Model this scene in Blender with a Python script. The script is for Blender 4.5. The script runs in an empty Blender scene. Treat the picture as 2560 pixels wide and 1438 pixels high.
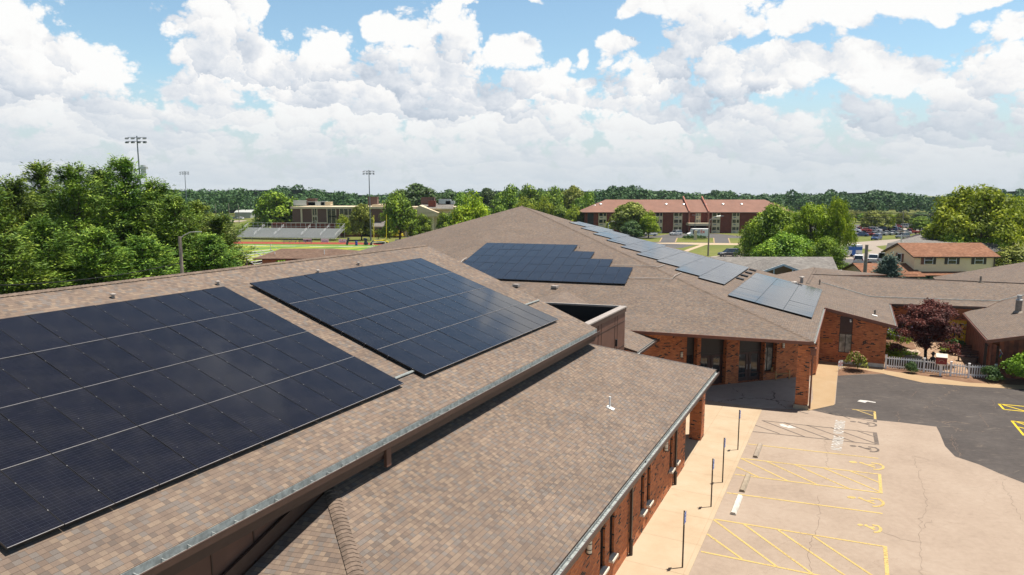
import bpy, math, random
import numpy as np
from mathutils import Vector, Matrix
R = math.radians
C = bpy.context.scene.collection
SC = bpy.context.scene

# ------------------------------------------------------------------ camera
EYE_H = 14.0
FPX = 1707.0
PITCH = math.atan(234.0 / 1707.0)
cd = bpy.data.cameras.new('camera'); cam = bpy.data.objects.new('camera', cd); C.objects.link(cam)
cd.sensor_width = 36; cd.lens = FPX / 2560 * 36; cd.clip_start = 0.1; cd.clip_end = 9000
cam.location = (0, 0, EYE_H); cam.rotation_euler = (R(90) - PITCH, 0, 0)
SC.camera = cam
SC.view_settings.view_transform = 'Standard'; SC.view_settings.look = 'None'
SC.view_settings.exposure = 0.66; SC.view_settings.gamma = 1.0

# ------------------------------------------------------------------ sun
SUN_EL = R(74)
# building grid: d1 runs along the wing (26.66 deg right of north), d2 to its left
TH = R(26.66)
D1 = Vector((math.sin(TH), math.cos(TH), 0)); D2 = Vector((-math.cos(TH), math.sin(TH), 0))
sh = (0.62 * D1 - 0.78 * D2).normalized()
SUN_DIR = (sh * math.cos(SUN_EL) + Vector((0, 0, math.sin(SUN_EL)))).normalized()
sd = bpy.data.lights.new('sun', 'SUN'); sd.energy = 5.0; sd.angle = R(0.53); sd.color = (1.0, 0.93, 0.83)
sun = bpy.data.objects.new('sun', sd); C.objects.link(sun)
sun.rotation_euler = (-SUN_DIR).to_track_quat('-Z', 'Y').to_euler()
sun.location = (0, 0, 60)

# ------------------------------------------------------------------ node helpers
class NT:
    def __init__(s, tree): s.t = tree; s.n = tree.nodes; s.l = tree.links
    def put(s, sock, v):
        if v is None: return
        if isinstance(v, bpy.types.NodeSocket): s.l.new(v, sock)
        else:
            if hasattr(sock, 'default_value'):
                try: sock.default_value = v
                except Exception: sock.default_value = (*v, 1.0)
    def add(s, typ, **kw):
        n = s.n.new(typ)
        for k, v in kw.items(): setattr(n, k, v)
        return n
    def math(s, op, a, b=None, c=None, clamp=False):
        n = s.add('ShaderNodeMath', operation=op, use_clamp=clamp)
        s.put(n.inputs[0], a)
        if b is not None: s.put(n.inputs[1], b)
        if c is not None: s.put(n.inputs[2], c)
        return n.outputs[0]
    def vmath(s, op, a, b=None, out=0):
        n = s.add('ShaderNodeVectorMath', operation=op)
        s.put(n.inputs[0], a)
        if b is not None: s.put(n.inputs[1], b)
        return n.outputs[out]
    def comb(s, x=0.0, y=0.0, z=0.0):
        n = s.add('ShaderNodeCombineXYZ')
        s.put(n.inputs[0], x); s.put(n.inputs[1], y); s.put(n.inputs[2], z)
        return n.outputs[0]
    def sep(s, v):
        n = s.add('ShaderNodeSeparateXYZ'); s.put(n.inputs[0], v); return n.outputs
    def mix(s, f, a, b, blend='MIX'):
        n = s.add('ShaderNodeMix', data_type='RGBA', blend_type=blend)
        s.put(n.inputs[0], f); s.put(n.inputs[6], c4(a)); s.put(n.inputs[7], c4(b))
        return n.outputs[2]
    def ramp(s, f, stops, interp='LINEAR'):
        n = s.add('ShaderNodeValToRGB'); cr = n.color_ramp; cr.interpolation = interp
        while len(cr.elements) < len(stops): cr.elements.new(0.5)
        for e, (p, c) in zip(cr.elements, stops):
            e.position = p; e.color = c4(c) if not isinstance(c, float) else (c, c, c, 1)
        s.put(n.inputs[0], f); return n.outputs[0]
    def noise(s, v, scale, detail=3.0, rough=0.55, out=0, two=False):
        n = s.add('ShaderNodeTexNoise'); s.put(n.inputs['Vector'], v)
        if two: n.noise_dimensions = '2D'
        s.put(n.inputs['Scale'], scale); s.put(n.inputs['Detail'], detail); s.put(n.inputs['Roughness'], rough)
        return n.outputs[out]
    def smooth(s, v, a, b, lo=0.0, hi=1.0):
        n = s.add('ShaderNodeMapRange', interpolation_type='SMOOTHSTEP')
        s.put(n.inputs['Value'], v); s.put(n.inputs['From Min'], a); s.put(n.inputs['From Max'], b)
        s.put(n.inputs['To Min'], lo); s.put(n.inputs['To Max'], hi)
        return n.outputs['Result']
def c4(c):
    if isinstance(c, bpy.types.NodeSocket): return c
    return c if len(c) == 4 else (*c, 1.0)

# ------------------------------------------------------------------ world: sky and the far cumulus
def ray(px, py):
    a = (px - 1280) / FPX; b = -(py - 719) / FPX
    return Vector((a, math.cos(PITCH) + b * math.sin(PITCH), -math.sin(PITCH) + b * math.cos(PITCH)))
def azel(px, py):
    r = ray(px, py); return math.atan2(r.x, r.y), math.atan2(r.z, math.hypot(r.x, r.y))
W = bpy.data.worlds.new("World"); SC.world = W; W.use_nodes = True
# clouds: (x, y, half width, half height) in degrees of azimuth / elevation are derived from these
CL = [(20,110,110,110,1),(150,170,170,85,1),(300,185,60,45,.7),(200,280,200,80,.9),(355,290,75,60,1),(60,240,120,80,1),
      (520,40,110,120,1),(520,150,95,110,1),(600,190,95,110,1),(575,270,90,90,1),(700,210,120,90,1),(830,180,110,80,1),(720,290,160,80,1),(930,240,120,80,1),(960,300,110,60,.9),
      (1010,80,85,65,1),(1120,90,85,75,1),(1060,190,110,100,1),(1140,220,110,90,1),(1190,290,110,70,1),
      (1280,140,62,52,1),(1340,210,95,70,1),(1420,240,90,60,1),(1300,290,120,70,1),
      (1530,115,62,46,1),(1560,190,55,60,.9),(1640,215,80,70,1),(1440,140,22,24,.9),
      (1780,30,120,90,1),(1850,60,80,50,1),(1760,120,80,80,1),(1800,200,110,90,1),(1700,200,90,70,1),
      (2020,170,90,55,1),(1900,190,110,70,1),(2140,150,110,55,1),(2230,190,130,60,1),(2360,200,120,60,1),(2470,170,90,60,1),(2540,190,60,50,1),
      (2150,15,180,48,1),(2330,5,160,30,1),(1965,25,60,45,.5),(1660,5,110,30,1),(2540,70,50,40,.8),(2480,50,30,16,.5),(1160,0,60,18,.7),(1320,8,22,14,.7),
      (728,95,22,26,.8),(620,10,50,40,1),(1690,90,30,35,.7)]
H = NT(bpy.data.node_groups.new('cloud_field', 'ShaderNodeTree'))
H.t.interface.new_socket('P', in_out='INPUT', socket_type='NodeSocketVector')
H.t.interface.new_socket('H', in_out='OUTPUT', socket_type='NodeSocketFloat')
gi = H.add('NodeGroupInput'); go = H.add('NodeGroupOutput')
P0 = gi.outputs[0]
nw = H.noise(P0, 7.0, 2.0, 0.6, out=1, two=True)
wob = H.vmath('MULTIPLY', H.vmath('SUBTRACT', nw, (0.5, 0.5, 0.5)), (0.085, 0.055, 0))
Pw = H.vmath('ADD', P0, wob)
cur = None
CL = [(*azel(x, y), rx / 1700.0, ry / 1700.0, w_) for (x, y, rx, ry, w_) in CL] + [(R(11), R(22.5), R(7), R(3.5), 1), (R(20), R(26), R(8), R(4), 1), (R(2), R(20), R(3), R(1.5), .8), (R(-25), R(30), R(6), R(2.5), .9), (R(-9), R(40), R(8), R(3), .7), (R(40), R(22), R(9), R(5), 1), (R(-42), R(20), R(8), R(5), 1)]  # last clouds lie outside the view, added to reflect in the panels
for (a0, e0, sa, se, wgt) in CL:
    v = H.vmath('MULTIPLY', H.vmath('SUBTRACT', Pw, (a0, e0, 0)), (1 / sa, 1 / se, 0))
    L = H.vmath('DOT_PRODUCT', v, v, out=1)
    val = H.math('MULTIPLY_ADD', L, -0.55, 0.55 * wgt)
    if cur is None: cur = val
    else:
        cur = H.math('SMOOTH_MAX', cur, val, 0.22)
el = H.sep(P0)[1]
low = H.smooth(el, 0.185, 0.105, -0.80, 0.30)
cur = H.math('SMOOTH_MAX', cur, low, 0.25)
def puff(v, sc, det):
    n = H.add('ShaderNodeTexVoronoi', feature='F1', voronoi_dimensions='2D', normalize=False)
    H.put(n.inputs['Vector'], v); n.inputs['Scale'].default_value = sc; n.inputs['Detail'].default_value = det
    n.inputs['Roughness'].default_value = 0.6
    return n.outputs['Distance']
Pb = H.vmath('MULTIPLY', H.vmath('ADD', P0, H.vmath('MULTIPLY', wob, (0.5, 0.5, 0))), (1, 1.35, 1))
pf = H.math('SUBTRACT', 0.42, puff(Pb, 19.0, 5.0))
fb = H.math('SUBTRACT', H.noise(P0, 6.5, 7.0, 0.62, two=True), 0.5)
hh = H.math('ADD', H.math('ADD', cur, 0.30), H.math('ADD', H.math('MULTIPLY', pf, 0.60), H.math('MULTIPLY', fb, 0.80)))
H.put(go.inputs[0], hh)

N = NT(W.node_tree)
for n in list(N.n): N.n.remove(n)
out = N.add('ShaderNodeOutputWorld'); bg = N.add('ShaderNodeBackground'); bg2 = N.add('ShaderNodeBackground'); mx = N.add('ShaderNodeMixShader')
sky = N.add('ShaderNodeTexSky', sky_type='NISHITA', sun_disc=False, sun_elevation=SUN_EL)
sky.sun_rotation = math.atan2(SUN_DIR.x, SUN_DIR.y)
sky.altitude = 150; sky.air_density = 1.0; sky.dust_density = 1.2; sky.ozone_density = 1.5
tc = N.add('ShaderNodeTexCoord').outputs['Generated']
x, y, z = N.sep(tc)
az = N.math('ARCTAN2', x, y); elv = N.math('ARCSINE', z)
Pn = N.comb(az, elv, 0.0)
def fld(v):
    g = N.add('ShaderNodeGroup', node_tree=H.t); N.put(g.inputs[0], v); return g.outputs[0]
h0 = fld(Pn); h2 = fld(N.vmath('ADD', Pn, (0.014, 0.050, 0)))
front = N.math('MULTIPLY', N.smooth(N.math('ABSOLUTE', az), 1.35, 0.95), N.smooth(elv, 0.80, 0.50))
alpha = N.math('MULTIPLY', N.smooth(h0, -0.05, 0.20), front)
r2 = N.math('SUBTRACT', h0, h2)
# heaped cells: each cell is a rounded billow lit from the upper right; cells shrink towards the horizon
den = N.math('MAXIMUM', N.math('ADD', elv, 0.055), 0.02)
pq = N.comb(N.math('MULTIPLY', az, 1.15), N.math('MULTIPLY', N.math('LOGARITHM', den, 2.718), 0.26), 0.0)
wb = N.vmath('SUBTRACT', N.noise(pq, 14.0, 5.0, 0.68, out=1, two=True), (0.5, 0.5, 0.5))
pq = N.vmath('ADD', pq, N.vmath('MULTIPLY', wb, (0.085, 0.065, 0)))
def billow(sc, off):
    v = N.add('ShaderNodeTexVoronoi', feature='F1', voronoi_dimensions='2D', normalize=False); N.put(v.inputs['Vector'], N.vmath('ADD', pq, (off, off * .7, 0))); v.inputs['Scale'].default_value = sc; v.inputs['Randomness'].default_value = 0.95
    d = N.vmath('SUBTRACT', N.vmath('ADD', pq, (off, off * .7, 0)), v.outputs['Position'])
    return N.math('MULTIPLY', N.vmath('DOT_PRODUCT', d, (0.35, 0.94, 0), out=1), sc)
big = billow(6.5, 0.0); mid_ = billow(15.0, 0.31); fin = billow(38.0, 0.77)
low_f = N.math('SUBTRACT', N.noise(pq, 5.0, 5.0, 0.6, two=True), 0.5)
v = N.math('ADD', N.math('MULTIPLY', big, 0.34), N.math('ADD', N.math('MULTIPLY', mid_, 0.30), N.math('MULTIPLY', fin, 0.16)))
v = N.math('ADD', N.math('ADD', v, N.math('MULTIPLY', low_f, 0.75)), N.math('MULTIPLY', r2, N.smooth(elv, 0.08, 0.14, 0.15, 0.50)))
v = N.math('SUBTRACT', N.math('ADD', N.math('MULTIPLY', v, 0.95), 0.72), N.math('MULTIPLY', N.smooth(h0, 0.25, 0.95), 0.16), clamp=True)
ccol = N.ramp(v, [(0.0, (0.44, 0.51, 0.61)), (0.30, (0.60, 0.66, 0.745)), (0.60, (0.79, 0.82, 0.865)), (0.85, (0.96, 0.955, 0.95)), (1.0, (1.0, 1.0, 0.99))])
hz = N.smooth(elv, 0.200, 0.04)
hcol = (0.63, 0.69, 0.74)
ccol = N.mix(N.math('MULTIPLY', N.smooth(elv, 0.15, 0.0), 0.85), ccol, hcol)
CS = 0.63
tint = N.mix(1.0, sky.outputs[0], (1.22, 1.36, 1.28), 'MULTIPLY')
tint = N.mix(N.smooth(elv, 0.32, 0.80), tint, N.mix(1.0, sky.outputs[0], (0.62, 0.56, 0.50), 'MULTIPLY'))
bg.inputs['Strength'].default_value = 0.08; bg2.inputs['Strength'].default_value = CS
N.put(bg.inputs['Color'], N.mix(N.math('MULTIPLY', N.smooth(elv, 0.17, 0.02), 0.92), tint, tuple(c * CS / 0.08 for c in hcol)))
N.put(bg2.inputs['Color'], ccol)
N.put(mx.inputs[0], alpha); N.l.new(bg.outputs[0], mx.inputs[1]); N.l.new(bg2.outputs[0], mx.inputs[2])
N.l.new(mx.outputs[0], out.inputs[0])
W.cycles.sampling_method = 'MANUAL'; W.cycles.sample_map_resolution = 512

# ------------------------------------------------------------------ geometry helpers
EYE = Vector((0, 0, EYE_H))
def at(px, py, z=0.0):
    r = ray(px, py); return EYE + r * ((z - EYE_H) / r.z)
def atY(px, py, Y):
    r = ray(px, py); return EYE + r * (Y / r.y)
def L(a, b, z=0.0): return D1 * a + D2 * b + Vector((0, 0, z))
def V3(x, y, z=0.0): return Vector((x, y, z))
BASE = {}
class MB:
    def __init__(s): s.v = []; s.f = []; s.m = []; s.smooth = []
    def poly(s, pts, m=0, sm=False):
        i = len(s.v); s.v += [tuple(p) for p in pts]; s.f.append(tuple(range(i, i + len(pts)))); s.m.append(m); s.smooth.append(sm); return s
    def slab(s, pts, th, top=0, side=1, down=None):
        pts = [Vector(p) for p in pts]; d = Vector((0, 0, -th)) if down is None else Vector(down)
        n = Vector((0, 0, 0))
        for i in range(len(pts)):
            p, q = pts[i], pts[(i + 1) % len(pts)]; n += p.cross(q)
        if n.dot(d) > 0: pts = pts[::-1]
        s.poly(pts, top); low = [p + d for p in pts]; s.poly(low[::-1], side)
        for i in range(len(pts)):
            j = (i + 1) % len(pts); s.poly([pts[i], low[i], low[j], pts[j]], side)
        return s
    def box(s, c, sx, sy, sz, ex=None, ey=None, m=0, ez=None):
        c = Vector(c); ex = Vector(ex) if ex is not None else Vector((1, 0, 0)); ey = Vector(ey) if ey is not None else Vector((0, 1, 0))
        ez = Vector(ez) if ez is not None else ex.cross(ey)
        if ex.cross(ey).dot(ez) < 0: ex = -ex
        a, b, d = ex * (sx / 2), ey * (sy / 2), ez * (sz / 2)
        P = [c + i * a + j * b + k * d for k in (-1, 1) for j in (-1, 1) for i in (-1, 1)]
        for q in ((0, 2, 3, 1), (4, 5, 7, 6), (0, 1, 5, 4), (2, 6, 7, 3), (0, 4, 6, 2), (1, 3, 7, 5)): s.poly([P[k] for k in q], m)
        return s
    def bar(s, p, q, w, h, up=(0, 0, 1), m=0):
        p, q = Vector(p), Vector(q); ex = (q - p); l = ex.length
        if l < 1e-6: return s
        ex /= l; up = Vector(up); ey = up.cross(ex)
        if ey.length < 1e-4: ey = Vector((1, 0, 0)).cross(ex)
        ey.normalize(); return s.box((p + q) / 2, l, w, h, ex, ey, m)
    def tube(s, pts, rads, n=8, m=0, cap=True, sm=True):
        pts = [Vector(p) for p in pts]
        if not hasattr(rads, '__len__'): rads = [rads] * len(pts)
        rings = []
        for i, p in enumerate(pts):
            t = (pts[min(i + 1, len(pts) - 1)] - pts[max(i - 1, 0)]).normalized()
            u = t.cross(Vector((0.13, 0.97, 0.2))).normalized(); w = t.cross(u)
            rings.append([p + (u * math.cos(2 * math.pi * k / n) + w * math.sin(2 * math.pi * k / n)) * rads[i] for k in range(n)])
        for a, b in zip(rings[:-1], rings[1:]):
            for k in range(n):
                j = (k + 1) % n; s.poly([a[k], a[j], b[j], b[k]], m, sm)
        if cap: s.poly(rings[0][::-1], m); s.poly(rings[-1], m)
        return s
    def lathe(s, c, prof, n=12, m=0):
        c = Vector(c); rs = [[c + Vector((r * math.cos(2 * math.pi * k / n), r * math.sin(2 * math.pi * k / n), z)) for k in range(n)] for r, z in prof]
        for a, b in zip(rs[:-1], rs[1:]):
            for k in range(n):
                j = (k + 1) % n; s.poly([a[k], a[j], b[j], b[k]], m, True)
        s.poly(rs[0][::-1], m); s.poly(rs[-1], m); return s
    def build(s, name, mats, parent=None, uvd=None):
        if not isinstance(mats, (list, tuple)): mats = [mats]
        V = np.array(s.v, dtype=np.float64).reshape(-1, 3)
        if parent is not None: org = BASE.get(parent.name, Vector((0, 0, 0)))
        else: org = Vector(((V[:, 0].min() + V[:, 0].max()) / 2, (V[:, 1].min() + V[:, 1].max()) / 2, V[:, 2].min()))
        me = bpy.data.meshes.new(name); me.from_pydata([tuple(p) for p in (V - np.array(org))], [], s.f)
        for m in mats: me.materials.append(m)
        me.polygons.foreach_set('material_index', s.m); me.polygons.foreach_set('use_smooth', s.smooth)
        uv = me.uv_layers.new(name='UVMap'); dat = np.zeros((len(me.loops), 2)); k = 0
        for f in s.f:
            P = V[list(f)]; n = np.zeros(3)
            for i in range(len(P)): n += np.cross(P[i], P[(i + 1) % len(P)])
            c = P.mean(0); n = np.zeros(3)
            for i in range(len(P)): n += np.cross(P[i] - c, P[(i + 1) % len(P)] - c)
            ln = np.linalg.norm(n); n = n / ln if ln > 0 else np.array([0, 0, 1.0])
            if abs(n[2]) > 0.999: t = np.array(D1); b = np.array(D2)
            else:
                t = np.cross([0, 0, 1.0], n); t /= np.linalg.norm(t); b = np.cross(n, t)
            dat[k:k + len(f), 0] = P @ t; dat[k:k + len(f), 1] = P @ b; k += len(f)
        uv.data.foreach_set('uv', dat.ravel()); me.update()
        o = bpy.data.objects.new(name, me); C.objects.link(o)
        if parent is not None: o.parent = parent
        else: o.location = org
        return o
def thing(name, label, cat, loc=(0, 0, 0), group=None, rz=0):
    o = bpy.data.objects.new(name, None); C.objects.link(o); o.empty_display_size = 0.2
    o.location = loc; o.rotation_euler = (0, 0, rz); BASE[o.name] = Vector(loc) if rz == 0 else Vector((0, 0, 0))
    o['label'] = label; o['category'] = cat
    if group: o['group'] = group
    return o
def tag(o, label, cat, group=None):
    o['label'] = label; o['category'] = cat
    if group: o['group'] = group
    return o
def struct(o): o['kind'] = 'structure'; return o
def stuff(o, label=None, cat=None):
    o['kind'] = 'stuff'
    if label: o['label'] = label; o['category'] = cat
    return o
def dup(root, loc=None, rz=None, label=None, scale=None, group=None):
    r = root.copy(); C.objects.link(r)
    if loc is not None: r.location = loc
    if rz is not None: r.rotation_euler = (0, 0, rz)
    if scale is not None: r.scale = scale
    if label: r['label'] = label
    if group: r['group'] = group
    for ch in list(root.children):
        c = ch.copy(); C.objects.link(c); c.parent = r
        for g in list(ch.children):
            d = g.copy(); C.objects.link(d); d.parent = c
    return r

# ------------------------------------------------------------------ materials
def newmat(name):
    m = bpy.data.materials.new(name); m.use_nodes = True; n = NT(m.node_tree)
    for x in list(n.n): n.n.remove(x)
    o = n.add('ShaderNodeOutputMaterial'); p = n.add('ShaderNodeBsdfPrincipled'); n.l.new(p.outputs[0], o.inputs[0])
    return m, n, p, o
def bump(n, p, h, strength=0.3, dist=0.02):
    b = n.add('ShaderNodeBump'); b.inputs['Strength'].default_value = strength; b.inputs['Distance'].default_value = dist
    n.put(b.inputs['Height'], h); n.l.new(b.outputs[0], p.inputs['Normal'])
def simple(name, col, rough=0.6, metal=0.0, var=0.12, vs=3.0, col2=None, spec=0.5, bmp=0.0, bs=30.0):
    m, n, p, o = newmat(name)
    co = n.add('ShaderNodeTexCoord').outputs['Object']
    nz = n.noise(co, vs, 4, 0.6)
    a = tuple(c * (1 - var) for c in col); b = tuple(min(1, c * (1 + var)) for c in (col2 or col))
    n.put(p.inputs['Base Color'], n.mix(n.smooth(nz, 0.3, 0.7), a, b))
    p.inputs['Roughness'].default_value = rough; p.inputs['Metallic'].default_value = metal; p.inputs['Specular IOR Level'].default_value = spec
    if bmp: bump(n, p, n.noise(co, bs, 3), bmp, 0.01)
    return m
GS = dict(shingle_brown_blend=.54, shingle_hall=.60, shingle_cap=.56, shingle_grey=.60, shingle_orange=.55, shingle_field_house=.65, shingle_dark_grey=.7, brick_pavers=.65,
          asphalt_worn_pale=.80, asphalt_sealed_dark=.74, asphalt_road=.62, road_pale_concrete=.58, sidewalk_concrete=.68, walk_tan_concrete=.52, mulch=.62, track_red=.5, turf_lime=.62, turf_green=.7,
          paint_yellow_worn=.62, paint_yellow_fresh=.72, paint_white=.62, paint_blackout=.72, grass=.85)
def cells(name, rh, cw, cols, joint, jw, jcol, mode='run', bst=0.5, rough=0.85, dark=None, wall=False, amp=0.25, big=None):
    """courses of shingles or bricks laid out in metres: u along the course, v up the slope"""
    gs = GS.get(name, 1.0); cols = [tuple(q * gs for q in c) for c in cols]; jcol = tuple(q * gs for q in jcol)
    m, n, p, o = newmat(name)
    uv = n.add('ShaderNodeUVMap').outputs[0]; x, y, z = n.sep(uv)
    v = n.math('DIVIDE', y, rh); row = n.math('FLOOR', v); fv = n.math('SUBTRACT', v, row)
    if mode == 'run': off = n.math('MULTIPLY', n.math('MODULO', row, 2.0), 0.5)
    else:
        w = n.add('ShaderNodeTexWhiteNoise', noise_dimensions='1D'); n.put(w.inputs['W'], row); off = n.math('MULTIPLY', w.outputs[0], 7.3)
    u = n.math('ADD', n.math('DIVIDE', x, cw), off); cel = n.math('FLOOR', u); fu = n.math('SUBTRACT', u, cel)
    wn = n.add('ShaderNodeTexWhiteNoise', noise_dimensions='2D'); n.put(wn.inputs['Vector'], n.comb(cel, row)); rnd = wn.outputs[0]
    k = len(cols); col = n.ramp(rnd, [(i / k, c) for i, c in enumerate(cols)], 'CONSTANT')
    co = n.add('ShaderNodeTexCoord').outputs['Object']
    g = n.noise(co, 0.5, 4, 0.6); fine = n.noise(co, 55.0 if not wall else 30.0, 2, 0.7)
    col = n.mix(1.0, col, n.ramp(g, [(0.3, 1 - amp), (0.7, 1 + amp)]), 'MULTIPLY') if False else n.vmath('SCALE', col)
    sc = n.math('MULTIPLY', n.math('MULTIPLY_ADD', n.smooth(g, 0.3, 0.7), amp, 1 - amp / 2), n.math('MULTIPLY_ADD', fine, 0.5, 0.75))
    col.node.inputs['Scale'].default_value = 1.0; n.put(col.node.inputs['Scale'], sc)
    if dark:
        # groups of hard burnt bricks: clustered, elongated along the course
        wd = n.add('ShaderNodeTexWhiteNoise', noise_dimensions='2D'); n.put(wd.inputs['Vector'], n.comb(n.math('ADD', cel, 71.3), n.math('ADD', row, 13.7)))
        cl = n.noise(n.comb(n.math('MULTIPLY', x, 0.9), n.math('MULTIPLY', y, 1.6)), 1.0, 2)
        thr = n.math('MULTIPLY', n.smooth(cl, 0.42, 0.66), dark[0])
        col = n.mix(n.math('LESS_THAN', wd.outputs[0], thr), col, dark[1])
    ju = n.math('LESS_THAN', fu, jw / cw); jv = n.math('LESS_THAN', fv, joint / rh)
    jm = n.math('MAXIMUM', ju, jv) if wall else n.math('MAXIMUM', n.math('MULTIPLY', ju, 0.6), n.math('MULTIPLY', jv, 0.75))  # shingle course line: tab gap plus butt shadow painted into the colour
    col = n.mix(jm, col, jcol)
    if big:
        big = (big[0], tuple(q * gs for q in big[1]), big[2])
        col = n.mix(n.math('MULTIPLY', n.smooth(n.noise(co, big[0], 3), 0.45, 0.75), big[2]), col, big[1])
    n.put(p.inputs['Base Color'], col); p.inputs['Roughness'].default_value = rough; p.inputs['Specular IOR Level'].default_value = 0.25
    if wall: h = n.math('MULTIPLY_ADD', jm, -1.0, n.math('MULTIPLY', fine, 0.3)); bump(n, p, h, bst, 0.006)
    else:
        h = n.math('ADD', n.math('MULTIPLY', n.math('SUBTRACT', 1.0, fv), 0.6), n.math('MULTIPLY', rnd, 0.4)); bump(n, p, h, bst, 0.018)
    return m
SH = [(.340,.245,.180), (.240,.175,.138), (.290,.212,.165), (.225,.205,.192), (.430,.320,.232), (.265,.240,.222), (.310,.225,.172), (.370,.278,.205), (.180,.145,.126), (.285,.212,.168)]
SHm = [sum(c[i] for c in SH) / len(SH) for i in range(3)]; SH = [tuple(q * .66 + w_ * .34 for q, w_ in zip(c, SHm)) for c in SH]
M = {}
M['shingle'] = cells('shingle_brown_blend', 0.142, 0.140, SH, 0.012, 0.004, (.10,.070,.055), 'rand', 0.7, amp=.22, big=(0.22, (.22,.17,.14), .28))
M['shingle_far'] = cells('shingle_hall', 0.142, 0.150, [tuple(c * .80 for c in k) for k in SH], 0.012, 0.006, (.09,.065,.052), 'rand', 0.7, amp=.16, big=(0.3, (.25,.18,.145), .3))
M['shingle_grey'] = cells('shingle_grey', 0.16, 0.32, [(.27,.25,.23), (.33,.31,.285), (.22,.205,.19), (.30,.275,.25)], 0.014, 0.01, (.12,.11,.10), 'rand', 0.6)
M['shingle_orange'] = cells('shingle_orange', 0.16, 0.32, [(.38,.175,.095), (.31,.14,.075), (.43,.21,.12), (.35,.155,.085)], 0.016, 0.01, (.16,.06,.03), 'rand', 0.6)
M['shingle_cap'] = None
M['shingle_field'] = cells('shingle_field_house', 0.2, 0.4, [(.20,.125,.085), (.24,.155,.11), (.17,.105,.075)], 0.02, 0.01, (.10,.06,.045), 'rand', 0.5)
M['shingle_dark'] = cells('shingle_dark_grey', 0.2, 0.4, [(.13,.125,.12), (.16,.15,.14), (.11,.105,.10)], 0.02, 0.01, (.07,.065,.06), 'rand', 0.5)
M['brick'] = cells('brick_orange_wall', 0.078, 0.24, [(.44,.130,.045), (.53,.170,.055), (.36,.100,.035), (.48,.145,.050), (.40,.120,.042)], 0.013, 0.013, (.30,.19,.13), 'run', 0.5, dark=(.30, (.030,.022,.022)), wall=True)
M['brick_red'] = cells('brick_dark_red', 0.10, 0.3, [(.16,.035,.022), (.20,.045,.026), (.135,.030,.02)], 0.014, 0.014, (.16,.09,.07), 'run', 0.4, wall=True)
M['shingle_cap'] = simple('shingle_cap', (.135, .098, .074), .9, var=.3, vs=4.0)
M['brick_school'] = simple('school_wall_brown', (.135,.075,.058), .9, var=.15)
M['concrete'] = simple('concrete_pale', (.62,.50,.36), .9, var=.10, vs=.5, bmp=.2, bs=60)
M['fascia'] = simple('fascia_brown', (.060,.033,.024), .45)
M['fascia_red'] = simple('fascia_reddish', (.17,.060,.035), .5)
M['gutter_in'] = simple('gutter_zinc', (.25,.27,.265), .85, var=.25, vs=6, spec=.2)
M['panelwall'] = simple('brown_wall_panel', (.125,.060,.040), .6, var=.14, vs=1.2)
M['cap'] = simple('parapet_cap', (.32,.28,.25), .5)
M['dark'] = simple('painted_shade', (.012,.010,.010), .9)  # near black painted in for the shade inside the roof well and openings
M['soffit'] = simple('soffit_brown', (.05,.032,.025), .8)
M['glass'] = simple('window_glass', (.02,.022,.025), .06, var=.3, vs=.8, spec=.8)
M['glass_pale'] = simple('curtained_glass', (.26,.24,.20), .12, var=.5, vs=2.0)  # paler and more mottled than the plain window glass
M['frame_dark'] = simple('bronze_frame', (.030,.020,.016), .4)
M['door_brown'] = simple('door_brown', (.050,.018,.014), .45)
M['stone'] = simple('limestone_sill', (.62,.55,.45), .8)
M['wood'] = simple('bench_wood', (.42,.24,.09), .7, var=.3, vs=8)
M['wood_red'] = simple('cedar_boards', (.22,.065,.030), .7, var=.35, vs=2.5)
M['wood_red2'] = simple('cedar_boards_dark', (.15,.042,.022), .7, var=.35, vs=2.5)
M['white'] = simple('white_paint', (.78,.78,.76), .5, var=.04)
M['metal'] = simple('galvanised', (.50,.51,.50), .4, .5, var=.12, vs=10)
M['alu'] = simple('aluminium_seat', (.66,.66,.66), .35, .35, var=.08, vs=3)
M['post'] = simple('sign_post_green_brown', (.060,.045,.035), .6)
M['pole_wood'] = simple('weathered_pole', (.25,.21,.17), .9, var=.2, vs=6)
M['steel_dark'] = simple('steel_pole_grey', (.16,.18,.20), .45, .3)
M['black'] = simple('black_rubber', (.015,.015,.016), .6)
M['blue'] = simple('blue_plastic', (.01,.05,.35), .4)
M['navy'] = simple('navy_vinyl', (.012,.022,.06), .4)
M['yellowp'] = simple('yellow_post_paint', (.80,.62,.03), .4, var=.05)
M['cream'] = simple('cream_trim', (.58,.48,.33), .7)
M['lens'] = simple('lamp_lens', (.72,.66,.52), .3, var=.05)
M['bark'] = simple('bark', (.075,.055,.042), .95, var=.3, vs=5)
M['bark_dark'] = simple('bark_dark', (.035,.022,.020), .95, var=.3, vs=5)
M['rock'] = simple('rock', (.42,.33,.25), .9, var=.3, vs=2)
M['tyre'] = simple('tyre', (.018,.018,.018), .8)
M['rim'] = simple('rim', (.45,.46,.48), .3, .8)
M['carglass'] = simple('car_glass', (.012,.014,.017), .05, spec=1.0)
M['red_lamp'] = simple('tail_lamp', (.40,.01,.01), .3)
M['clear_lamp'] = simple('head_lamp', (.7,.7,.68), .2)

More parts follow.
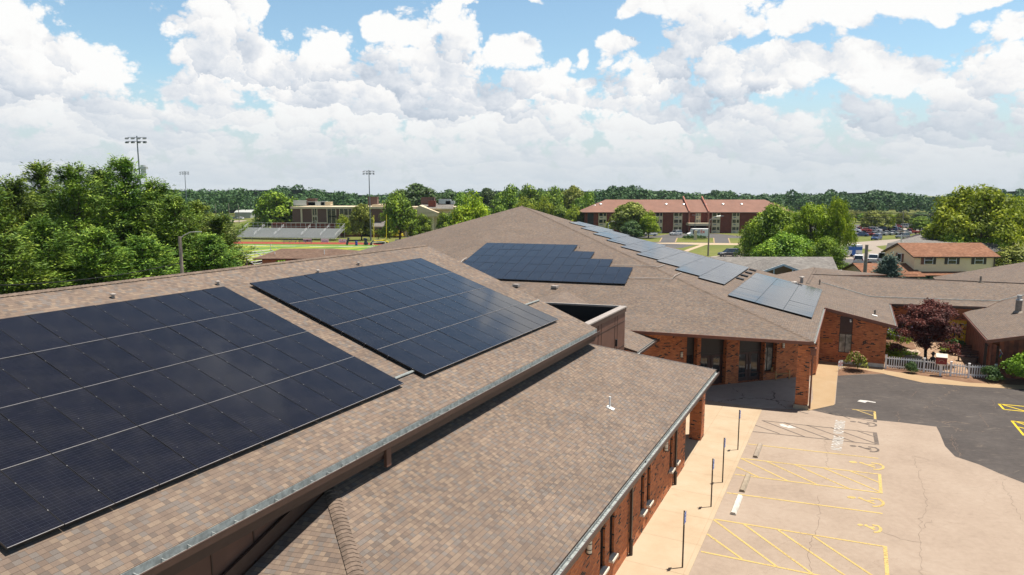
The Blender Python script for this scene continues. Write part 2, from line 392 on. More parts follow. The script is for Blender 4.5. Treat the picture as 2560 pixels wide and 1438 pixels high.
def siding(name, col, h=0.12):
    m, n, p, o = newmat(name); uv = n.add('ShaderNodeUVMap').outputs[0]; x, y, z = n.sep(uv)
    f = n.math('FRACT', n.math('DIVIDE', y, h)); nz = n.noise(uv, .7, 3)
    c = n.mix(n.math('LESS_THAN', f, .10), n.mix(n.smooth(nz, .3, .7), tuple(k * .94 for k in col), col), tuple(k * .55 for k in col))
    n.put(p.inputs['Base Color'], c); p.inputs['Roughness'].default_value = .6; bump(n, p, f, .5, .012); return m
M['siding'] = siding('siding_cream', (.95,.74,.46)); M['siding_brown'] = siding('siding_brown', (.20,.125,.075), .15)
M['siding_tan'] = siding('siding_tan', (.30,.20,.10), .2)

# ground covers
def gmat(name, cols, s1=.25, s2=3.0, s3=25.0, rough=.95, cracks=None, spec=.3, streak=None, wear=0):
    gs = GS.get(name, 1.0); cols = [tuple(q * gs for q in c) for c in cols]; cracks = (tuple(q * gs for q in cracks[0]), *cracks[1:]) if cracks else None; streak = (tuple(q * gs for q in streak[0]), streak[1]) if streak else None
    m, n, p, o = newmat(name); co = n.add('ShaderNodeTexCoord').outputs['Object']
    a = n.noise(co, s1, 4, .6); b = n.noise(co, s2, 4, .6); c = n.noise(co, s3, 2, .7)
    f = n.math('ADD', n.math('MULTIPLY', a, .45), n.math('ADD', n.math('MULTIPLY', b, .3), n.math('MULTIPLY', c, .25)))
    col = n.ramp(f, [(.36, cols[0]), (.5, cols[1]), (.64, cols[2])])
    if streak:
        st = n.noise(n.vmath('MULTIPLY', n.vmath('ADD', co, n.vmath('MULTIPLY', n.noise(co, .6, 2, out=1), (1.5, 1.5, 0))), (.55, 3.0, 1)), 1.3, 4, .7)
        col = n.mix(n.math('MULTIPLY', n.smooth(st, .56, .74), streak[1]), col, streak[0])
    if cracks:
        # wandering sealed cracks: edges of large warped cells
        vo = n.add('ShaderNodeTexVoronoi', feature='DISTANCE_TO_EDGE'); wv = n.vmath('ADD', co, n.vmath('MULTIPLY', n.noise(co, .8, 4, .7, out=1), (1.8, 1.8, 0)))
        n.put(vo.inputs['Vector'], n.vmath('MULTIPLY', wv, (1, 1, 0))); vo.inputs['Scale'].default_value = cracks[1]
        keep = n.smooth(n.noise(co, .16, 2), .47, .56)
        col = n.mix(n.math('MULTIPLY', n.math('LESS_THAN', vo.outputs['Distance'], cracks[2]), n.math('MULTIPLY', keep, cracks[3])), col, cracks[0])
    if wear:
        tr = n.add('ShaderNodeBsdfTransparent'); mx = n.add('ShaderNodeMixShader'); w1 = n.noise(co, 9.0, 5, .75); w2 = n.noise(co, .7, 3)
        n.put(mx.inputs[0], n.math('MULTIPLY', n.smooth(n.math('ADD', w1, n.math('MULTIPLY', w2, .5)), .74, 1.0), wear)); n.l.new(p.outputs[0], mx.inputs[1]); n.l.new(tr.outputs[0], mx.inputs[2]); n.l.new(mx.outputs[0], o.inputs[0])
    n.put(p.inputs['Base Color'], col); p.inputs['Roughness'].default_value = rough; p.inputs['Specular IOR Level'].default_value = spec
    bump(n, p, c, .25, .01); return m
M['grass'] = gmat('grass', [(.085,.115,.020), (.135,.155,.028), (.20,.19,.05)], .03, .4, 6)
M['asphalt_old'] = gmat('asphalt_worn_pale', [(.31,.240,.185), (.37,.290,.225), (.415,.335,.265)], .35, 4, 40, cracks=((.26,.19,.14), .16, .003, .35), streak=((.275,.21,.16), .45))
M['asphalt_dark'] = gmat('asphalt_sealed_dark', [(.062,.053,.050), (.088,.076,.070), (.12,.104,.095)], .3, 3, 30, cracks=((.26,.19,.14), .22, .004, .55), streak=((.22,.18,.145), .75))
M['asphalt_road'] = gmat('asphalt_road', [(.12,.115,.115), (.15,.142,.14), (.185,.175,.17)], .06, .8, 10)
M['road_pale'] = gmat('road_pale_concrete', [(.42,.35,.29), (.48,.405,.335), (.53,.45,.38)], .05, .6, 8)
M['walk'] = gmat('sidewalk_concrete', [(.52,.385,.25), (.58,.45,.305), (.62,.50,.36)], .35, 1.2, 30, streak=((.44,.33,.22), .40))
M['walk2'] = gmat('walk_tan_concrete', [(.58,.40,.22), (.64,.45,.26), (.68,.50,.31)], .35, 1.2, 30)
M['porch'] = gmat('porch_old_concrete', [(.32,.285,.235), (.40,.355,.295), (.45,.405,.34)], .35, 1.8, 30, cracks=((.10,.085,.07), .20, .006, .9), streak=((.20,.165,.13), .6))
M['mulch'] = gmat('mulch', [(.17,.085,.05), (.27,.15,.09), (.38,.24,.15)], .5, 6, 22)
M['pavers'] = cells('brick_pavers', .11, .22, [(.42,.27,.17), (.48,.32,.20), (.36,.22,.14), (.52,.37,.25)], .012, .012, (.30,.20,.13), 'run', .3, wall=True)
M['track'] = gmat('track_red', [(.42,.075,.040), (.47,.09,.05), (.50,.11,.06)], .05, .5, 4)
M['turf_lime'] = gmat('turf_lime', [(.30,.36,.045), (.36,.42,.05), (.40,.46,.06)], .05, .5, 4)
M['turf_green'] = gmat('turf_green', [(.11,.22,.035), (.14,.26,.045), (.17,.30,.055)], .05, .5, 4)
M['paint_y'] = gmat('paint_yellow_worn', [(.66,.48,.19), (.74,.54,.20), (.80,.60,.23)], 1.0, 8, 40, wear=.8)
M['paint_y2'] = gmat('paint_yellow_fresh', [(.72,.52,.03), (.80,.58,.03), (.82,.62,.05)], 1.0, 8, 40)
M['paint_w'] = gmat('paint_white', [(.66,.62,.57), (.78,.75,.70), (.82,.80,.77)], 1.0, 8, 40, wear=.6)
M['paint_k'] = gmat('paint_blackout', [(.12,.10,.09), (.17,.14,.12), (.24,.19,.16)], 1.0, 6, 40, wear=.75)
M['paint_blue'] = simple('paint_blue', (.02,.05,.14), .8); M['paint_gold'] = simple('paint_gold', (.65,.42,.08), .8)

def leafmat(name, cols, trans=.14):
    m, n, p, o = newmat(name)
    ge = n.add('ShaderNodeNewGeometry'); rnd = ge.outputs['Random Per Island']
    co = n.add('ShaderNodeTexCoord').outputs['Object']; nz = n.noise(co, .45, 3, .6)
    f = n.math('ADD', n.math('MULTIPLY', rnd, .45), n.math('MULTIPLY', n.smooth(nz, .3, .7), .55))
    oi = n.add('ShaderNodeObjectInfo').outputs['Random']
    col = n.ramp(f, [(i / (len(cols) - 1), c) for i, c in enumerate(cols)])
    hs = n.add('ShaderNodeHueSaturation'); n.put(hs.inputs['Hue'], n.math('MULTIPLY_ADD', oi, .024, .488)); n.put(hs.inputs['Value'], n.math('MULTIPLY_ADD', oi, .30, .86)); n.put(hs.inputs['Color'], col)
    col = hs.outputs[0]
    n.put(p.inputs['Base Color'], col); p.inputs['Roughness'].default_value = .6; p.inputs['Specular IOR Level'].default_value = .25
    t = n.add('ShaderNodeBsdfTranslucent'); n.put(t.inputs['Color'], col); mx = n.add('ShaderNodeMixShader'); mx.inputs[0].default_value = trans
    n.l.new(p.outputs[0], mx.inputs[1]); n.l.new(t.outputs[0], mx.inputs[2]); n.l.new(mx.outputs[0], o.inputs[0]); return m
M['leaf_pine'] = leafmat('pine_needles', [(0.025,0.059,0.011), (0.078,0.150,0.021), (0.198,0.291,0.034), (0.403,0.489,0.066)])
M['leaf_mid'] = leafmat('leaves_mid_green', [(0.031,0.067,0.006), (0.091,0.170,0.011), (0.201,0.314,0.018), (0.382,0.481,0.036)])
M['leaf_lime'] = leafmat('leaves_lime_green', [(0.054,0.095,0.004), (0.143,0.211,0.008), (0.298,0.386,0.017), (0.513,0.574,0.037)], .3)
M['leaf_olive'] = leafmat('leaves_olive', [(0.054,0.072,0.009), (0.130,0.156,0.019), (0.235,0.263,0.035), (0.371,0.381,0.067)])
M['leaf_dark'] = leafmat('leaves_dark_green', [(0.027,0.059,0.017), (0.048,0.095,0.024), (0.078,0.133,0.031), (0.128,0.175,0.043)])
M['leaf_far'] = leafmat('leaves_far', [(0.020,0.056,0.019), (0.033,0.085,0.023), (0.053,0.115,0.029), (0.081,0.151,0.037)], .1)
M['leaf_red'] = leafmat('leaves_maroon', [(.030,.010,.011), (.060,.016,.015), (.115,.026,.022), (.22,.055,.040)], .2)
M['leaf_blue'] = leafmat('needles_blue_green', [(.045,.085,.065), (.08,.13,.10), (.13,.18,.14)])
M['petal'] = leafmat('pink_petals', [(.45,.12,.16), (.60,.22,.24), (.70,.38,.36)], .2)
M['petal_v'] = leafmat('violet_petals', [(.25,.16,.42), (.38,.26,.58)], .2)
M['leaf_gold'] = leafmat('leaves_gold', [(.42,.34,.02), (.62,.48,.03), (.72,.58,.05)], .2)

# ------------------------------------------------------------------ foliage
rng = np.random.default_rng(7)
def leafmesh(name, P, Nn, size, mat, aspect=1.6, axis=None):
    k = len(P); r = rng.normal(size=(k, 3)) if axis is None else axis + rng.normal(size=(k, 3)) * .35
    Nn = Nn / (np.linalg.norm(Nn, axis=1, keepdims=True) + 1e-9)
    t = r - (r * Nn).sum(1, keepdims=True) * Nn; t /= np.linalg.norm(t, axis=1, keepdims=True) + 1e-9
    b = np.cross(Nn, t); s = size[:, None]
    V = np.stack([P - t * s * aspect / 2, P - b * s / 2 + t * s * .1, P + t * s * aspect / 2, P + b * s / 2 + t * s * .1], 1).reshape(-1, 3)
    me = bpy.data.meshes.new(name); me.vertices.add(4 * k); me.vertices.foreach_set('co', V.ravel())
    me.loops.add(4 * k); me.loops.foreach_set('vertex_index', np.arange(4 * k, dtype=np.int32))
    me.polygons.add(k); me.polygons.foreach_set('loop_start', np.arange(0, 4 * k, 4, dtype=np.int32)); me.polygons.foreach_set('loop_total', np.full(k, 4, dtype=np.int32))
    me.update(calc_edges=True); me.materials.append(mat); return me
def sph(k):
    d = rng.normal(size=(k, 3)); return d / np.linalg.norm(d, axis=1, keepdims=True)
def crown_points(cx, rx, rz, nl, npl, lr, low=-.62):
    """lobes spread through an uneven ellipsoid; leaves on the shell of every lobe"""
    Ps = []; Ns = []; ctr = []
    for i in range(nl):
        d = sph(1)[0]; d[2] = abs(d[2]) * (.73 - low) + low; q = rng.uniform(.25, 1.0) ** .5
        c = np.array([d[0] * rx * q, d[1] * rx * q, cx + d[2] * rz * q]) * 1.0
        c[:2] *= rng.uniform(.8, 1.15); r = lr * rng.uniform(.6, 1.25); ctr.append(c)
        u = sph(npl); u[:, 2] = np.where(u[:, 2] < -.35, -u[:, 2], u[:, 2])
        rr = r * rng.uniform(.55, 1.08, (npl, 1)); Ps.append(c + u * rr * np.array([1, 1, .72]))
        Ns.append(u * .8 + rng.normal(size=(npl, 3)) * .45 + np.array([0, 0, .35]))
    return np.concatenate(Ps), np.concatenate(Ns), ctr
def make_tree(name, label, cat, h, rx, mat, nl=42, npl=110, leaf=.32, trunk=.30, crown0=.12, lr=None, flat=1.0, bark='bark', group=None, lean=0):
    t = thing(name, label, cat, (0, 0, 0), group)
    rz = h * (1 - crown0) / 1.45 * flat; cz = h - rz * .98; lr = lr or rx * .36
    P, Nn, ctr = crown_points(cz, rx * .82, rz * .86, nl, npl, lr)
    me = leafmesh('crown', P, Nn, rng.uniform(.6, 1.35, len(P)) * leaf, M[mat]); o = bpy.data.objects.new('crown', me); C.objects.link(o); o.parent = t
    b = MB(); b.tube([(0, 0, -.3), (0, .03 * h, h * .2), (.02 * h, 0, h * .5), (0, 0, h * .8)], [trunk, trunk * .75, trunk * .5, trunk * .15], 8)
    for c in ctr[::3]:
        z0 = min(h * .55, max(h * .14, c[2] * .55)); b.tube([(0, 0, z0), (c[0] * .5, c[1] * .5, (z0 + c[2]) * .52), tuple(c)], [trunk * .4, trunk * .22, trunk * .06], 5)
    b.build('trunk', M[bark], t); return t
def make_pine(label, h, rmax, seed, group):
    t = thing('pine_tree', label, 'pine tree', (0, 0, 0), group); P = []; Nn = []; S = []; A = []; tb = MB(); tb.tube([(0, 0, -.5), (0, 0, h * .5), (0, 0, h * .97)], [.34, .2, .03], 7)
    rs = np.random.default_rng(seed); z = h * .06
    while z < h * .985:
        f = z / h; ln = rmax * (1 - f ** 1.6) ** .9 + .12; nb = 7 if f < .8 else 5; a0 = rs.uniform(0, 6.28)
        for k in range(nb):
            a = a0 + 6.283 * k / nb + rs.uniform(-.25, .25); l = ln * rs.uniform(.62, 1.15); d = np.array([math.cos(a), math.sin(a), 0.]); up = (.10 + 1.5 * f ** 2) * l
            tip = d * l + np.array([0, 0, z + up * .8]); mid = d * l * .55 + np.array([0, 0, z + up * .22])
            tb.tube([(0, 0, z), tuple(mid), tuple(tip)], [.06, .04, .012], 4, sm=False)
            for s in np.linspace(.38, 1.0, max(2, int(l / .62))):
                c = (mid * (1 - (s - .5) * 2) + tip * (s - .5) * 2) if s > .5 else mid * s * 2 + np.array([0, 0, z]) * (1 - s * 2)
                c = c + rs.normal(size=3) * np.array([.22, .22, .12]); n = int(70 + 36 * rs.random()); w = 1.30 * (.42 + .55 * math.sin(min(1, s) * 2.2)) * min(1.0, .35 + l / 5)
                side = np.array([-d[1], d[0], 0])
                q = rs.normal(size=(n, 3)); e = c + np.outer(q[:, 0] * .40 * w, side) * 1.15 + np.outer(q[:, 1] * .36 * w, d) + np.outer(np.abs(q[:, 2]) * (.13 + .75 * f ** 3) * w, [0, 0, 1])
                P.append(e); ax = d * 1.0 + np.array([0, 0, .55]) + (e - c) * .9; A.append(ax)
                Nn.append(np.tile([0, 0, 1.], (n, 1)) + rs.normal(size=(n, 3)) * .42 - d * .15); S.append(rs.uniform(.085, .155, n))
        z += h * .072 * (1.15 - .68 * f) + .10
    P, Nn, S, A = map(np.concatenate, (P, Nn, S, A))
    me = leafmesh('crown', P, Nn, S, M['leaf_pine'], 3.4, A); o = bpy.data.objects.new('crown', me); C.objects.link(o); o.parent = t
    tb.build('trunk', M['bark'], t); return t
def bush(name, label, cat, loc, r, hgt, mat, n=900, leaf=.09, flowers=None, nl=14, group=None, stem=True, lrf=.42):
    t = thing(name, label, cat, loc, group); Ps = []; Ns = []
    for i in range(nl):
        d = sph(1)[0]; d[2] = abs(d[2]); c = d * np.array([r * .62, r * .62, hgt * .55]) * rng.uniform(.4, 1.0) + np.array([0, 0, hgt * .28])
        u = sph(n // nl); u[:, 2] = np.abs(u[:, 2]) - .25; Ps.append(c + u * r * lrf * rng.uniform(.7, 1.1, (len(u), 1)) * np.array([1, 1, min(1.2, hgt / r * .75)])); Ns.append(u + rng.normal(size=u.shape) * .5 + [0, 0, .3])
    P = np.concatenate(Ps); Nn = np.concatenate(Ns); P[:, 2] = np.maximum(P[:, 2], .03)
    me = leafmesh('foliage', P, Nn, rng.uniform(.7, 1.3, len(P)) * leaf, M[mat]); o = bpy.data.objects.new('foliage', me); C.objects.link(o); o.parent = t
    if flowers:
        k = rng.choice(len(P), flowers[1], replace=False); k = k[P[k, 2] > hgt * .45]
        P2 = P[k] + np.array([0, 0, .03]); P2 = np.repeat(P2, 4, 0) + rng.normal(size=(4 * len(k), 3)) * leaf * .5
        me = leafmesh('flowers', P2, rng.normal(size=P2.shape) + [0, 0, 1.5], np.full(len(P2), leaf * 1.0), M[flowers[0]], 1.1); o = bpy.data.objects.new('flowers', me); C.objects.link(o); o.parent = t
    if stem:
        b = MB()
        for i in range(5): a = i * 1.3; b.tube([(0, 0, 0), (math.cos(a) * r * .3, math.sin(a) * r * .3, hgt * .5)], [.03, .012], 5)
        b.build('stem', M['bark'], t)
    return t

# ------------------------------------------------------------------ ground
def sheet(name, pts, z, mat, kind='structure'):
    b = MB(); b.poly([V3(p[0], p[1], z) for p in pts], 0)
    v = b.v; s = sum(v[i][0] * v[(i + 1) % len(v)][1] - v[(i + 1) % len(v)][0] * v[i][1] for i in range(len(v)))
    if s < 0: b.f = [tuple(reversed(b.f[0]))]
    o = b.build(name, M[mat]); o['kind'] = kind; return o
g = MB(); g.poly([(-3500, -300, 0), (3500, -300, 0), (3500, 4500, 0), (-3500, 4500, 0)]); struct(g.build('ground', M['grass']))
def lp(*q): return [L(a, b) for a, b in q]
c3 = lambda x, y: at(1640 + .359375 * x, 960 + .359375 * y)
sheet('parking_lot', lp((-5, 4.75), (46.9, 4.75), (46.9, 3.0), (75, 3.0), (75, -60), (-5, -60)), .004, 'asphalt_old')
dk = [c3(1060, 178), c3(1250, 220), c3(1525, 252), c3(1700, 268), c3(1950, 298), c3(1975, 345), c3(2010, 432), c3(2080, 505), c3(2250, 562), c3(2400, 628), c3(2560, 690), c3(3000, 880), c3(3700, 700), L(61, -60), L(60.7, -8.5), at(2420, 966), at(2307, 957), at(2211, 935.5), at(2150, 936.5), at(2094, 940), at(2088, 1010)]
sheet('sealed_asphalt', dk, .008, 'asphalt_dark')
sheet('sidewalk', lp((-5, 4.75), (46.3, 4.75), (46.4, 14.5), (34, 14.5), (34, 7.3), (-5, 7.3)), .016, 'walk')
sheet('porch_floor', lp((46.3, 4.75), (46.35, 14.2), (58.5, 2.9), (58, 2.3), (47.3, 2.3), (46.6, 3.9)), .013, 'porch')
sheet('tan_walkway', [at(2018, 1028), at(2086, 1013), at(2095, 922), at(2110, 913), at(2110, 895), at(2025, 895), L(50, 1.9)], .020, 'walk2')
sheet('walkway_strip', [at(2100, 908), at(2130, 910), at(2211, 923), at(2307, 937), at(2420, 955), at(2600, 964), at(2600, 976), at(2420, 966), at(2307, 957), at(2211, 935.5), at(2160, 926), at(2096, 916)], .012, 'walk2')
sheet('planting_bed', [at(2094, 940), at(2096, 924), at(2125, 916), at(2160, 925), at(2213, 935), at(2150, 936)], .016, 'mulch')
sheet('mulch_strip', [at(2211, 916), at(2211, 926), at(2307, 940), at(2420, 957), at(2600, 966), at(2600, 950), at(2420, 935), at(2307, 928)], .018, 'mulch')
sheet('courtyard_paving', lp((61.2, -2.8), (61.2, -40), (80, -40), (80, -2.8)), .006, 'pavers')
sheet('garden_bed', lp((63.0, -2.9), (63.4, -5.6), (66.8, -5.4), (70.5, -5.6), (76, -5.5), (76, -2.9)), .010, 'mulch')
# sidewalk joints (tooled grooves) and drain covers are thin dark strips
jb = MB()
for a in np.arange(2.2, 46, 2.42): jb.poly([L(a, 4.78, .0195), L(a + .018, 4.78, .0195), L(a + .018, 7.17, .0195), L(a, 7.17, .0195)])
jb.poly([L(0, 4.93, .0195), L(46.3, 4.93, .0195), L(46.3, 4.945, .0195), L(0, 4.945, .0195)]); jb.poly([L(34.4, 7.17, .0195), L(46.3, 7.17, .0195), L(46.3, 7.2, .0195), L(34.4, 7.2, .0195)])
struct(jb.build('sidewalk_joint', simple('joint_dirt', (.34, .24, .15), .9)))

# painted markings
def stripe(b, p, q, w=.10, z=.0125):
    p, q = Vector(p), Vector(q); d = (q - p).normalized(); n = Vector((-d.y, d.x, 0)) * w / 2
    b.poly([V3(*(p + n).xy, z), V3(*(p - n).xy, z), V3(*(q - n).xy, z), V3(*(q + n).xy, z)])
    if sum([b.v[-4 + i][0] * b.v[-4 + (i + 1) % 4][1] - b.v[-4 + (i + 1) % 4][0] * b.v[-4 + i][1] for i in range(4)]) < 0: b.f[-1] = tuple(reversed(b.f[-1]))
E0 = -1.83; K0 = 4.68
mk = MB()
for a0, a1 in ((39.05, 39.95), (31.95, 32.85)): stripe(mk, L(a0, K0), L(a1, E0))
for (k1, e1, k2, e2) in ((36.68, 37.62, 34.34, 35.2), (28.98, 29.65, 25.96, 27.3 - 1.0)):
    stripe(mk, L(k1, K0), L(e1, E0)); stripe(mk, L(k2, K0), L(e2, E0)); stripe(mk, L(e1 + .05, E0), L(e2 - .05, E0), .14, .0128)
for P, Q in (((590, 518), (915, 675)), ((770, 540), (1135, 708)), ((965, 562), (1340, 728)), ((1165, 585), (1565, 755)), ((1350, 607), (1560, 690)), ((562, 578), (722, 653)),
             ((400, 945), (840, 1272)), ((612, 978), (1085, 1320)), ((850, 1018), (1330, 1345)), ((1095, 1062), (1560, 1372)), ((355, 1045), (600, 1220))):
    stripe(mk, c3(*P), c3(*Q), .10, .0131)
def access(b, X0, X1, Yc, hh, w=.12, z=.0125):
    """wheelchair symbol lying on its side: head towards the kerb"""
    def q(u, v): return c3(X0 + (X1 - X0) * u, Yc + hh * v + (X1 - X0) * u * .10)
    P = [q(.03 + .12 * (1 - math.cos(t)), -.35 + .16 * math.sin(t)) for t in np.linspace(0, 2 * math.pi, 14)[:-1]]
    b.poly([V3(p.x, p.y, z) for p in P])
    f = b.f[-1]; v = [b.v[i] for i in f]; s = sum(v[i][0] * v[(i + 1) % len(v)][1] - v[(i + 1) % len(v)][0] * v[i][1] for i in range(len(v)))
    if s < 0: b.f[-1] = tuple(reversed(f))
    stripe(b, q(.33, -.42), q(.44, -.30), w * 1.5, z); stripe(b, q(.40, -.30), q(.78, .22), w, z + .0002); stripe(b, q(.58, -.12), q(.76, -.20), w, z + .0004)
    stripe(b, q(.66, -.52), q(.95, -.46), w, z + .0006)
    A = [(.76 + .25 * math.cos(t), .02 + .55 * math.sin(t)) for t in np.linspace(-1.45, 1.75, 9)]
    for i in range(len(A) - 1): stripe(b, q(*A[i]), q(*A[i + 1]), w, z + .0008 + .0001 * i)
access(mk, 1335, 1580, 555, 40); access(mk, 1322, 1580, 805, 52); access(mk, 1395, 1562, 995, 45)
stripe(mk, c3(1520, 190), c3(1525, 245), .14); stripe(mk, c3(1365, 178), c3(1520, 192)); stripe(mk, c3(1395, 182), c3(1508, 222), .08, .0127)
struct(mk.build('yellow_stall_marking', M['paint_y']))
kb = MB()
for P, Q in (((735, 255), (1520, 340)), ((672, 332), (1530, 422)), ((745, 258), (1035, 368)), ((893, 270), (1205, 385)), ((1050, 288), (1380, 405)), ((1215, 304), (1535, 418)), ((1400, 328), (1525, 370)), ((690, 288), (860, 347)), ((1060, 178), (1520, 262)), ((985, 188), (1060, 210)), ((1130, 182), (1245, 215)), ((1255, 205), (1350, 245))):
    stripe(kb, c3(*P), c3(*Q), .085)
stripe(kb, c3(1522, 338), c3(1537, 422), .22, .0127); stripe(kb, c3(1523, 245), c3(1525, 266), .2, .0127)
access(kb, 1342, 1530, 268, 22); access(kb, 1340, 1545, 440, 30); struct(kb.build('blackout_stall_marking', M['paint_k']))
yb = MB()
for P, Q in (((2380, 140), (2640, 165)), ((2415, 178), (2640, 200)), ((2385, 140), (2420, 178)), ((2400, 142), (2600, 200)), ((2475, 258), (2640, 280)), ((2475, 258), (2560, 360)), ((2520, 300), (2640, 330)), ((2500, 262), (2640, 310))):
    stripe(yb, c3(*P), c3(*Q), .13)
struct(yb.build('fresh_yellow_marking', M['paint_y2']))
def arrow(pts):
    b = MB(); P = [c3(*p) for p in pts]; b.poly([V3(p.x, p.y, .0135) for p in P]); v = b.v
    if sum(v[i][0] * v[(i + 1) % len(v)][1] - v[(i + 1) % len(v)][0] * v[i][1] for i in range(len(v))) < 0: b.f = [tuple(reversed(b.f[0]))]
    struct(b.build('arrow_marking', M['paint_w']))
arrow([(858, 283), (880, 279), (903, 287), (912, 294), (932, 289), (980, 310), (905, 308), (920, 302), (893, 301), (868, 294)])
arrow([(1400, 122), (1420, 112), (1470, 117), (1530, 128), (1525, 133), (1470, 124), (1455, 132)])
def text_mesh(name, s, size, mat, M4, extrude=.0, parent=None, bold=0.0, sx=1.0, align='CENTER'):
    cu = bpy.data.curves.new(name, 'FONT'); cu.body = s; cu.size = size; cu.extrude = extrude; cu.offset = bold; cu.align_x = align; cu.align_y = 'CENTER'
    t = bpy.data.objects.new(name, cu); C.objects.link(t); dg = bpy.context.evaluated_depsgraph_get(); me = bpy.data.meshes.new_from_object(t.evaluated_get(dg)); bpy.data.objects.remove(t)
    me.materials.clear(); me.materials.append(mat); o = bpy.data.objects.new(name, me); C.objects.link(o)
    if parent: o.parent = parent; o.matrix_local = M4 @ Matrix.Diagonal((sx, 1, 1, 1))
    else: o.matrix_world = M4 @ Matrix.Diagonal((sx, 1, 1, 1))
    return o
def frame(o, ex, ey):
    ex = Vector(ex).normalized(); ey = Vector(ey).normalized(); ez = ex.cross(ey)
    return Matrix(((ex.x, ey.x, ez.x, o[0]), (ex.y, ey.y, ez.y, o[1]), (ex.z, ey.z, ez.z, o[2]), (0, 0, 0, 1)))
for (x0, y0, x1, y1) in ((1245, 345, 1290, 257), (1228, 458, 1280, 368)):
    p = c3((x0 + x1) / 2 + 12, (y0 + y1) / 2); q0 = c3(x0 + 14, y0); q1 = c3(x1 - 6, y1); ln = (q1 - q0).length
    struct(text_mesh('no_parking_lettering', 'NO PARKING', .78, M['paint_w'], frame((p.x, p.y, .0138), q1 - q0, D2), bold=.012, sx=ln / 4.55))

# ------------------------------------------------------------------ building helpers
def wall(mb, p0, p1, z0, zt, ops, out, depth=.14, m=0, mr=0):
    """brick wall from p0 to p1 (grid coords) with real openings (s0,s1,zlo,zhi) and reveals"""
    A = L(*p0); B = L(*p1); ln = (B - A).length; d = (B - A) / ln; out = Vector(out).normalized()
    zf = (lambda s: zt) if not callable(zt) else zt
    ss = sorted({0.0, ln, *[o[0] for o in ops], *[o[1] for o in ops]})
    def pt(s, z): p = A + d * s; return Vector((p.x, p.y, z))
    def quad(P, n):
        nn = (P[1] - P[0]).cross(P[2] - P[0]); mb.poly(P if nn.dot(n) > 0 else P[::-1], m)
    for s0, s1 in zip(ss[:-1], ss[1:]):
        mid = (s0 + s1) / 2; hs = sorted([(o[2], o[3]) for o in ops if o[0] <= mid <= o[1]]); cur = z0
        for lo, hi in hs:
            if lo > cur + 1e-4: quad([pt(s0, cur), pt(s1, cur), pt(s1, lo), pt(s0, lo)], out)
            cur = hi
        if cur < zf(mid): quad([pt(s0, cur), pt(s1, cur), pt(s1, zf(s1)), pt(s0, zf(s0))], out)
    for s0, s1, lo, hi in ops:
        i = -out * depth
        for P, n in (([pt(s0, lo), pt(s0, hi), pt(s0, hi) + i, pt(s0, lo) + i], d), ([pt(s1, lo), pt(s1, hi), pt(s1, hi) + i, pt(s1, lo) + i], -d),
                     ([pt(s0, lo), pt(s1, lo), pt(s1, lo) + i, pt(s0, lo) + i], Vector((0, 0, 1))), ([pt(s0, hi), pt(s1, hi), pt(s1, hi) + i, pt(s0, hi) + i], Vector((0, 0, -1)))):
            quad(P, n)
def window(parent, p0, p1, s0, s1, lo, hi, out, depth=.14, name='window', fm='frame_dark', gm='glass', mull=(), fw=.05, rails=()):
    A = L(*p0); B = L(*p1); d = (B - A).normalized(); out = Vector(out).normalized(); c = -out * (depth - .05)
    def pt(s, z): p = A + d * s + c; return Vector((p.x, p.y, z))
    f = MB()
    for a, b in (((s0, lo + fw / 2), (s1, lo + fw / 2)), ((s0, hi - fw / 2), (s1, hi - fw / 2))): f.bar(pt(*a), pt(*b), .07, fw)
    for s in (s0 + fw / 2, s1 - fw / 2, *mull): f.box((pt(s, lo + fw) + pt(s, hi - fw)) / 2, fw, .068, hi - lo - 2 * fw, d, out)
    for z in rails: f.bar(pt(s0 + fw, z), pt(s1 - fw, z), .06, fw)
    w = f.build(name, M[fm], parent); g = MB(); P = [pt(s0, lo) - out * .01, pt(s1, lo) - out * .01, pt(s1, hi) - out * .01, pt(s0, hi) - out * .01]
    n = (P[1] - P[0]).cross(P[2] - P[0]); g.poly(P if n.dot(out) > 0 else P[::-1]); o = g.build('pane', M[gm], parent)
    o.parent = w; o.location = (0, 0, 0); return w
def zl(b): return 4.05 + (b - 6.63) / 3.0
def zu(b): return 5.85 + (b - 9) / 3.0
def gutter(parent, p, q, inn, zt, name='gutter', mo='fascia', fas=.26, w=.19, hang=.6, ap=.06):
    """open K gutter from p to q (grid coords) with hangers; inn points from its lip to the roof"""
    A, B = L(*p, zt), L(*q, zt); inn = Vector(inn).normalized(); d = (B - A).normalized(); b = MB()
    b.bar(A + inn * .01 - Vector((0, 0, .07)), B + inn * .01 - Vector((0, 0, .07)), .02, .14, m=0)
    b.bar(A + inn * .02 + Vector((0, 0, .006)), B + inn * .02 + Vector((0, 0, .006)), .045, .012, m=0)
    b.bar(A + inn * (w / 2 + .01) - Vector((0, 0, .075)), B + inn * (w / 2 + .01) - Vector((0, 0, .075)), w - .03, .02, m=1)
    b.bar(A + inn * w + Vector((0, 0, ap / 2 - .08)), B + inn * w + Vector((0, 0, ap / 2 - .08)), .012, .16 + ap, m=1)
    b.bar(A + inn * (w + .025) - Vector((0, 0, fas / 2 + .03)), B + inn * (w + .025) - Vector((0, 0, fas / 2 + .03)), .035, fas, m=0)
    n = int((B - A).length / hang)
    for i in range(n):
        c = A + d * (hang * (i + .5)); b.bar(c + inn * .012 + Vector((0, 0, .004)), c + inn * (w - .01) + Vector((0, 0, .018)), .02, .010, m=1)
    return b.build(name, [M[mo], M['gutter_in']], parent)
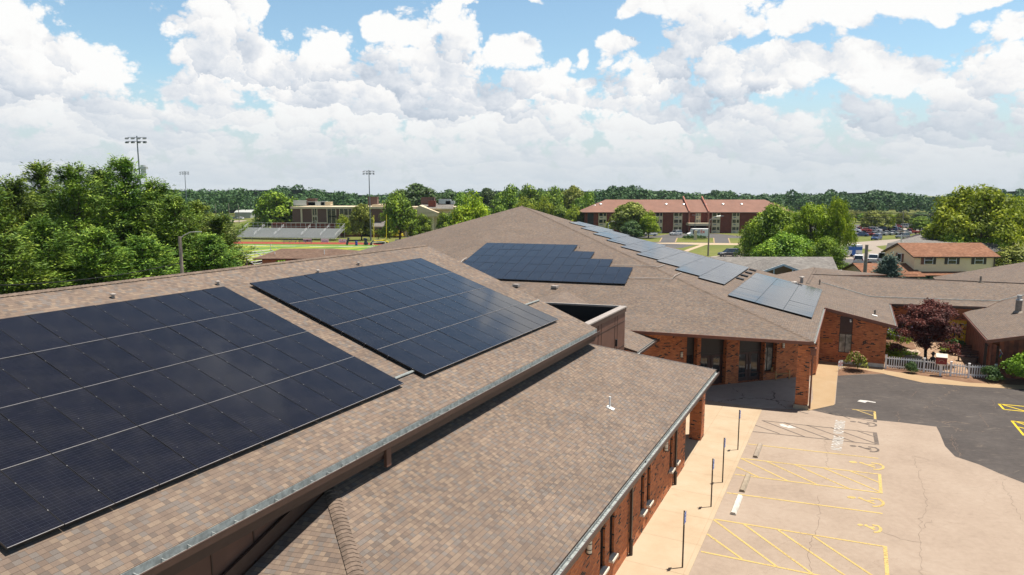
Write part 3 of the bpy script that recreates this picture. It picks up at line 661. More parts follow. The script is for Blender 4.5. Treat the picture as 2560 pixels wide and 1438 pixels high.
def cap_row(parent, A, B, nl, nr, w=.17, step=.145, name='ridge_cap', mat='shingle_cap', lift=.03):
    """overlapping bent cap shingles along a ridge or hip"""
    A, B = Vector(A), Vector(B); d = (B - A).normalized(); n = int((B - A).length / step); b = MB(); nl, nr = Vector(nl), Vector(nr)
    for i in range(n):
        p = A + d * (i * step); q = p + d * (step * 1.25); z0, z1 = lift + .006, lift + .030
        pts0 = [p + nl * w + Vector((0, 0, z1 - .02)), p + nl * w * .35 + Vector((0, 0, z1 + .006)), p + nr * w * .35 + Vector((0, 0, z1 + .006)), p + nr * w + Vector((0, 0, z1 - .02))]
        pts1 = [q + nl * w + Vector((0, 0, z0 - .02)), q + nl * w * .35 + Vector((0, 0, z0 + .006)), q + nr * w * .35 + Vector((0, 0, z0 + .006)), q + nr * w + Vector((0, 0, z0 - .02))]
        for k in range(3): b.poly([pts0[k], pts0[k + 1], pts1[k + 1], pts1[k]])
        b.poly([pts0[0] - Vector((0, 0, .012)), pts0[3] - Vector((0, 0, .012)), pts0[3], pts0[2], pts0[1], pts0[0]])
    return b.build(name, M[mat], parent)
def wall_lamp(parent, c, out, along, h=.46):
    c = Vector(c); out = Vector(out).normalized(); al = Vector(along).normalized(); b = MB()
    b.box(c + out * .02, .13, .04, h, al, out)
    for z in (-h / 2, h / 2): b.lathe(c + out * .10 + Vector((0, 0, z - .015)), [(.105, 0), (.105, .03)], 12)
    for z in (-h * .22, h * .22): b.lathe(c + out * .10 + Vector((0, 0, z)), [(.103, 0), (.103, .02)], 12)
    l = b.build('wall_lamp', M['frame_dark'], parent); g = MB(); g.lathe(c + out * .10 - Vector((0, 0, h / 2 - .02)), [(.092, 0), (.092, h - .04)], 12)
    o = g.build('lamp_shade', M['lens'], parent); o.parent = l; o.location = (0, 0, 0); return l

# ------------------------------------------------------------------ near wing of the church: high roof, lower aisle roof, brick side wall
OUT = -D2
wing = thing('church_wing', 'long near church wing with two brown shingle roof levels and orange brick side wall', 'building', L(20, 12))
b = MB(); b.slab([L(-4, 12.05, zu(12.05)), L(34.1, 12.05, zu(12.05)), L(34.75, 15.9, zu(15.9)), L(35.75, 23.9, zu(23.9)), L(-4, 23.9, zu(23.9))], .14, 0, 1)
b.build('upper_roof', [M['shingle'], M['fascia']], wing)
b = MB(); b.slab([L(-4, 23.9, zu(23.9)), L(35.75, 23.9, zu(23.9)), L(36.6, 38, zu(23.9) - 4.7), L(-4, 38, zu(23.9) - 4.7)], .14, 0, 1); b.build('back_roof', [M['shingle'], M['fascia']], wing)
cap_row(wing, L(35.7, 23.9, zu(23.9)), L(-4, 23.9, zu(23.9)), -D2 + Vector((0, 0, -.333)), D2 + Vector((0, 0, -.333)), .15, .145)
hipA = L(13.75, 12.49, zl(12.49)); hipB = L(9.07, 6.63, zl(6.63))
b = MB(); b.slab([hipB, L(39.15, 6.63, zl(6.63)), L(33.95, 12.56, zl(12.56)), L(13.75, 12.56, zl(12.56))], .12, 0, 1); b.build('lower_roof', [M['shingle'], M['fascia']], wing)
b = MB(); b.slab([hipB, hipA, L(7.75, 12.56, 4.05)], .12, 0, 1); b.build('hip_end_roof', [M['shingle'], M['fascia']], wing)
cap_row(wing, hipB, hipA, (-D1 * .78 + D2 * .6) + Vector((0, 0, -.20)), (D1 * .62 - D2 * .6) + Vector((0, 0, -.26)), .21, .145, 'hip_cap')
# bare rake edge of the lower roof: metal drip edge
b = MB(); b.bar(L(39.17, 6.6, zl(6.6) + .012), L(33.97, 12.53, zl(12.53) + .012), .05, .03); b.build('rake_edge', M['cap'], wing)
gutter(wing, (-4, 11.84), (34.05, 11.84), D2, zu(12.05) - .115, fas=.36, ap=.11)
gutter(wing, (9.1, 6.42), (39.1, 6.42), D2, zl(6.63) - .085, fas=.24, ap=.03)
b = MB()
b.bar(L(-4, 12.16, zu(12.05) - .55), L(34.0, 12.16, zu(12.05) - .55), .10, .20); b.build('eave_board', M['fascia'], wing)
b = MB(); b.poly([L(-4, 12.08, zu(12.05) - .46), L(34, 12.08, zu(12.05) - .46), L(34, 12.62, zu(12.05) - .46), L(-4, 12.62, zu(12.05) - .46)][::-1]); b.poly([L(9, 6.6, 3.78), L(39, 6.6, 3.78), L(38.3, 7.4, 3.78), L(9, 7.4, 3.78)][::-1]); b.build('soffit', M['soffit'], wing)
b = MB(); b.box(L(15, 12.75, 3.4), 38, .25, 6.9, D1, D2, 0); b.build('panel_wall', M['panelwall'], wing)
b = MB()
for a in np.arange(-3.5, 34, 1.22): b.box(L(a, 12.615, 5.2), .035, .02, 3.0, D1, D2)
b.build('wall_batten', M['fascia'], wing)
b = MB(); b.bar(L(7.4, 12.52, 4.30), L(13.75, 12.52, zl(12.56) + .22), .07, .34); b.bar(L(13.75, 12.52, zl(12.56) + .12), L(33.6, 12.52, zl(12.56) + .12), .06, .2); b.build('wall_flashing', M['fascia'], wing)
b = MB(); b.box(L(15.7, 12.02, zu(12.05) - .62), .22, .10, .55, D1, D2); b.build('overflow_drop', M['panelwall'], wing)
b = MB(); b.poly([L(33.9, 12.1, zu(12.05) - .1), L(34.02, 12.1, zu(12.05) - .6), L(34.02, 12.9, zu(12.05) - .6), L(33.9, 12.9, zu(12.05) + .1)]); b.build('gable_board', M['frame_dark'], wing)
# brick side wall with slot windows
W0, W1 = (5.0, 7.19), (34.25, 7.19)
ops = [(21.1 - 5, 21.6 - 5, .98, 2.9), (22.1 - 5, 22.62 - 5, .98, 2.9), (26.05 - 5, 26.57 - 5, .98, 2.9), (27.0 - 5, 27.5 - 5, .98, 2.9), (30.92 - 5, 31.45 - 5, .98, 2.9), (32.0 - 5, 32.5 - 5, .98, 2.9)]
b = MB(); wall(b, W0, W1, 0, 3.8, ops, OUT, .16); wall(b, (34.25, 7.19), (34.25, 12.4), 0, lambda s: zl(7.19 + s) - .14, [], D1)
b.build('brick_wall', M['brick'], wing)
for o in ops:
    w = window(wing, W0, W1, o[0], o[1], o[2], o[3], OUT, .16)
    s = MB(); s.box(L(5 + (o[0] + o[1]) / 2, 7.13, .94), .62, .22, .09, D1, D2); q = s.build('sill', M['stone'], wing); q.parent = w; q.location = (0, 0, 0)
for a in (24.45, 31.75):
    b = MB(); b.box(L(a, 7.10, 2.1), .11, .09, 3.0, D1, D2); b.tube([L(a, 7.08, .62), L(a, 7.08, .02)], .075, 10); b.tube([L(a, 7.08, .66), L(a, 7.08, .58)], .095, 10); b.bar(L(a, 7.1, 3.6), L(a, 6.6, 3.95), .1, .09); b.build('downspout', M['frame_dark'], wing)
for a in (19.7, 29.7): wall_lamp(wing, L(a, 7.19, 2.68), OUT, D1)
for a in (17.3, 26.0, 34.2):
    b = MB(); P = [L(a, 7.18, 3.72), L(a, 6.66, 3.72), L(a, 6.66, 3.58), L(a, 7.18, 3.10)]; P2 = [p + D1 * .13 for p in P]
    b.poly(P); b.poly(P2[::-1])
    for i in range(4): b.poly([P[i], P2[i], P2[(i + 1) % 4], P[(i + 1) % 4]])
    b.build('eave_bracket', M['frame_dark'], wing)
b = MB(); b.box(L(38.81, 7.52, 1.9), .92, .66, 3.8, D1, D2); b.build('brick_column', M['brick'], wing)
# vents on the ridge side and the white pipe on the lower roof
for q in ((283, 745), (545, 712), (795, 683), (896, 663)):
    r = ray(*q); n = Vector((0, 0, 1)) - D2 / 3.0; Q = L(0, 9, 5.85); t = (Q - EYE).dot(n) / r.dot(n); p = EYE + r * t
    b = MB(); b.lathe(p + Vector((0, 0, -.05)), [(.05, 0), (.05, .14), (.10, .15), (.10, .19), (.03, .22)], 10); b.build('roof_vent', M['cap'], wing)
p = L(27.36, 9.02, zl(9.02))
b = MB(); b.tube([p, p + Vector((0, 0, .50))], .042, 12); b.slab([p + D1 * x + D2 * y + Vector((0, 0, y / 3 + .03)) for x, y in ((-.13, -.2), (.13, -.2), (.13, .12), (-.13, .12))], .02, 0, 0); b.build('vent_pipe', M['white'], wing)

# roof well beside the wing, open to the sky, with panelled brown side
well = thing('roof_well', 'brown panelled roof well with pale parapet cap at the far end of the near wing', 'roof well', L(37.5, 14))
b = MB(); b.box(L(37.45, 12.70, 4.6), 6.9, .2, 4.72, D1, D2); b.build('side_wall', M['panelwall'], well)
b = MB()
for s in (35.9, 36.45, 38.9, 39.35): b.box(L(s, 12.592, 5.0), .03, .02, 3.9, D1, D2)
for z in (6.15, 4.6): b.box(L(37.45, 12.590, z), 6.85, .02, .035, D1, D2)
b.build('panel_joint', M['fascia'], well)
b = MB(); b.bar(L(40.8, 12.9, 5.2), L(39.9, 18.3, 5.2), .2, 3.5); b.bar(L(34.5, 13.0, 5.2), L(35.0, 17.6, 5.2), .2, 2.6); b.bar(L(35, 17.8, 5.2), L(39.9, 18.2, 5.2), .2, 3.4); b.build('back_wall', M['dark'], well)
b = MB(); b.slab([L(34.4, 12.8, 4.7), L(40.8, 12.8, 4.7), L(40, 18.2, 4.7), L(34.6, 18.2, 4.7)], .1, 0, 0); b.build('well_floor', M['dark'], well)  # inner walls and floor coloured near black to paint the pit's shade
b = MB(); b.bar(L(34.15, 12.72, 7.0), L(40.95, 12.72, 7.0), .42, .08); b.bar(L(40.95, 12.9, 7.0), L(39.95, 18.2, 7.0), .16, .08); b.build('parapet_cap', M['cap'], well)
b = MB(); b.bar(L(34.15, 12.56, 6.82), L(40.93, 12.56, 6.82), .06, .24); b.build('parapet_board', M['fascia'], well)
b = MB(); b.box(L(39.12, 12.55, 5.05), .14, .1, .42, D1, D2); b.build('floodlight', M['black'], well)

# ------------------------------------------------------------------ the hall: two great roof planes meeting on a hip
QC = L(47.02, 1.94, 4.6)
def plane_n(azd, t): a = R(azd); return Vector((math.sin(a) * t, math.cos(a) * t, 1.0))
NA = plane_n(198, math.tan(R(12))); NB = plane_n(116.66, math.tan(R(12)))
QV = L(74.74, -3.31, 3.48); NCp = plane_n(198, .162); QD = L(61.7, -9.5, 3.0); ND = plane_n(296.66, .25)
def onp(px, py, Q, n, off=0.0):
    r = ray(px, py); nn = n.normalized(); q = Q + nn * off; return EYE + r * ((q - EYE).dot(nn) / r.dot(nn))
def zp(Q, n, p): return Q.z - ((p.x - Q.x) * n.x + (p.y - Q.y) * n.y)
def LP(a, b, Q, n, off=0.0):
    p = L(a, b); return Vector((p.x, p.y, zp(Q, n, p) + off))
hall = thing('church_hall', 'large church hall with sweeping low brown shingle roof, brick entrance wall and corner pillar', 'building', L(60, 12))
apex = LP(79.3, 38.4, QC, NA); apex.z = 12.46
b = MB(); b.slab([QC, LP(42.57, 32.1, QC, NA), apex], .22, 0, 1); b.build('front_roof', [M['shingle_far'], M['fascia_red']], hall)
bp = [QC, LP(61.6, 1.95, QC, NB), LP(61.75, -3.36, QC, NB), LP(74.74, -3.31, QC, NB), LP(82.82, 3.55, QC, NB), LP(91.1, 4.28, QC, NB), LP(75.3, 7.06, QC, NB), LP(75.6, 10, QC, NB), LP(75.3, 15.3, QC, NB), LP(75.85, 21.8, QC, NB), LP(77.35, 30.2, QC, NB), apex]
b = MB(); b.slab(bp, .22, 0, 1); b.build('side_roof', [M['shingle_far'], M['fascia_red']], hall)
b = MB(); b.slab([apex, bp[-2], bp[-4], bp[-5], LP(86, 10, QC, NB, -3), LP(95, 40, QC, NB, -8)], .2, 0, 1); b.slab([apex, LP(95, 40, QC, NB, -8), L(60, 60, 5), LP(42.57, 32.1, QC, NA)], .2, 0, 1); b.build('rear_roof', [M['shingle_far'], M['fascia_red']], hall)
b = MB(); b.slab([LP(91.1, 4.28, QC, NB, -.03), LP(82.9, 3.6, QC, NB, -.03), onp(2115, 688, QV, NCp, 0), L(95, -4, 4.2)], .1, 0, 1); b.build('cricket_roof', [M['shingle_far'], M['fascia_red']], hall)
hd = (apex - QC).normalized(); hn = hd.cross(Vector((0, 0, 1))).normalized()
cap_row(hall, QC + hd * .1, apex, -hn + Vector((0, 0, -.10)), hn + Vector((0, 0, -.10)), .16, .30, 'hip_cap', 'shingle_cap', .004)
# eave trim: pale drip edge on the entrance eave, white speckled gutter guard on the side eave
b = MB(); p, q = LP(42.57, 32.1, QC, NA), QC.copy(); b.bar(p - Vector((0, 0, .10)) - D1 * .03, q - Vector((0, 0, .10)) - D1 * .03, .05, .20); b.build('eave_board', M['fascia_red'], hall)
gutter(hall, (47.0, 1.80), (61.5, 1.80), D2, QC.z - .02, mo='fascia_red', fas=.2, w=.16, hang=.28)
gutter(hall, (61.9, -3.50), (74.6, -3.50), D2, LP(62, -3.36, QC, NB).z - .02, mo='fascia_red', fas=.2, w=.16, hang=.28)
b = MB(); b.bar(LP(61.58, 1.9, QC, NB, -.04), LP(61.72, -3.4, QC, NB, -.04), .06, .24); b.build('rake_board', M['fascia_red'], hall)
G0, G1 = (45.0, 14.0), (56.9, 2.1); gout = -D1 - D2
zg = lambda s: min(zp(QC, NA, L(45 + s * .7071, 14 - s * .7071)), zp(QC, NB, L(45 + s * .7071, 14 - s * .7071))) - .22
gops = [(5.17, 6.05, .05, 3.9), (6.36, 8.57, .02, 3.75), (9.68, 11.93, .02, 3.7), (12.02, 13.05, .55, 3.3)]
b = MB(); wall(b, G0, G1, 0, zg, gops, gout, .5); wall(b, (56.9, 2.1), (62.0, 2.1), 0, 4.3, [], OUT)
wall(b, (45, 14), (45, 31), 0, 4.4, [], -D1)
WF0, WF1 = (62.0, 3.0), (62.0, -2.75)
zf = lambda s: zp(QC, NB, L(62, 3 - s)) - .22
fops = [(2.32, 3.28, .92, 4.0)]
wall(b, WF0, WF1, 0, zf, fops, -D1, .12); wall(b, (62.0, -2.75), (75.5, -2.75), 0, 3.3, [], OUT)
b.build('brick_wall', M['brick'], hall)
b = MB(); b.box(L(48.0 - .4, 2.5, 2.15), .78, .78, 4.3, D1, D2); b.build('brick_pillar', M['brick'], hall)
b = MB(); b.box(L(47.6, 2.5, .14), .92, .92, .30, D1, D2); b.build('pillar_base', simple('pillar_plinth', (.30, .25, .18), .9), hall)
b = MB(); b.tube([L(47.25, 1.98, .1), L(47.25, 1.98, 3.5), L(47.1, 1.9, 4.2)], .06, 8); b.box(L(47.2, 1.95, 3.85), .34, .3, .3, D1, D2); b.box(L(47.2, 1.95, 4.1), .46, .36, .16, D1, D2); b.build('downspout', M['fascia_red'], hall)
# doors and dark panels
for (s0, s1, lo, hi) in gops[1:3]:
    A = L(*G0); d = (L(*G1) - A).normalized(); inn = -gout.normalized()
    bb = MB(); c = A + d * ((s0 + s1) / 2) + inn * .44; bb.box(c + Vector((0, 0, 3.0)), s1 - s0, .08, 1.55, d, inn); bb.box(c + Vector((0, 0, 2.28)), s1 - s0, .12, .14, d, inn); bb.build('transom_panel', M['frame_dark'], hall)
    for k in (0, 1):
        a0 = s0 + .06 + k * (s1 - s0 - .06) / 2; a1 = a0 + (s1 - s0) / 2 - .08; dm = MB(); mid = (a0 + a1) / 2; w = a1 - a0
        for sx, ww in ((a0 + .11, .22), (a1 - .11, .22)): dm.box(A + d * sx + inn * .40 + Vector((0, 0, 1.12)), ww, .06, 2.18, d, inn)
        for zz, hh2 in ((.16, .30), (.62, .10), (2.14, .14)): dm.box(A + d * mid + inn * .40 + Vector((0, 0, zz)), w - .44, .058, hh2, d, inn)
        do = dm.build('entrance_door', M['door_brown'], hall); gl = MB(); gl.box(A + d * mid + inn * .41 + Vector((0, 0, 1.2)), w - .44, .02, 1.8, d, inn)
        o = gl.build('door_glass', M['glass'], hall); o.parent = do; o.location = (0, 0, 0)
        hb = MB(); hb.bar(A + d * (a1 - .12 if k == 0 else a0 + .12) + inn * .33 + Vector((0, 0, .9)), A + d * (a1 - .12 if k == 0 else a0 + .12) + inn * .33 + Vector((0, 0, 1.3)), .03, .03, up=(1, 0, 0)); o = hb.build('handle', M['metal'], hall); o.parent = do; o.location = (0, 0, 0)
window(hall, G0, G1, 5.17, 6.05, .7, 2.4, gout, .5, gm='glass'); window(hall, G0, G1, 12.02, 13.05, .62, 2.45, gout, .5, gm='glass_pale', mull=(12.55,))
b = MB(); A = L(*G0); d = (L(*G1) - A).normalized(); inn = -gout.normalized()
b.box(A + d * 5.61 + inn * .44 + Vector((0, 0, 3.15)), .9, .06, 1.5, d, inn); b.box(A + d * 5.61 + inn * .44 + Vector((0, 0, .36)), .9, .06, .64, d, inn); b.box(A + d * 12.53 + inn * .44 + Vector((0, 0, 2.9)), 1.05, .06, .85, d, inn); b.build('dark_panel', M['frame_dark'], hall)
wall_lamp(hall, A + d * 4.7 + Vector((0, 0, 2.58)), gout, d, .40); wall_lamp(hall, A + d * 13.55 + Vector((0, 0, 2.63)), gout, d, .40)
window(hall, WF0, WF1, 2.32, 3.28, .92, 2.52, -D1, .12, gm='glass_pale', mull=(2.80,))
b = MB(); b.box(L(62.06, 3 - 2.8, 3.26), .96, .05, 1.46, D2, D1)
for k in range(9): b.box(L(62.03, 3 - 2.36 - k * .11, 3.26), .02, .03, 1.46, D2, D1)
b.build('board_panel', M['door_brown'], hall)
b = MB(); b.box(L(61.97, 3 - 1.43, 1.85), .86, .05, .36, D2, D1); b.build('plaque', simple('plaque_bronze', (.36, .12, .025), .6), hall)
b = MB(); b.box(L(61.9, 3 - 3.08, 3.72), .1, .14, .1, D2, D1); b.tube([L(61.9, 3 - 3.08, 3.72), L(61.7, 3 - 3.1, 3.62)], [.05, .07], 8); b.build('spotlight', M['white'], hall)
b = MB(); b.box(L(61.97, -1.1, .14), 3.3, .05, .3, D2, D1); b.build('wall_base', M['stone'], hall)
# flashing under the left part: small porch roof tucked under the eave
b = MB(); zz = lambda bb: 4.05 + (bb - 11.87) / 3; b.slab([L(41.55, 11.87, zz(11.87)), L(45.98, 11.87, zz(11.87)), L(45.2, 13.87, zz(13.87)), L(44.0, 16.5, zz(16.5)), L(39.5, 16.5, zz(16.5)), L(41.25, 12.78, zz(12.78))], .14, 0, 1); b.build('porch_roof', [M['shingle'], M['fascia']], hall)
gutter(hall, (41.4, 11.70), (46.2, 11.70), D2, zz(11.87) - .02, mo='fascia', fas=.2)
b = MB()
q0, q1, q2 = onp(1416, 726, QC, NA, .03), onp(1478, 760, QC, NA, .03), onp(1300, 757, QC, NA, .03)
ca = atY(1365, 758, (L(40.1, 17.7)).y); b.slab([q0, q1, ca, q2], .05, 0, 0); b.build('saddle_roof', [M['shingle']], hall)
# roof furniture
def vent_box(q, n, Q, s=(.34, .34, .16), mat='cap', dark=True):
    p = onp(*q, Q, n); b = MB(); b.box(p + Vector((0, 0, s[2] / 2 + .02)), s[0], s[1], s[2], D1, D2); return b.build('roof_vent', M[mat], hall)
for q in ((1291, 717), (1387, 721)): vent_box(q, NA, QC, (.5, .5, .2))
for q in ((1882, 677), (1872, 684), (1861, 691), (1850, 699)):
    p = onp(*q, QC, NB); b = MB(); b.slab([p + D1 * x + D2 * y + Vector((0, 0, y * .2126 + .14)) for x, y in ((-.3, -.32), (.3, -.32), (.3, .32), (-.3, .32))], .12, 0, 0); b.build('roof_vent', M['black'], hall)
p = onp(1985, 710, QC, NB); b = MB(); b.lathe(p, [(.12, 0), (.12, .12), (.30, .14), (.30, .19), (.2, .26), (.05, .28)], 16); b.build('mushroom_vent', M['cap'], hall)
p = onp(2004, 707, QC, NB); b = MB(); b.lathe(p, [(.15, 0), (.15, .50), (.27, .52), (.27, .58), (.2, .64), (.05, .66)], 16); b.build('tall_vent', M['cap'], hall)
for q, h in (((2049, 712), .55), ((2187, 786), .4)):
    p = onp(*q, QC, NB); b = MB(); b.tube([p, p + Vector((0, 0, h))], .07, 8); b.tube([p + Vector((0, 0, h * .55)), p + Vector((0, 0, h * .75))], .11, 8); b.build('vent_pipe', M['pole_wood'], hall)
for q, lab in (((2187, 789), 0),):
    p = onp(*q, QC, NB, .03); b = MB(); b.slab([p + D1 * x + D2 * y + Vector((0, 0, y * .2126 + .02)) for x, y in ((-.2, -.2), (.2, -.2), (.2, .2), (-.2, .2))], .01, 0, 0); b.build('flashing', M['white'], hall)
def pipe(parent, pts, r=.032, mat='cap', name='conduit'):
    b = MB(); b.tube(pts, r, 6); return b.build(name, M[mat], parent)
pipe(hall, [onp(2054, 706, QC, NB, .12), onp(2110, 722, QC, NB, .12), onp(2175, 741, QC, NB, .10)], .04, 'gutter_in')
pipe(hall, [onp(1530, 663, QC, NA, .10), onp(1615, 664, QC, NA, .10), onp(1640, 667, QC, NA, .12), onp(1647, 667, QC, NB, .14), onp(1661, 662, QC, NB, .10)])
pipe(hall, [onp(1572, 694, QC, NA, .10), onp(1680, 697, QC, NA, .10), onp(1688, 688, QC, NA, .14), onp(1703, 682, QC, NB, .10)])
pipe(hall, [onp(1151, 657, QC, NA, .10), onp(1158, 650, QC, NA, .12), onp(1166, 645, QC, NA, .12)], .06)
b = MB()
for A_, B_ in (((2046, 669), (2023, 709)), ((2038, 669), (2015, 709)), ((2015, 709), (2023, 709)), ((2027, 685.5), (2036, 686))):
    p, q = onp(*A_, QC, NB, .02), onp(*B_, QC, NB, .02); b.bar(p, q, .05, .02)
b.build('roof_strip', M['soffit'], hall)

# ------------------------------------------------------------------ rear wing and cedar wing
rear = thing('rear_wing', 'low rear church wing with white conduit line on its roof and yellow double doors', 'building', L(80, -8))
b = MB(); b.slab([QV, LP(76.3, -11.45, QV, NCp), LP(85.7, -17.1, QV, NCp), LP(85.7, -19, QV, NCp), LP(83.32, 4.16, QV, NCp), LP(82.82, 3.55, QV, NCp)], .18, 0, 1); b.build('front_roof', [M['shingle_far'], M['fascia_red']], rear)
r0, r1 = LP(83.32, 4.16, QV, NCp), LP(85.9, -19.5, QV, NCp)
b = MB(); b.slab([r0, r1, r1 + D1 * 8 - Vector((0, 0, 1.4)), r0 + D1 * 8 - Vector((0, 0, 1.4))], .18, 0, 1); b.build('back_roof', [M['shingle_far'], M['fascia_red']], rear)
b = MB(); b.bar(r0 + Vector((0, 0, .02)), r1 + Vector((0, 0, .02)), .20, .06); b.build('ridge_cap', M['soffit'], rear)
b = MB(); b.bar(LP(74.68, -3.3, QV, NCp, -.12), LP(76.2, -12, QV, NCp, -.12), .06, .2); b.build('eave_board', M['fascia'], rear)
RW0, RW1 = (76.0, -2.7), (76.0, -14)
b = MB(); wall(b, RW0, RW1, 0, 3.45, [(5.6, 7.45, .02, 2.12)], -D1, .12); b.build('brick_wall', M['brick'], rear)
for k in (0, 1):
    s0 = 5.62 + k * .91; b = MB(); b.box(L(76.08, -2.7 - s0 - .455, 1.07), .88, .06, 2.08, D2, D1); yd = b.build('yellow_door', simple('door_yellow_%d' % k, (.62, .40, .02), .5), rear)
    b = MB(); b.box(L(76.04, -2.7 - s0 - (.72 if k == 0 else .2), 1.1), .16, .03, 1.35, D2, D1); o = b.build('door_glass', M['glass'], rear); o.parent = yd; o.location = (0, 0, 0)
    b = MB()
    for (y, z_, c_) in (((.35, 1.45, 0), (.25, 1.0, 1), (.55, .45, 2), (.3, .35, 0)) if k == 0 else ((.55, 1.72, 0), (.58, 1.35, 3), (.62, .85, 2))):
        cc = L(76.045, -2.7 - s0 - y, z_)
        for sx in (-1, 1): b.poly([cc, cc + D2 * sx * .13 + Vector((0, 0, .09)), cc + D2 * sx * .15 - Vector((0, 0, .02)), cc + D2 * sx * .06 - Vector((0, 0, .10))], c_); b.poly([cc, cc + D2 * sx * .13 + Vector((0, 0, .09)), cc + D2 * sx * .15 - Vector((0, 0, .02)), cc + D2 * sx * .06 - Vector((0, 0, .10))][::-1], c_)
    o = b.build('paper_cutouts', [simple('cut_%d_%d' % (k, i), c) for i, c in enumerate(((.02, .25, .45), (.02, .04, .35), (.02, .03, .05), (.5, .05, .02)))], rear); o.parent = yd; o.location = (0, 0, 0)
pipe(rear, [onp(2175, 741, QV, NCp, .10), onp(2300, 746, QV, NCp, .10), onp(2496, 752, QV, NCp, .10), onp(2560, 737, QD, ND, .12)], .04, 'gutter_in')
p = onp(2451, 706, QV, NCp); b = MB(); b.tube([p, p + Vector((0, 0, .65))], .10, 8); b.lathe(p, [(.3, 0), (.3, .03)], 10); b.build('vent_pipe', M['pole_wood'], rear)
ced = thing('cedar_wing', 'cedar boarded wing with grey brown roof and galvanised flue at the right edge', 'building', L(68, -18))
b = MB(); b.slab([QD, LP(75.1, -9.5, QD, ND), LP(77.5, -11.4, QD, ND), LP(85.7, -17.1, QD, ND), LP(95, -11.2, QD, ND), LP(97, -9.6, QD, ND), LP(106, -9.6, QD, ND), LP(106, -26, QD, ND), LP(61.7, -26, QD, ND)], .2, 0, 1); b.build('roof', [M['shingle_far'], M['fascia_red']], ced)
b = MB(); b.bar(LP(61.64, -9.45, QD, ND, -.12), LP(61.64, -26, QD, ND, -.12), .06, .26); b.bar(LP(61.6, -9.42, QD, ND, -.1), LP(75.1, -9.42, QD, ND, -.1), .06, .2); b.build('rake_board', M['fascia_red'], ced)
b = MB(); k = 0
for y in np.arange(-10.55, -25, -.30):
    zt = zp(QD, ND, L(62.6, y)) - .2; b.box(L(62.6 + (.015 if k % 3 else 0), y, zt / 2), .29, .08, zt, D2, D1, k % 2); k += 1
for x in np.arange(62.6, 76, .30):
    zt = 3.0; b.box(L(x, -9.95 + (.01 if k % 3 else 0), zt / 2), .29, .08, zt, D1, D2, k % 2); k += 1
b.build('board_wall', [M['wood_red'], M['wood_red2']], ced)
b = MB(); b.box(L(62.58, -10.1, 1.2), .25, .14, 2.7, D2, D1); b.box(L(63.6, -9.9, 1.1), .16, .14, 2.2, D1, D2); b.build('corner_post', M['wood_red'], ced)
b = MB(); b.box(L(64.4, -9.88, 1.1), 1.2, .1, 2.1, D1, D2); b.build('doorway', M['dark'], ced)
p = onp(2545, 782, QD, ND); b = MB(); b.lathe(p, [(.42, 0), (.30, .12), (.24, .16), (.24, 1.1)], 14); b.lathe(p + Vector((0, 0, 1.08)), [(.27, 0), (.27, .06), (.18, .1), (.18, .42), (.2, .45)], 14, 1); b.build('flue', [M['pole_wood'], M['metal']], ced)

# ------------------------------------------------------------------ solar arrays
m, n, p, o = newmat('solar_glass'); co = n.add('ShaderNodeTexCoord').outputs['Object']; x, y, z = n.sep(co)
def lines(v, per, w): f = n.math('FRACT', n.math('DIVIDE', v, per)); return n.math('LESS_THAN', f, w / per)
cellr = n.add('ShaderNodeTexWhiteNoise', noise_dimensions='2D'); n.put(cellr.inputs['Vector'], n.comb(n.math('FLOOR', n.math('DIVIDE', x, .171)), n.math('FLOOR', n.math('DIVIDE', y, .0918))))
ge = n.add('ShaderNodeObjectInfo').outputs['Random']
base = n.mix(ge, (.003, .0035, .007), (.006, .0065, .011)); base = n.mix(n.math('MULTIPLY', cellr.outputs[0], .25), base, (.012, .012, .022))
base = n.mix(n.math('MULTIPLY', lines(y, .0918, .006), .32), base, (.070, .075, .095)); base = n.mix(n.math('MULTIPLY', lines(x, .171, .004), .25), base, (.06, .07, .09)); base = n.mix(n.math('MULTIPLY', lines(x, .019, .0025), .25), base, (.030, .032, .045))
du = n.noise(co, 1.2, 4, .6); base = n.mix(n.math('MULTIPLY', n.smooth(du, .35, .8), .05), base, (.22, .20, .18))
gl = n.add('ShaderNodeTexVoronoi', feature='F1'); n.put(gl.inputs['Vector'], co); gl.inputs['Scale'].default_value = 2.3
base = n.mix(n.math('LESS_THAN', gl.outputs['Distance'], .018), base, (.5, .48, .42))
n.put(p.inputs['Base Color'], base); n.put(p.inputs['Roughness'], n.math('MULTIPLY_ADD', du, .09, .035)); p.inputs['Specular IOR Level'].default_value = .5; p.inputs['IOR'].default_value = 1.55; p.inputs['Sheen Weight'].default_value = .30; p.inputs['Sheen Roughness'].default_value = .25; M['solar'] = m
M['solar_frame'] = simple('anodised_black_frame', (.03, .03, .034), .35, .6); M['solar_edge'] = simple('frame_edge_light', (.30, .29, .29), .45, .4)
def panel_mesh(pw, ph, ed):
    b = MB(); g = .012; b.poly([(g, g, .045), (pw - g, g, .045), (pw - g, ph - g, .045), (g, ph - g, .045)], 0)
    for (c, sx, sy) in (((pw / 2, .006 + g / 2, .025), pw - .008, .011), ((pw / 2, ph - .006 - g / 2, .025), pw - .008, .011), ((.006 + g / 2, ph / 2, .025), .011, ph - .008), ((pw - .006 - g / 2, ph / 2, .025), .011, ph - .008)):
        b.box(c, sx, sy, .046, m=1)
    b.box((pw / 2, .005, .050), pw - .02, .014 if ed else .008, .006, m=2 if ed else 1)
    b.poly([(g, g, .02), (g, ph - g, .02), (pw - g, ph - g, .02), (pw - g, g, .02)], 1)
    o = b.build('panel_src', [M['solar'], M['solar_frame'], M['solar_edge']]); me = o.data
    # keep the mesh in panel-local coordinates
    me.transform(Matrix.Translation(o.location)); bpy.data.objects.remove(o); me.name = 'solar_panel'; return me
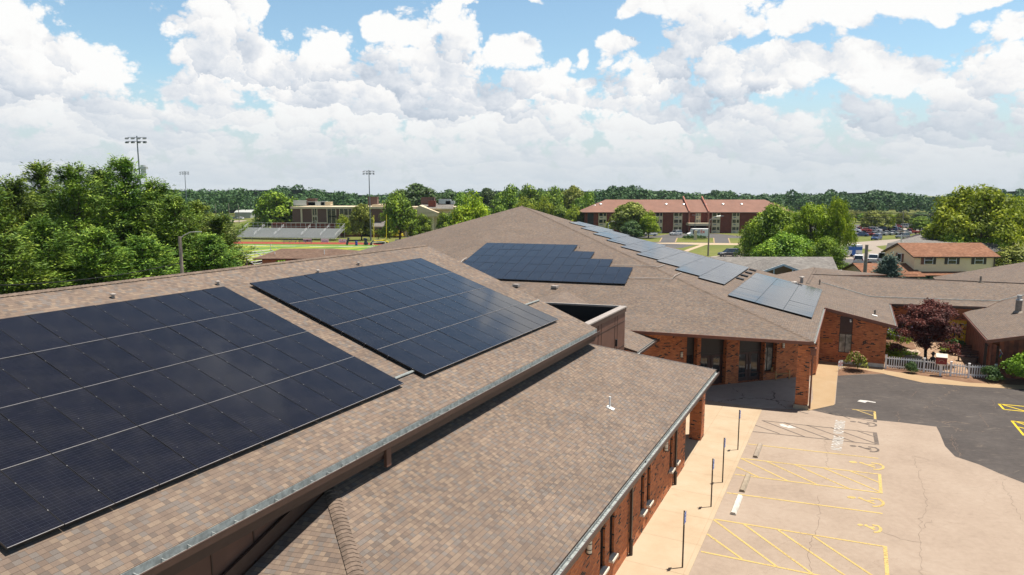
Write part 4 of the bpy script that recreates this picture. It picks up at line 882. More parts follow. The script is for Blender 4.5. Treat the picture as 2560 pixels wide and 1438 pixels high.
def array(label, O, ex, ey, pw, ph, cellsxy, ed=True, rails=()):
    ez = Vector(ex).normalized().cross(Vector(ey).normalized()); t = bpy.data.objects.new('solar_array', None); C.objects.link(t); t.matrix_world = frame(O, ex, ey)
    t['label'] = label; t['category'] = 'solar array'; t['group'] = 'solar arrays on the church roofs'; me = panel_mesh(pw, ph, ed)
    for i, (cx, cy) in enumerate(cellsxy):
        o = bpy.data.objects.new('solar_panel', me); C.objects.link(o); o.parent = t; o.location = (cx, cy, random.Random(i).uniform(-.003, .003)); o.rotation_euler = (random.Random(i + 5).gauss(0, .0016), random.Random(i + 9).gauss(0, .0016), 0)
    rows = {}
    for cx, cy in cellsxy: rows.setdefault(round(cy, 3), []).append(cx)
    for cy, xs in rows.items():
        for f in (.25, .75):
            b = MB()
            for cx in xs: b.box((cx, cy + ph * f, .052), .016, .03, .008, m=1)
            b.box((max(xs) + pw, cy + ph * f, .052), .016, .03, .008, m=1); b.box(((min(xs) + max(xs) + pw) / 2, cy + ph * f, -.02), max(xs) - min(xs) + pw + .1, .045, .05)
            k = min(xs)
            while k < max(xs) + pw: b.box((k + .3, cy + ph * f, -.09), .05, .06, .12); k += 1.2
            V = np.array(b.v); me2 = bpy.data.meshes.new('rail'); me2.from_pydata(b.v, [], b.f); me2.materials.append(M['solar_frame']); me2.materials.append(M['solar_edge']); me2.polygons.foreach_set('material_index', b.m); o = bpy.data.objects.new('rail', me2); C.objects.link(o); o.parent = t
    return t
PW, PH = 1.033, 2.25; OFF = .15
upv = (D2 + Vector((0, 0, 1 / 3.0))).normalized()
def roofpt(a, bb, off): q = L(a, bb, zu(bb)); nn = (Vector((0, 0, 1)) - D2 / 3).normalized(); return q + nn * off
array('dark four row solar array on the near roof, reaching the left picture edge', roofpt(6.36, 13.63, OFF - .04), D1, upv, PW, PH, [(i * PW, j * PH) for i in range(12) for j in range(4)])
array('four row solar array in the middle of the near roof reflecting clouds', roofpt(20.0, 13.60, OFF - .04), D1, upv, PW, PH, [(i * PW, j * PH) for i in range(12) for j in range(4)])
pipe(wing, [roofpt(18.9, 14.1, .06), roofpt(20.1, 14.1, .06)], .05, 'gutter_in'); pipe(wing, [roofpt(32.5, 15.6, .06), roofpt(34.4, 15.6, .06)], .05, 'gutter_in')
# stepped array on the front plane of the hall
def pframe(azd, sl):
    a = R(azd); h = Vector((math.sin(a), math.cos(a), 0)); u = Vector((-h.y, h.x, 0)); return u, (-h * math.cos(R(sl)) + Vector((0, 0, math.sin(R(sl)))))
uA, vA = pframe(198, 12); uB, vB = pframe(116.66, 12); nAu = NA.normalized(); nBu = NB.normalized()
cs = []; pw = 1.07; ph = 2.22
for r_, cnt in enumerate((9, 11, 13, 15, 15)):
    for i in range(cnt): cs.append((i * pw, -(r_ + 1) * ph))
array('stepped dark blue solar array on the front slope of the hall roof', QC + nAu * (OFF - .04) + uA * -29.55 + vA * 20.35, uA, vA, pw, ph, cs, False)
cs = []; LL = [11.9, 13.2, 15.2, 17.1, 19.3, 20.6, 22.8, 25.4, 28.0]; RR = [27.4, 27.4, 27.5, 27.6, 28.4, 28.4, 29.4, 30.4, 31.0]; ph = 2.3
for r_, (l0, r0_) in enumerate(zip(LL, RR)):
    k = max(2, round((r0_ - l0) / 1.07))
    for i in range(k): cs.append((27.4 + round((r0_ - 27.4) / 1.07) * 1.07 - (i + 1) * 1.07, r_ * ph))
array('long stepped pale grey solar array climbing the right slope of the hall roof', QC + nBu * (OFF - .04) + vB * 7.93, uB, vB, 1.07, ph, cs, False)
array('rectangular pale grey solar array low on the right slope of the hall roof', QC + nBu * (OFF - .04) + uB * 7.75 + vB * .60, uB, vB, 1.056, 2.09, [(i * 1.056, j * 2.09) for i in range(16) for j in range(3)], False)

# ------------------------------------------------------------------ things round the parking lot
for i, (a, lab, cat_extra) in enumerate(((24.45, 'nearest thin sign post with small blue sign, at the bottom of the sidewalk', 1), (30.11, 'second sign post from the viewer, with blue sign turned edge on', 1), (33.05, 'third sign post from the viewer, plain and shorter looking', 0), (37.87, 'farthest sign post on the sidewalk, close to the brick column', 0))):
    t = thing('sign_post', lab, 'sign post', L(a, 5.07, .016), 'sign posts along the sidewalk edge'); b = MB(); b.box(L(a, 5.07, 1.15), .035, .055, 2.27, D1, D2); b.build('post', M['post'], t)
    b = MB(); b.box(L(a, 5.035, 2.02), .30, .008, .46, D1, D2); b.build('sign_face', M['metal'], t)
    b = MB(); b.box(L(a, 5.028, 2.02), .27, .004, .42, D1, D2); b.build('sign_print', simple('sign_blue_%d' % i, (.03, .10, .42), .5), t)
    b = MB(); c = L(a, 5.024, 2.02)
    for k in range(9):
        p = c + D1 * .07 * math.cos(-2 + k * .55) + Vector((0, 0, -.05 + .07 * math.sin(-2 + k * .55))); q = c + D1 * .07 * math.cos(-2 + (k + 1) * .55) + Vector((0, 0, -.05 + .07 * math.sin(-2 + (k + 1) * .55))); b.bar(p, q, .004, .018)
    b.bar(c + Vector((0, 0, -.03)), c + Vector((0, 0, .08)), .018, .004); b.box(c + Vector((0, 0, .12)), .04, .004, .04, D1, D2); b.build('wheelchair_symbol', M['white'], t)
for i, (a0, a1, lab, col) in enumerate(((37.1, 39.2, 'weathered concrete wheel stop farthest from the viewer', (.27, .22, .17)), (32.35, 34.5, 'middle wheel stop, dull and broken at its near end', (.27, .22, .16)), (29.75, 31.75, 'nearest wheel stop, painted bright white', (.50, .47, .41)))):
    b = MB(); prof = [(-.13, 0), (-.13, .05), (-.08, .125), (.08, .125), (.13, .05), (.13, 0)]
    A = [L(a0, 4.06 + y, z) for y, z in prof]; B_ = [L(a1, 4.06 + y, z) for y, z in prof]
    b.poly(A); b.poly(B_[::-1])
    for k in range(6): b.poly([A[k], B_[k], B_[(k + 1) % 6], A[(k + 1) % 6]])
    for f in (.2, .8): b.lathe(L(a0 + (a1 - a0) * f, 4.06, .124), [(.02, 0), (.018, .008)], 8)
    tag(b.build('wheel_stop', simple('wheel_stop_%d' % i, col, .9, var=.2, vs=4)), lab, 'wheel stop', 'wheel stops in the accessible bays')

# garden bench under the porch, back to the entrance wall
bp_ = L(54.5, 4.45); bd = (D1 - D2).normalized(); bn = (-D1 - D2).normalized()
t = thing('garden_bench', 'pale wooden garden bench with arched slatted back under the porch', 'bench', bp_)
def q_(s, o_, z): p = bp_ + bd * s + bn * o_; return Vector((p.x, p.y, z))
b = MB()
for o_ in (-.18, -.06, .06, .18): b.bar(q_(-.62, o_, .43), q_(.62, o_, .43), .09, .03)
b.build('seat', M['wood'], t); b = MB()
for k in range(9): s = -.52 + k * .13; b.bar(q_(s, -.26, .45), q_(s, -.30, .78 + .16 * math.cos(s * 2.4)), .06, .02, up=tuple(bn))
for k in range(10): s0, s1 = -.62 + k * .124, -.62 + (k + 1) * .124; b.bar(q_(s0, -.30, .80 + .17 * math.cos(s0 * 2.5)), q_(s1, -.30, .80 + .17 * math.cos(s1 * 2.5)), .04, .08)
b.build('backrest', M['wood'], t)
for s in (-.62, .62):
    for o_, hgt in ((-.27, .80), (.24, .64)):
        b = MB(); b.bar(q_(s, o_, 0), q_(s, o_, hgt), .07, .07, up=tuple(bn)); b.build('leg', M['wood'], t)
    b = MB(); b.bar(q_(s, -.3, .66), q_(s, .28, .66), .08, .035); b.build('armrest', M['wood'], t)
# yard sign
sp = at(2100, 928); t = thing('yard_sign', 'small white yard sign with red lettering beside the pink rose bush', 'yard sign', sp); sx_ = (at(2112, 921) - at(2096, 925)).normalized()
b = MB(); b.box(sp + Vector((0, 0, .62)), .62, .012, .46, sx_, sx_.cross(Vector((0, 0, 1)))); b.build('board', M['white'], t)
b = MB()
for s in (-.2, .2): b.bar(sp + sx_ * s, sp + sx_ * s + Vector((0, 0, .5)), .012, .012)
b.build('wire_stake', M['metal'], t); red = simple('sign_red', (.55, .03, .03), .6)
for s_, z in (('ALL', .76), ('WELCOME', .62), ('HERE', .48)):
    p = sp + Vector((0, 0, z)) - sx_.cross(Vector((0, 0, -1))) * 0; fr = sx_.cross(Vector((0, 0, 1))); fr = fr if fr.y < 0 else -fr
    o = text_mesh('sign_lettering', s_, .135, red, frame(p + fr * .011 - sp, sx_, (0, 0, 1)), parent=t, bold=.004)
bush('rose_bush', 'round rose bush covered in pink blooms beside the brick wing', 'rose bush', at(2137, 927), 1.25, 1.65, 'leaf_olive', 2000, .085, ('petal', 110))
# picket fence with gate
fence = thing('picket_fence', 'white picket fence with gate across the courtyard in front of the maple', 'fence', L(61.6, -5.5))
FP = [L(61.65, -2.85), L(61.7, -5.5), L(61.3, -7.25), L(61.25, -8.42), L(61.9, -10.2)]
for i, p in enumerate(FP): b = MB(); b.box(p + Vector((0, 0, .56)), .13, .13, 1.12, D1, D2); b.box(p + Vector((0, 0, 1.14)), .16, .16, .05, D1, D2); b.build('fence_post', M['white'], fence)
for i, (p, q) in enumerate(zip(FP[:-1], FP[1:])):
    d = (q - p); ln = d.length; d.normalize(); r = MB(); k = MB(); z0 = .25; z1 = .88
    for z in (z0, z1): r.bar(p + d * .07 + Vector((0, 0, z)), q - d * .07 + Vector((0, 0, z)), .035, .09)
    n_ = int((ln - .2) / .17)
    for j in range(n_): c = p + d * (.15 + (ln - .3) * (j + .5) / n_); k.box(c + Vector((0, 0, .56)), .065, .02, .95, d, d.cross(Vector((0, 0, 1))))
    w = r.build('gate' if i == 2 else 'rail', M['white'], fence); o = k.build('pickets', M['white'], fence); o.parent = w; o.location = (0, 0, 0)
# little book box on a post
bx = L(61.0, -6.55); t = thing('book_box', 'small red book box with white shingled top on a white post at the fence', 'book box', bx)
b = MB(); b.box(bx + Vector((0, 0, .5)), .12, .12, 1.0, D2, D1); b.bar(bx + Vector((0, 0, .7)), bx + D2 * .25 + Vector((0, 0, 1.0)), .06, .06); b.bar(bx + Vector((0, 0, .7)), bx - D2 * .25 + Vector((0, 0, 1.0)), .06, .06); b.build('post', M['white'], t)
b = MB(); b.box(bx + Vector((0, 0, 1.25)), .72, .4, .55, D2, D1); cab = b.build('cabinet', simple('cabinet_red', (.22, .02, .015), .5), t)
b = MB()
for a_ in range(7): u = -1.57 + a_ * .52; b.bar(bx - D1 * .205 + D2 * .16 * math.sin(u) + Vector((0, 0, 1.16 + .14 * math.cos(u))), bx - D1 * .205 + D2 * .16 * math.sin(u + .3) + Vector((0, 0, 1.16 + .14 * math.cos(u + .3))), .02, .03)
o = b.build('painted_arch', simple('paint_arch', (.5, .35, .2), .6), t); o.parent = cab; o.location = (0, 0, 0)
b = MB(); b.slab([bx + D2 * .38 - D1 * .27 + Vector((0, 0, 1.53)), bx - D2 * .38 - D1 * .27 + Vector((0, 0, 1.53)), bx - D2 * .38 + D1 * .1 + Vector((0, 0, 1.76)), bx + D2 * .38 + D1 * .1 + Vector((0, 0, 1.76))], .03, 0, 0); b.build('lid', M['stone'], t)
# courtyard: statue, benches, rocks, plants
st = at(2330, 922); t = thing('garden_statue', 'small black statue of a standing figure in a hat behind the fence', 'statue', st); b = MB()
b.lathe(st, [(.20, 0), (.20, .12), (.12, .16), (.14, .5), (.17, .75), (.14, .95), (.05, 1.02), (.09, 1.10), (.11, 1.2), (.19, 1.24), (.19, 1.27), (.10, 1.30), (.08, 1.40), (.02, 1.42)], 12)
b.tube([st + D2 * .14 + Vector((0, 0, .92)), st + D2 * .24 + Vector((0, 0, .7)), st + D2 * .15 - D1 * .12 + Vector((0, 0, .55))], .04, 6); b.tube([st - D2 * .14 + Vector((0, 0, .92)), st - D2 * .24 + Vector((0, 0, .7)), st - D2 * .18 - D1 * .1 + Vector((0, 0, .5))], .04, 6); b.build('figure', M['black'], t)
for i, (a, bb, lab) in enumerate(((67.4, -9.1, 'dark wooden courtyard bench nearer the fence, beside the cedar wing'), (69.6, -8.9, 'dark wooden courtyard bench farther back, near the yellow doors'))):
    c = L(a, bb); t = thing('courtyard_bench', lab, 'bench', c, 'benches beside the cedar wing'); b = MB(); b.box(c + Vector((0, 0, .45)), .5, 1.5, .06, D1, D2); b.build('seat', M['door_brown'], t)
    b = MB()
    for z in (.6, .75, .9): b.box(c + D1 * .25 + Vector((0, 0, z)), .03, 1.5, .10, D1, D2)
    b.build('backrest', M['door_brown'], t)
    for s in (-.65, .65): b = MB(); b.box(c + D2 * s + Vector((0, 0, .22)), .45, .08, .42, D1, D2); b.build('leg', M['door_brown'], t)
def rock(p, s, lab, sd=0):
    b = MB(); rs = np.random.default_rng(sd); n = 9; rings = []
    for j, ph in enumerate(np.linspace(0, math.pi / 2, 5)):
        rings.append([p + Vector((math.cos(k * 6.283 / n) * math.cos(ph) * s[0] * rs.uniform(.8, 1.15) + .001, math.sin(k * 6.283 / n) * math.cos(ph) * s[1] * rs.uniform(.8, 1.15), math.sin(ph) * s[2] * rs.uniform(.85, 1.1))) for k in range(n)])
    for r0_, r1_ in zip(rings[:-1], rings[1:]):
        for k in range(n): b.poly([r0_[k], r0_[(k + 1) % n], r1_[(k + 1) % n], r1_[k]])
    tag(b.build('boulder', M['rock']), lab, 'boulder', 'boulders edging the garden bed')
for i, (q, s, lab) in enumerate((((2249, 882), (.7, .5, .5), 'leftmost tan boulder behind the picket fence'), ((2268, 886), (.6, .45, .45), 'pale boulder second from the left in the garden bed'), ((2286, 885), (.55, .4, .4), 'rounded grey boulder farthest back under the maple'), ((2282, 898), (.9, .4, .38), 'long flat boulder in the middle of the garden bed'), ((2300, 905), (.5, .4, .3), 'low boulder at the foot of the maple'))): rock(at(*q), s, lab, i)
mp = at(2314, 910)
ml = make_tree('maple_tree', 'dark maroon maple tree standing in the courtyard garden', 'maple tree', 6.5, 2.85, 'leaf_red', 90, 230, .10, .15, .20, .72, 1.0, 'bark_dark'); ml.location = mp
bush('boxwood_bush', 'small round dark green bush in front of the picket fence', 'bush', L(60.95, -4.6), .52, .9, 'leaf_dark', 1600, .06, lrf=.6)
bush('flowering_bush', 'bright green bush with white blooms behind the fence corner', 'bush', at(2232, 902), 1.3, 1.6, 'leaf_lime', 1800, .10, ('petal', 60))
bush('flowering_bush', 'tall violet flowering bush against the rear wing wall', 'bush', at(2250, 868), 1.5, 2.3, 'leaf_mid', 1800, .10, ('petal_v', 160))
bush('hosta_plant', 'pale green leafy hosta beside the courtyard benches', 'plant', L(70.5, -7.9), .8, .7, 'leaf_lime', 420, .20, stem=False)
bush('shade_plant', 'dark blue green leafy plant behind the hosta', 'plant', L(72.4, -8.7), .9, 1.1, 'leaf_dark', 420, .22, stem=False)
bush('ground_shrub', 'low green shrub under the maple beside the boulders', 'shrub', at(2262, 893), 1.2, .6, 'leaf_mid', 900, .09, stem=False)
bush('corner_shrub', 'large glossy green shrub against the cedar wing at the right edge', 'shrub', L(60.6, -12.0), 2.3, 3.2, 'leaf_mid', 6500, .11, nl=44, lrf=.26)
bush('corner_shrub', 'low dark shrub at the end of the picket fence', 'shrub', L(61.0, -9.9), 1.0, 1.2, 'leaf_dark', 2000, .08)
fl = L(62.2, -10.6, 1.9); t = thing('garden_flag', 'rainbow coloured flag hanging by the cedar wing door', 'flag', fl); b = MB(); b.bar(fl, fl - D1 * .9 + D2 * .35 + Vector((0, 0, .5)), .03, .03); b.build('flag_pole', M['white'], t)
b = MB()
for k in range(5):
    for j in range(4):
        f = lambda u, v: fl - D1 * (.25 + .6 * u) + D2 * (.1 + .2 * u + .05 * math.sin(v * 5 + u * 3)) + Vector((0, 0, .15 + .3 * u - .62 * v * (1 - .3 * u)))
        P = [f(k / 5, j / 4), f((k + 1) / 5, j / 4), f((k + 1) / 5, (j + 1) / 4), f(k / 5, (j + 1) / 4)]; b.poly(P, k)
b.build('cloth', [simple('flag_%d' % i, c, .8) for i, c in enumerate(((.5, .03, .03), (.6, .25, .02), (.6, .5, .03), (.03, .25, .08), (.05, .06, .35)))], t)
# main cracks in the old asphalt
rc = np.random.default_rng(3); cb = MB()
def crack(pts, w=.013, z=.0095):
    P = [c3(*p) for p in pts]; out_ = []
    for p, q in zip(P[:-1], P[1:]):
        n_ = max(2, int((q - p).length / .22)); d = (q - p).normalized(); s = Vector((-d.y, d.x, 0))
        out_ += [p + (q - p) * (k / n_) + s * float(rc.normal() * .05) for k in range(n_)]
    out_.append(P[-1])
    for p, q in zip(out_[:-1], out_[1:]): stripe(cb, p, q, w * float(rc.uniform(.4, 1.3)), z)
for c_ in ([(1795, 500), (1850, 700), (1885, 860), (1850, 930), (1830, 1100), (1855, 1330)], [(1180, 380), (1190, 600)], [(1130, 780), (1135, 950), (1050, 1160), (1085, 1330)], [(1850, 1010), (1915, 945)], [(1850, 1110), (1700, 1080), (1560, 1025)], [(2060, 350), (2120, 520)], [(2340, 668), (2440, 660)], [(2400, 680), (2560, 960)], [(1800, 505), (1900, 530)]): crack(c_)
struct(cb.build('asphalt_crack', simple('crack_dirt', (.15, .11, .085), .95)))
cb = MB()
for c_ in ([(1680, 190), (1695, 268)], [(1820, 50), (1770, 90)], [(2060, 5), (2110, 40)], [(2340, 110), (2360, 170)], [(1870, 150), (1930, 200)], [(2050, 365), (2065, 430), (2120, 500)], [(2250, 200), (2310, 300)]): crack(c_, .03, .0125)
struct(cb.build('sealed_crack', simple('crack_pale', (.13, .09, .065), .95)))

# ------------------------------------------------------------------ sports field beyond the wing
def gsheet(name, q, z, mat): return sheet(name, [at(*p) for p in q], z, mat)
gsheet('practice_turf', [(560, 700), (1120, 700), (1250, 660), (1250, 616), (1060, 612.5), (560, 607)], .004, 'turf_green')
gsheet('running_track', [(540, 604), (900, 606.6), (1060, 610.2), (1260, 613), (1260, 618.2), (1060, 616), (900, 611.8), (540, 609.3)], .008, 'track')
gsheet('near_track', [(560, 655), (700, 650), (1150, 640), (1250, 640), (1250, 680), (560, 720)], .008, 'track')
gsheet('playing_field', [(500, 612.5), (1019, 618), (869, 630.4), (800, 650), (500, 672)], .008, 'turf_lime')
sb = MB()
def ln_(p, q, w, z=.012, mb=None): stripe(mb or sb, at(*p), at(*q), w, z)
for p, q in (((470, 612.2), (1100, 619.0)), ((838, 634), (905, 630.2))): ln_(p, q, .6)
for k in range(6):
    x = 600 + k * 72; ln_((x + 30, 614.3 + k * .9), (x + 66, 614.8 + k * .9), .5, .013)
struct(sb.build('field_line', M['paint_w'])); sb2 = MB()
for (a, b_, c_, d_) in (((570, 622.5), (760, 614.3), (800, 614.9), (585, 628)), ((570, 634), (860, 615.7), (905, 616.4), (570, 641)), ((640, 650), (930, 617.2), (960, 617.8), (700, 645))):
    P = [at(*q) for q in (a, b_, c_, d_)]; sb2.poly([V3(p.x, p.y, .0105) for p in P]); v = [sb2.v[i] for i in sb2.f[-1]]
    if sum(v[i][0] * v[(i + 1) % 4][1] - v[(i + 1) % 4][0] * v[i][1] for i in range(4)) < 0: sb2.f[-1] = tuple(reversed(sb2.f[-1]))
struct(sb2.build('field_band', M['turf_green']))
gsheet('end_zone_blue', [(869, 630.6), (973, 618.4), (1019, 618.6), (1000, 621.6), (940, 625), (897, 631)], .0135, 'paint_blue')
gsheet('end_zone_gold', [(897, 631), (940, 624.4), (975, 622), (985, 624), (950, 627), (910, 633)], .015, 'paint_gold')

def rail_line(parent, pts, h, n_post, r, mat, name='rail', rails=(1.0,)):
    b = MB()
    for p, q in zip(pts[:-1], pts[1:]):
        for f in rails: b.bar(Vector(p) + Vector((0, 0, h * f)), Vector(q) + Vector((0, 0, h * f)), r, r)
        for k in range(n_post + 1): c = Vector(p) + (Vector(q) - Vector(p)) * (k / n_post); b.box(c + Vector((0, 0, h / 2)), r, r, h)
    return b.build(name, M[mat], parent)
# far bleachers
A = at(592, 598); B_ = at(838, 602); d = (B_ - A).normalized(); bk = Vector((-d.y, d.x, 0)); bk = bk if bk.y > 0 else -bk; ln = (B_ - A).length
bl = thing('bleachers', 'long aluminium bleachers with stair rails across the field', 'bleachers', (A + B_) / 2)
rows_ = 9
for k in range(rows_):
    b = MB(); z = .9 + k * .30; c0 = A + bk * (k * .72); b.bar(c0 + Vector((0, 0, z)), c0 + d * ln + Vector((0, 0, z)), .42, .06); b.bar(c0 - bk * .3 + Vector((0, 0, z - .28)), c0 - bk * .3 + d * ln + Vector((0, 0, z - .28)), .42, .05); b.bar(c0 + bk * .20 + Vector((0, 0, z - .14)), c0 + bk * .20 + d * ln + Vector((0, 0, z - .14)), .04, .24, m=1); b.build('seat_row', [M['alu'], M['metal']], bl)
for f in (.0, .18, .385, .66, .85, 1.0):
    b = MB(); c = A + d * ln * f
    for k in range(3):
        p, q = c + bk * (k * 2.2 + .2) + Vector((0, 0, 1.2 + k * .92)), c + bk * (k * 2.2 + 1.6) + Vector((0, 0, 1.2 + k * .92 + .58))
        for dz in (.9, .5): b.bar(p + Vector((0, 0, dz)), q + Vector((0, 0, dz)), .07, .07)
        b.bar(p, p + Vector((0, 0, .9)), .07, .07); b.bar(q, q + Vector((0, 0, .9)), .07, .07)
    b.build('stair_rail', M['alu'], bl)
bkp = A + bk * 6.6; rail_line(bl, [bkp + Vector((0, 0, 3.4)), bkp + d * ln + Vector((0, 0, 3.4))], 1.5, 20, .07, 'metal', 'back_rail', (.3, 1.0))
b = MB()
for k in range(22):
    c = A + d * ln * k / 21
    b.bar(c + Vector((0, 0, .5)), c + bk * 6.4 + Vector((0, 0, 3.2)), .08, .12); b.box(c + bk * 6.3 + Vector((0, 0, 1.6)), .1, .1, 3.2); b.box(c + bk * 3 + Vector((0, 0, .9)), .1, .1, 1.8)
b.build('understructure', M['metal'], bl)
b = MB()
for k in range(2): c = A + d * ln * k; b.bar(c + Vector((0, 0, 1.9)), c + bk * 6.6 + Vector((0, 0, 4.9)), .07, .07)
b.build('end_rail', M['alu'], bl)
# near bleachers peeping out beside the concession building
A2 = at(596, 668); B2 = at(652, 690); t = thing('bleachers', 'small aluminium bleachers seen end on behind the pines', 'bleachers', (A2 + B2) / 2); dd = V3(.95, -.3).normalized(); bb2 = Vector((-dd.y, dd.x, 0))
for k in range(6):
    b = MB(); c = A2 + dd * k * .7 + Vector((0, 0, 2.6 - k * .38)); b.bar(c, c + bb2 * 10, .35, .06); b.build('seat_row', M['alu'], t)
b = MB()
for j in (0, 5, 10): c = A2 + bb2 * j; b.bar(c + Vector((0, 0, 2.6)), c + dd * 4 + Vector((0, 0, .5)), .1, .15); b.bar(c + Vector((0, 0, 3.7)), c + dd * 4 + Vector((0, 0, 1.6)), .06, .06); b.bar(c, c + Vector((0, 0, 3.7)), .08, .08); b.bar(c + dd * 2, c + dd * 2 + Vector((0, 0, 2.6)), .08, .08)
b.build('frame', M['metal'], t)
# perimeter fence, banners, benches, pads
FA = [at(560, 603), at(900, 605.5), at(1060, 609), at(1240, 612)]
t = thing('chain_fence', 'long low chain link fence behind the running track', 'fence', FA[1]); b = MB()
for p, q in zip(FA[:-1], FA[1:]):
    b.bar(p + Vector((0, 0, 1.2)), q + Vector((0, 0, 1.2)), .05, .05); n_ = int((q - p).length / 2.8)
    for k in range(n_): c = p + (q - p) * k / n_; b.box(c + Vector((0, 0, .6)), .06, .06, 1.2)
b.build('fence_frame', M['steel_dark'], t)
bans = (((758, 779), 598, 606, 'white banner with a dark red figure on the field fence', (.35, .05, .06)), ((803, 822), 598, 607, 'white banner with a roof outline on the field fence', (.25, .24, .35)), ((847, 866), 599, 607.5, 'white banner with crest and small print, third from the left', (.5, .35, .1)), ((939, 962), 600, 607, 'white banner with a line of dark print behind the goal post', (.05, .05, .15)), ((988, 1009), 600, 609, 'white banner with an orange ring and grey print, rightmost on the fence', (.6, .3, .12)))
for i, ((x0, x1), y0, y1, lab, col) in enumerate(bans):
    p = at(x0, y1); q = at(x1, y1 + .2); h_ = .95 + (y1 - y0 - 8) * .0 ; d_ = (q - p).normalized(); nn = Vector((d_.y, -d_.x, 0)); nn = nn if nn.y < 0 else -nn
    hgt = (y1 - y0) / 1723 * p.y * 1.03; t = thing('fence_banner', lab, 'banner', (p + q) / 2, 'sponsor banners on the field fence'); b = MB(); b.box((p + q) / 2 + Vector((0, 0, hgt / 2 + .12)), (q - p).length, .03, hgt, d_, nn); b.build('sheet', M['white'], t)
    b = MB(); c = (p + q) / 2 + nn * .03; cm = simple('banner_ink_%d' % i, col, .7); gr = simple('banner_grey_%d' % i, (.30, .27, .36), .7)
    if i == 0: b.box(c + Vector((0, 0, hgt * .55)), .5, .02, hgt * .6, d_, nn)
    elif i == 1: b.bar(c - d_ * .9 + Vector((0, 0, hgt * .5)), c + Vector((0, 0, hgt * .75)), .02, .08); b.bar(c + d_ * .9 + Vector((0, 0, hgt * .5)), c + Vector((0, 0, hgt * .75)), .02, .08)
    elif i == 2: b.box(c + Vector((0, 0, hgt * .8)), .3, .02, .3, d_, nn)
    elif i == 4:
        for k in range(12): u = k * .5236; b.bar(c - d_ * .7 + d_ * .35 * math.cos(u) + Vector((0, 0, hgt * .6 + .35 * math.sin(u))), c - d_ * .7 + d_ * .35 * math.cos(u + .53) + Vector((0, 0, hgt * .6 + .35 * math.sin(u + .53))), .02, .09)
    else:
        for k in range(7): b.box(c + d_ * (-1.1 + k * .36) + Vector((0, 0, hgt * .65)), .22, .02, .25, d_, nn)
    b.build('print', cm, t); b = MB()
    for r_ in range(2): b.box(c + d_ * (.45 if i == 4 else 0) + Vector((0, 0, hgt * (.38 - .16 * r_))), (q - p).length * (.4 if i == 4 else .75), .02, .09, d_, nn)
    b.build('small_print', gr, t)
for i, (x0, x1, y) in enumerate(((587, 602, 606.5), (707, 742, 607), (746, 781, 608.3))):
    p, q = at(x0, y), at(x1, y + .3); t = thing('team_bench', ('short navy team bench at the left end of the track', 'navy team bench left of the banners', 'navy team bench in front of the dark red banner')[i], 'bench', (p + q) / 2, 'team benches beside the track'); b = MB(); b.bar(p + Vector((0, 0, .5)), q + Vector((0, 0, .5)), .4, .12); b.bar(p + Vector((0, .25, .85)), q + Vector((0, .25, .85)), .06, .22); b.build('seat', M['navy'], t)
    for f in (.08, .5, .92): b = MB(); c = p + (q - p) * f; b.box(c + Vector((0, 0, .22)), .08, .4, .44); b.build('leg', M['metal'], t)
def pad(q, h, r, tilt, mat, lab, name='blocking_dummy'):
    p = at(*q); b = MB(); b.tube([p + Vector((0, 0, .12)), p + Vector((tilt * .5, 0, h * .5)), p + Vector((tilt, 0, h))], [r, r, r * .9], 10); tag(b.build(name, M[mat]), lab, 'blocking dummy', 'blocking dummies on the track')
pad((867, 613), 2.0, .32, .55, 'navy', 'dark leaning blocking dummy left of the blue drum'); pad((912, 613), 1.8, .36, .5, 'navy', 'dark blocking dummy leaning right of the goal upright foot'); pad((919, 613), 1.9, .34, -.9, 'navy', 'dark blocking dummy leaning left toward its pair'); pad((926, 613), 1.3, .32, 1.1, 'navy', 'dark blocking dummy lying low toward the goal post')
b = MB(); b.lathe(at(891, 614), [(.33, 0), (.35, .1), (.33, .5), (.36, .55), (.33, .6), (.34, 1.2), (.30, 1.25)], 14); tag(b.build('plastic_drum', M['blue']), 'bright blue plastic drum beside the track', 'drum')
b = MB(); b.lathe(at(631, 683), [(.45, 0), (.5, .2), (.5, 1.3), (.45, 1.35)], 14); tag(b.build('plastic_drum', simple('drum_teal', (.01, .22, .40), .4)), 'teal blue drum beside the small bleachers', 'drum')
# goal post
gp = at(973, 623.4); t = thing('goal_post', 'yellow football goal post with navy padded base', 'goal post', gp); gl_, gr_ = at(935, 627), at(969, 627); zb = 3.05
f_ = 170.0; top = lambda px, y: atY(px, y, gp.y)
cL, cR = top(934.5, 602.5), top(966, 599.5); b = MB(); b.tube([cL, cR], .10, 8); b.build('crossbar', M['yellowp'], t)
for c, y in ((cL, 538), (cR, 536)): b = MB(); p2 = top(c.x * 0 + (934.5 if c is cL else 965.8), y); b.tube([c, p2], .08, 8); b.build('upright', M['yellowp'], t)
mid = (cL + cR) / 2; b = MB(); b.tube([gp, gp + Vector((0, 0, 1.2)), gp + Vector((-.3, .0, 2.0)), gp.lerp(mid, .5) + Vector((0, 0, 1.0)), mid], .13, 8); b.build('gooseneck', M['yellowp'], t)
b = MB(); b.tube([gp, gp + Vector((0, 0, 1.7))], .32, 10); b.build('base_pad', M['navy'], t)
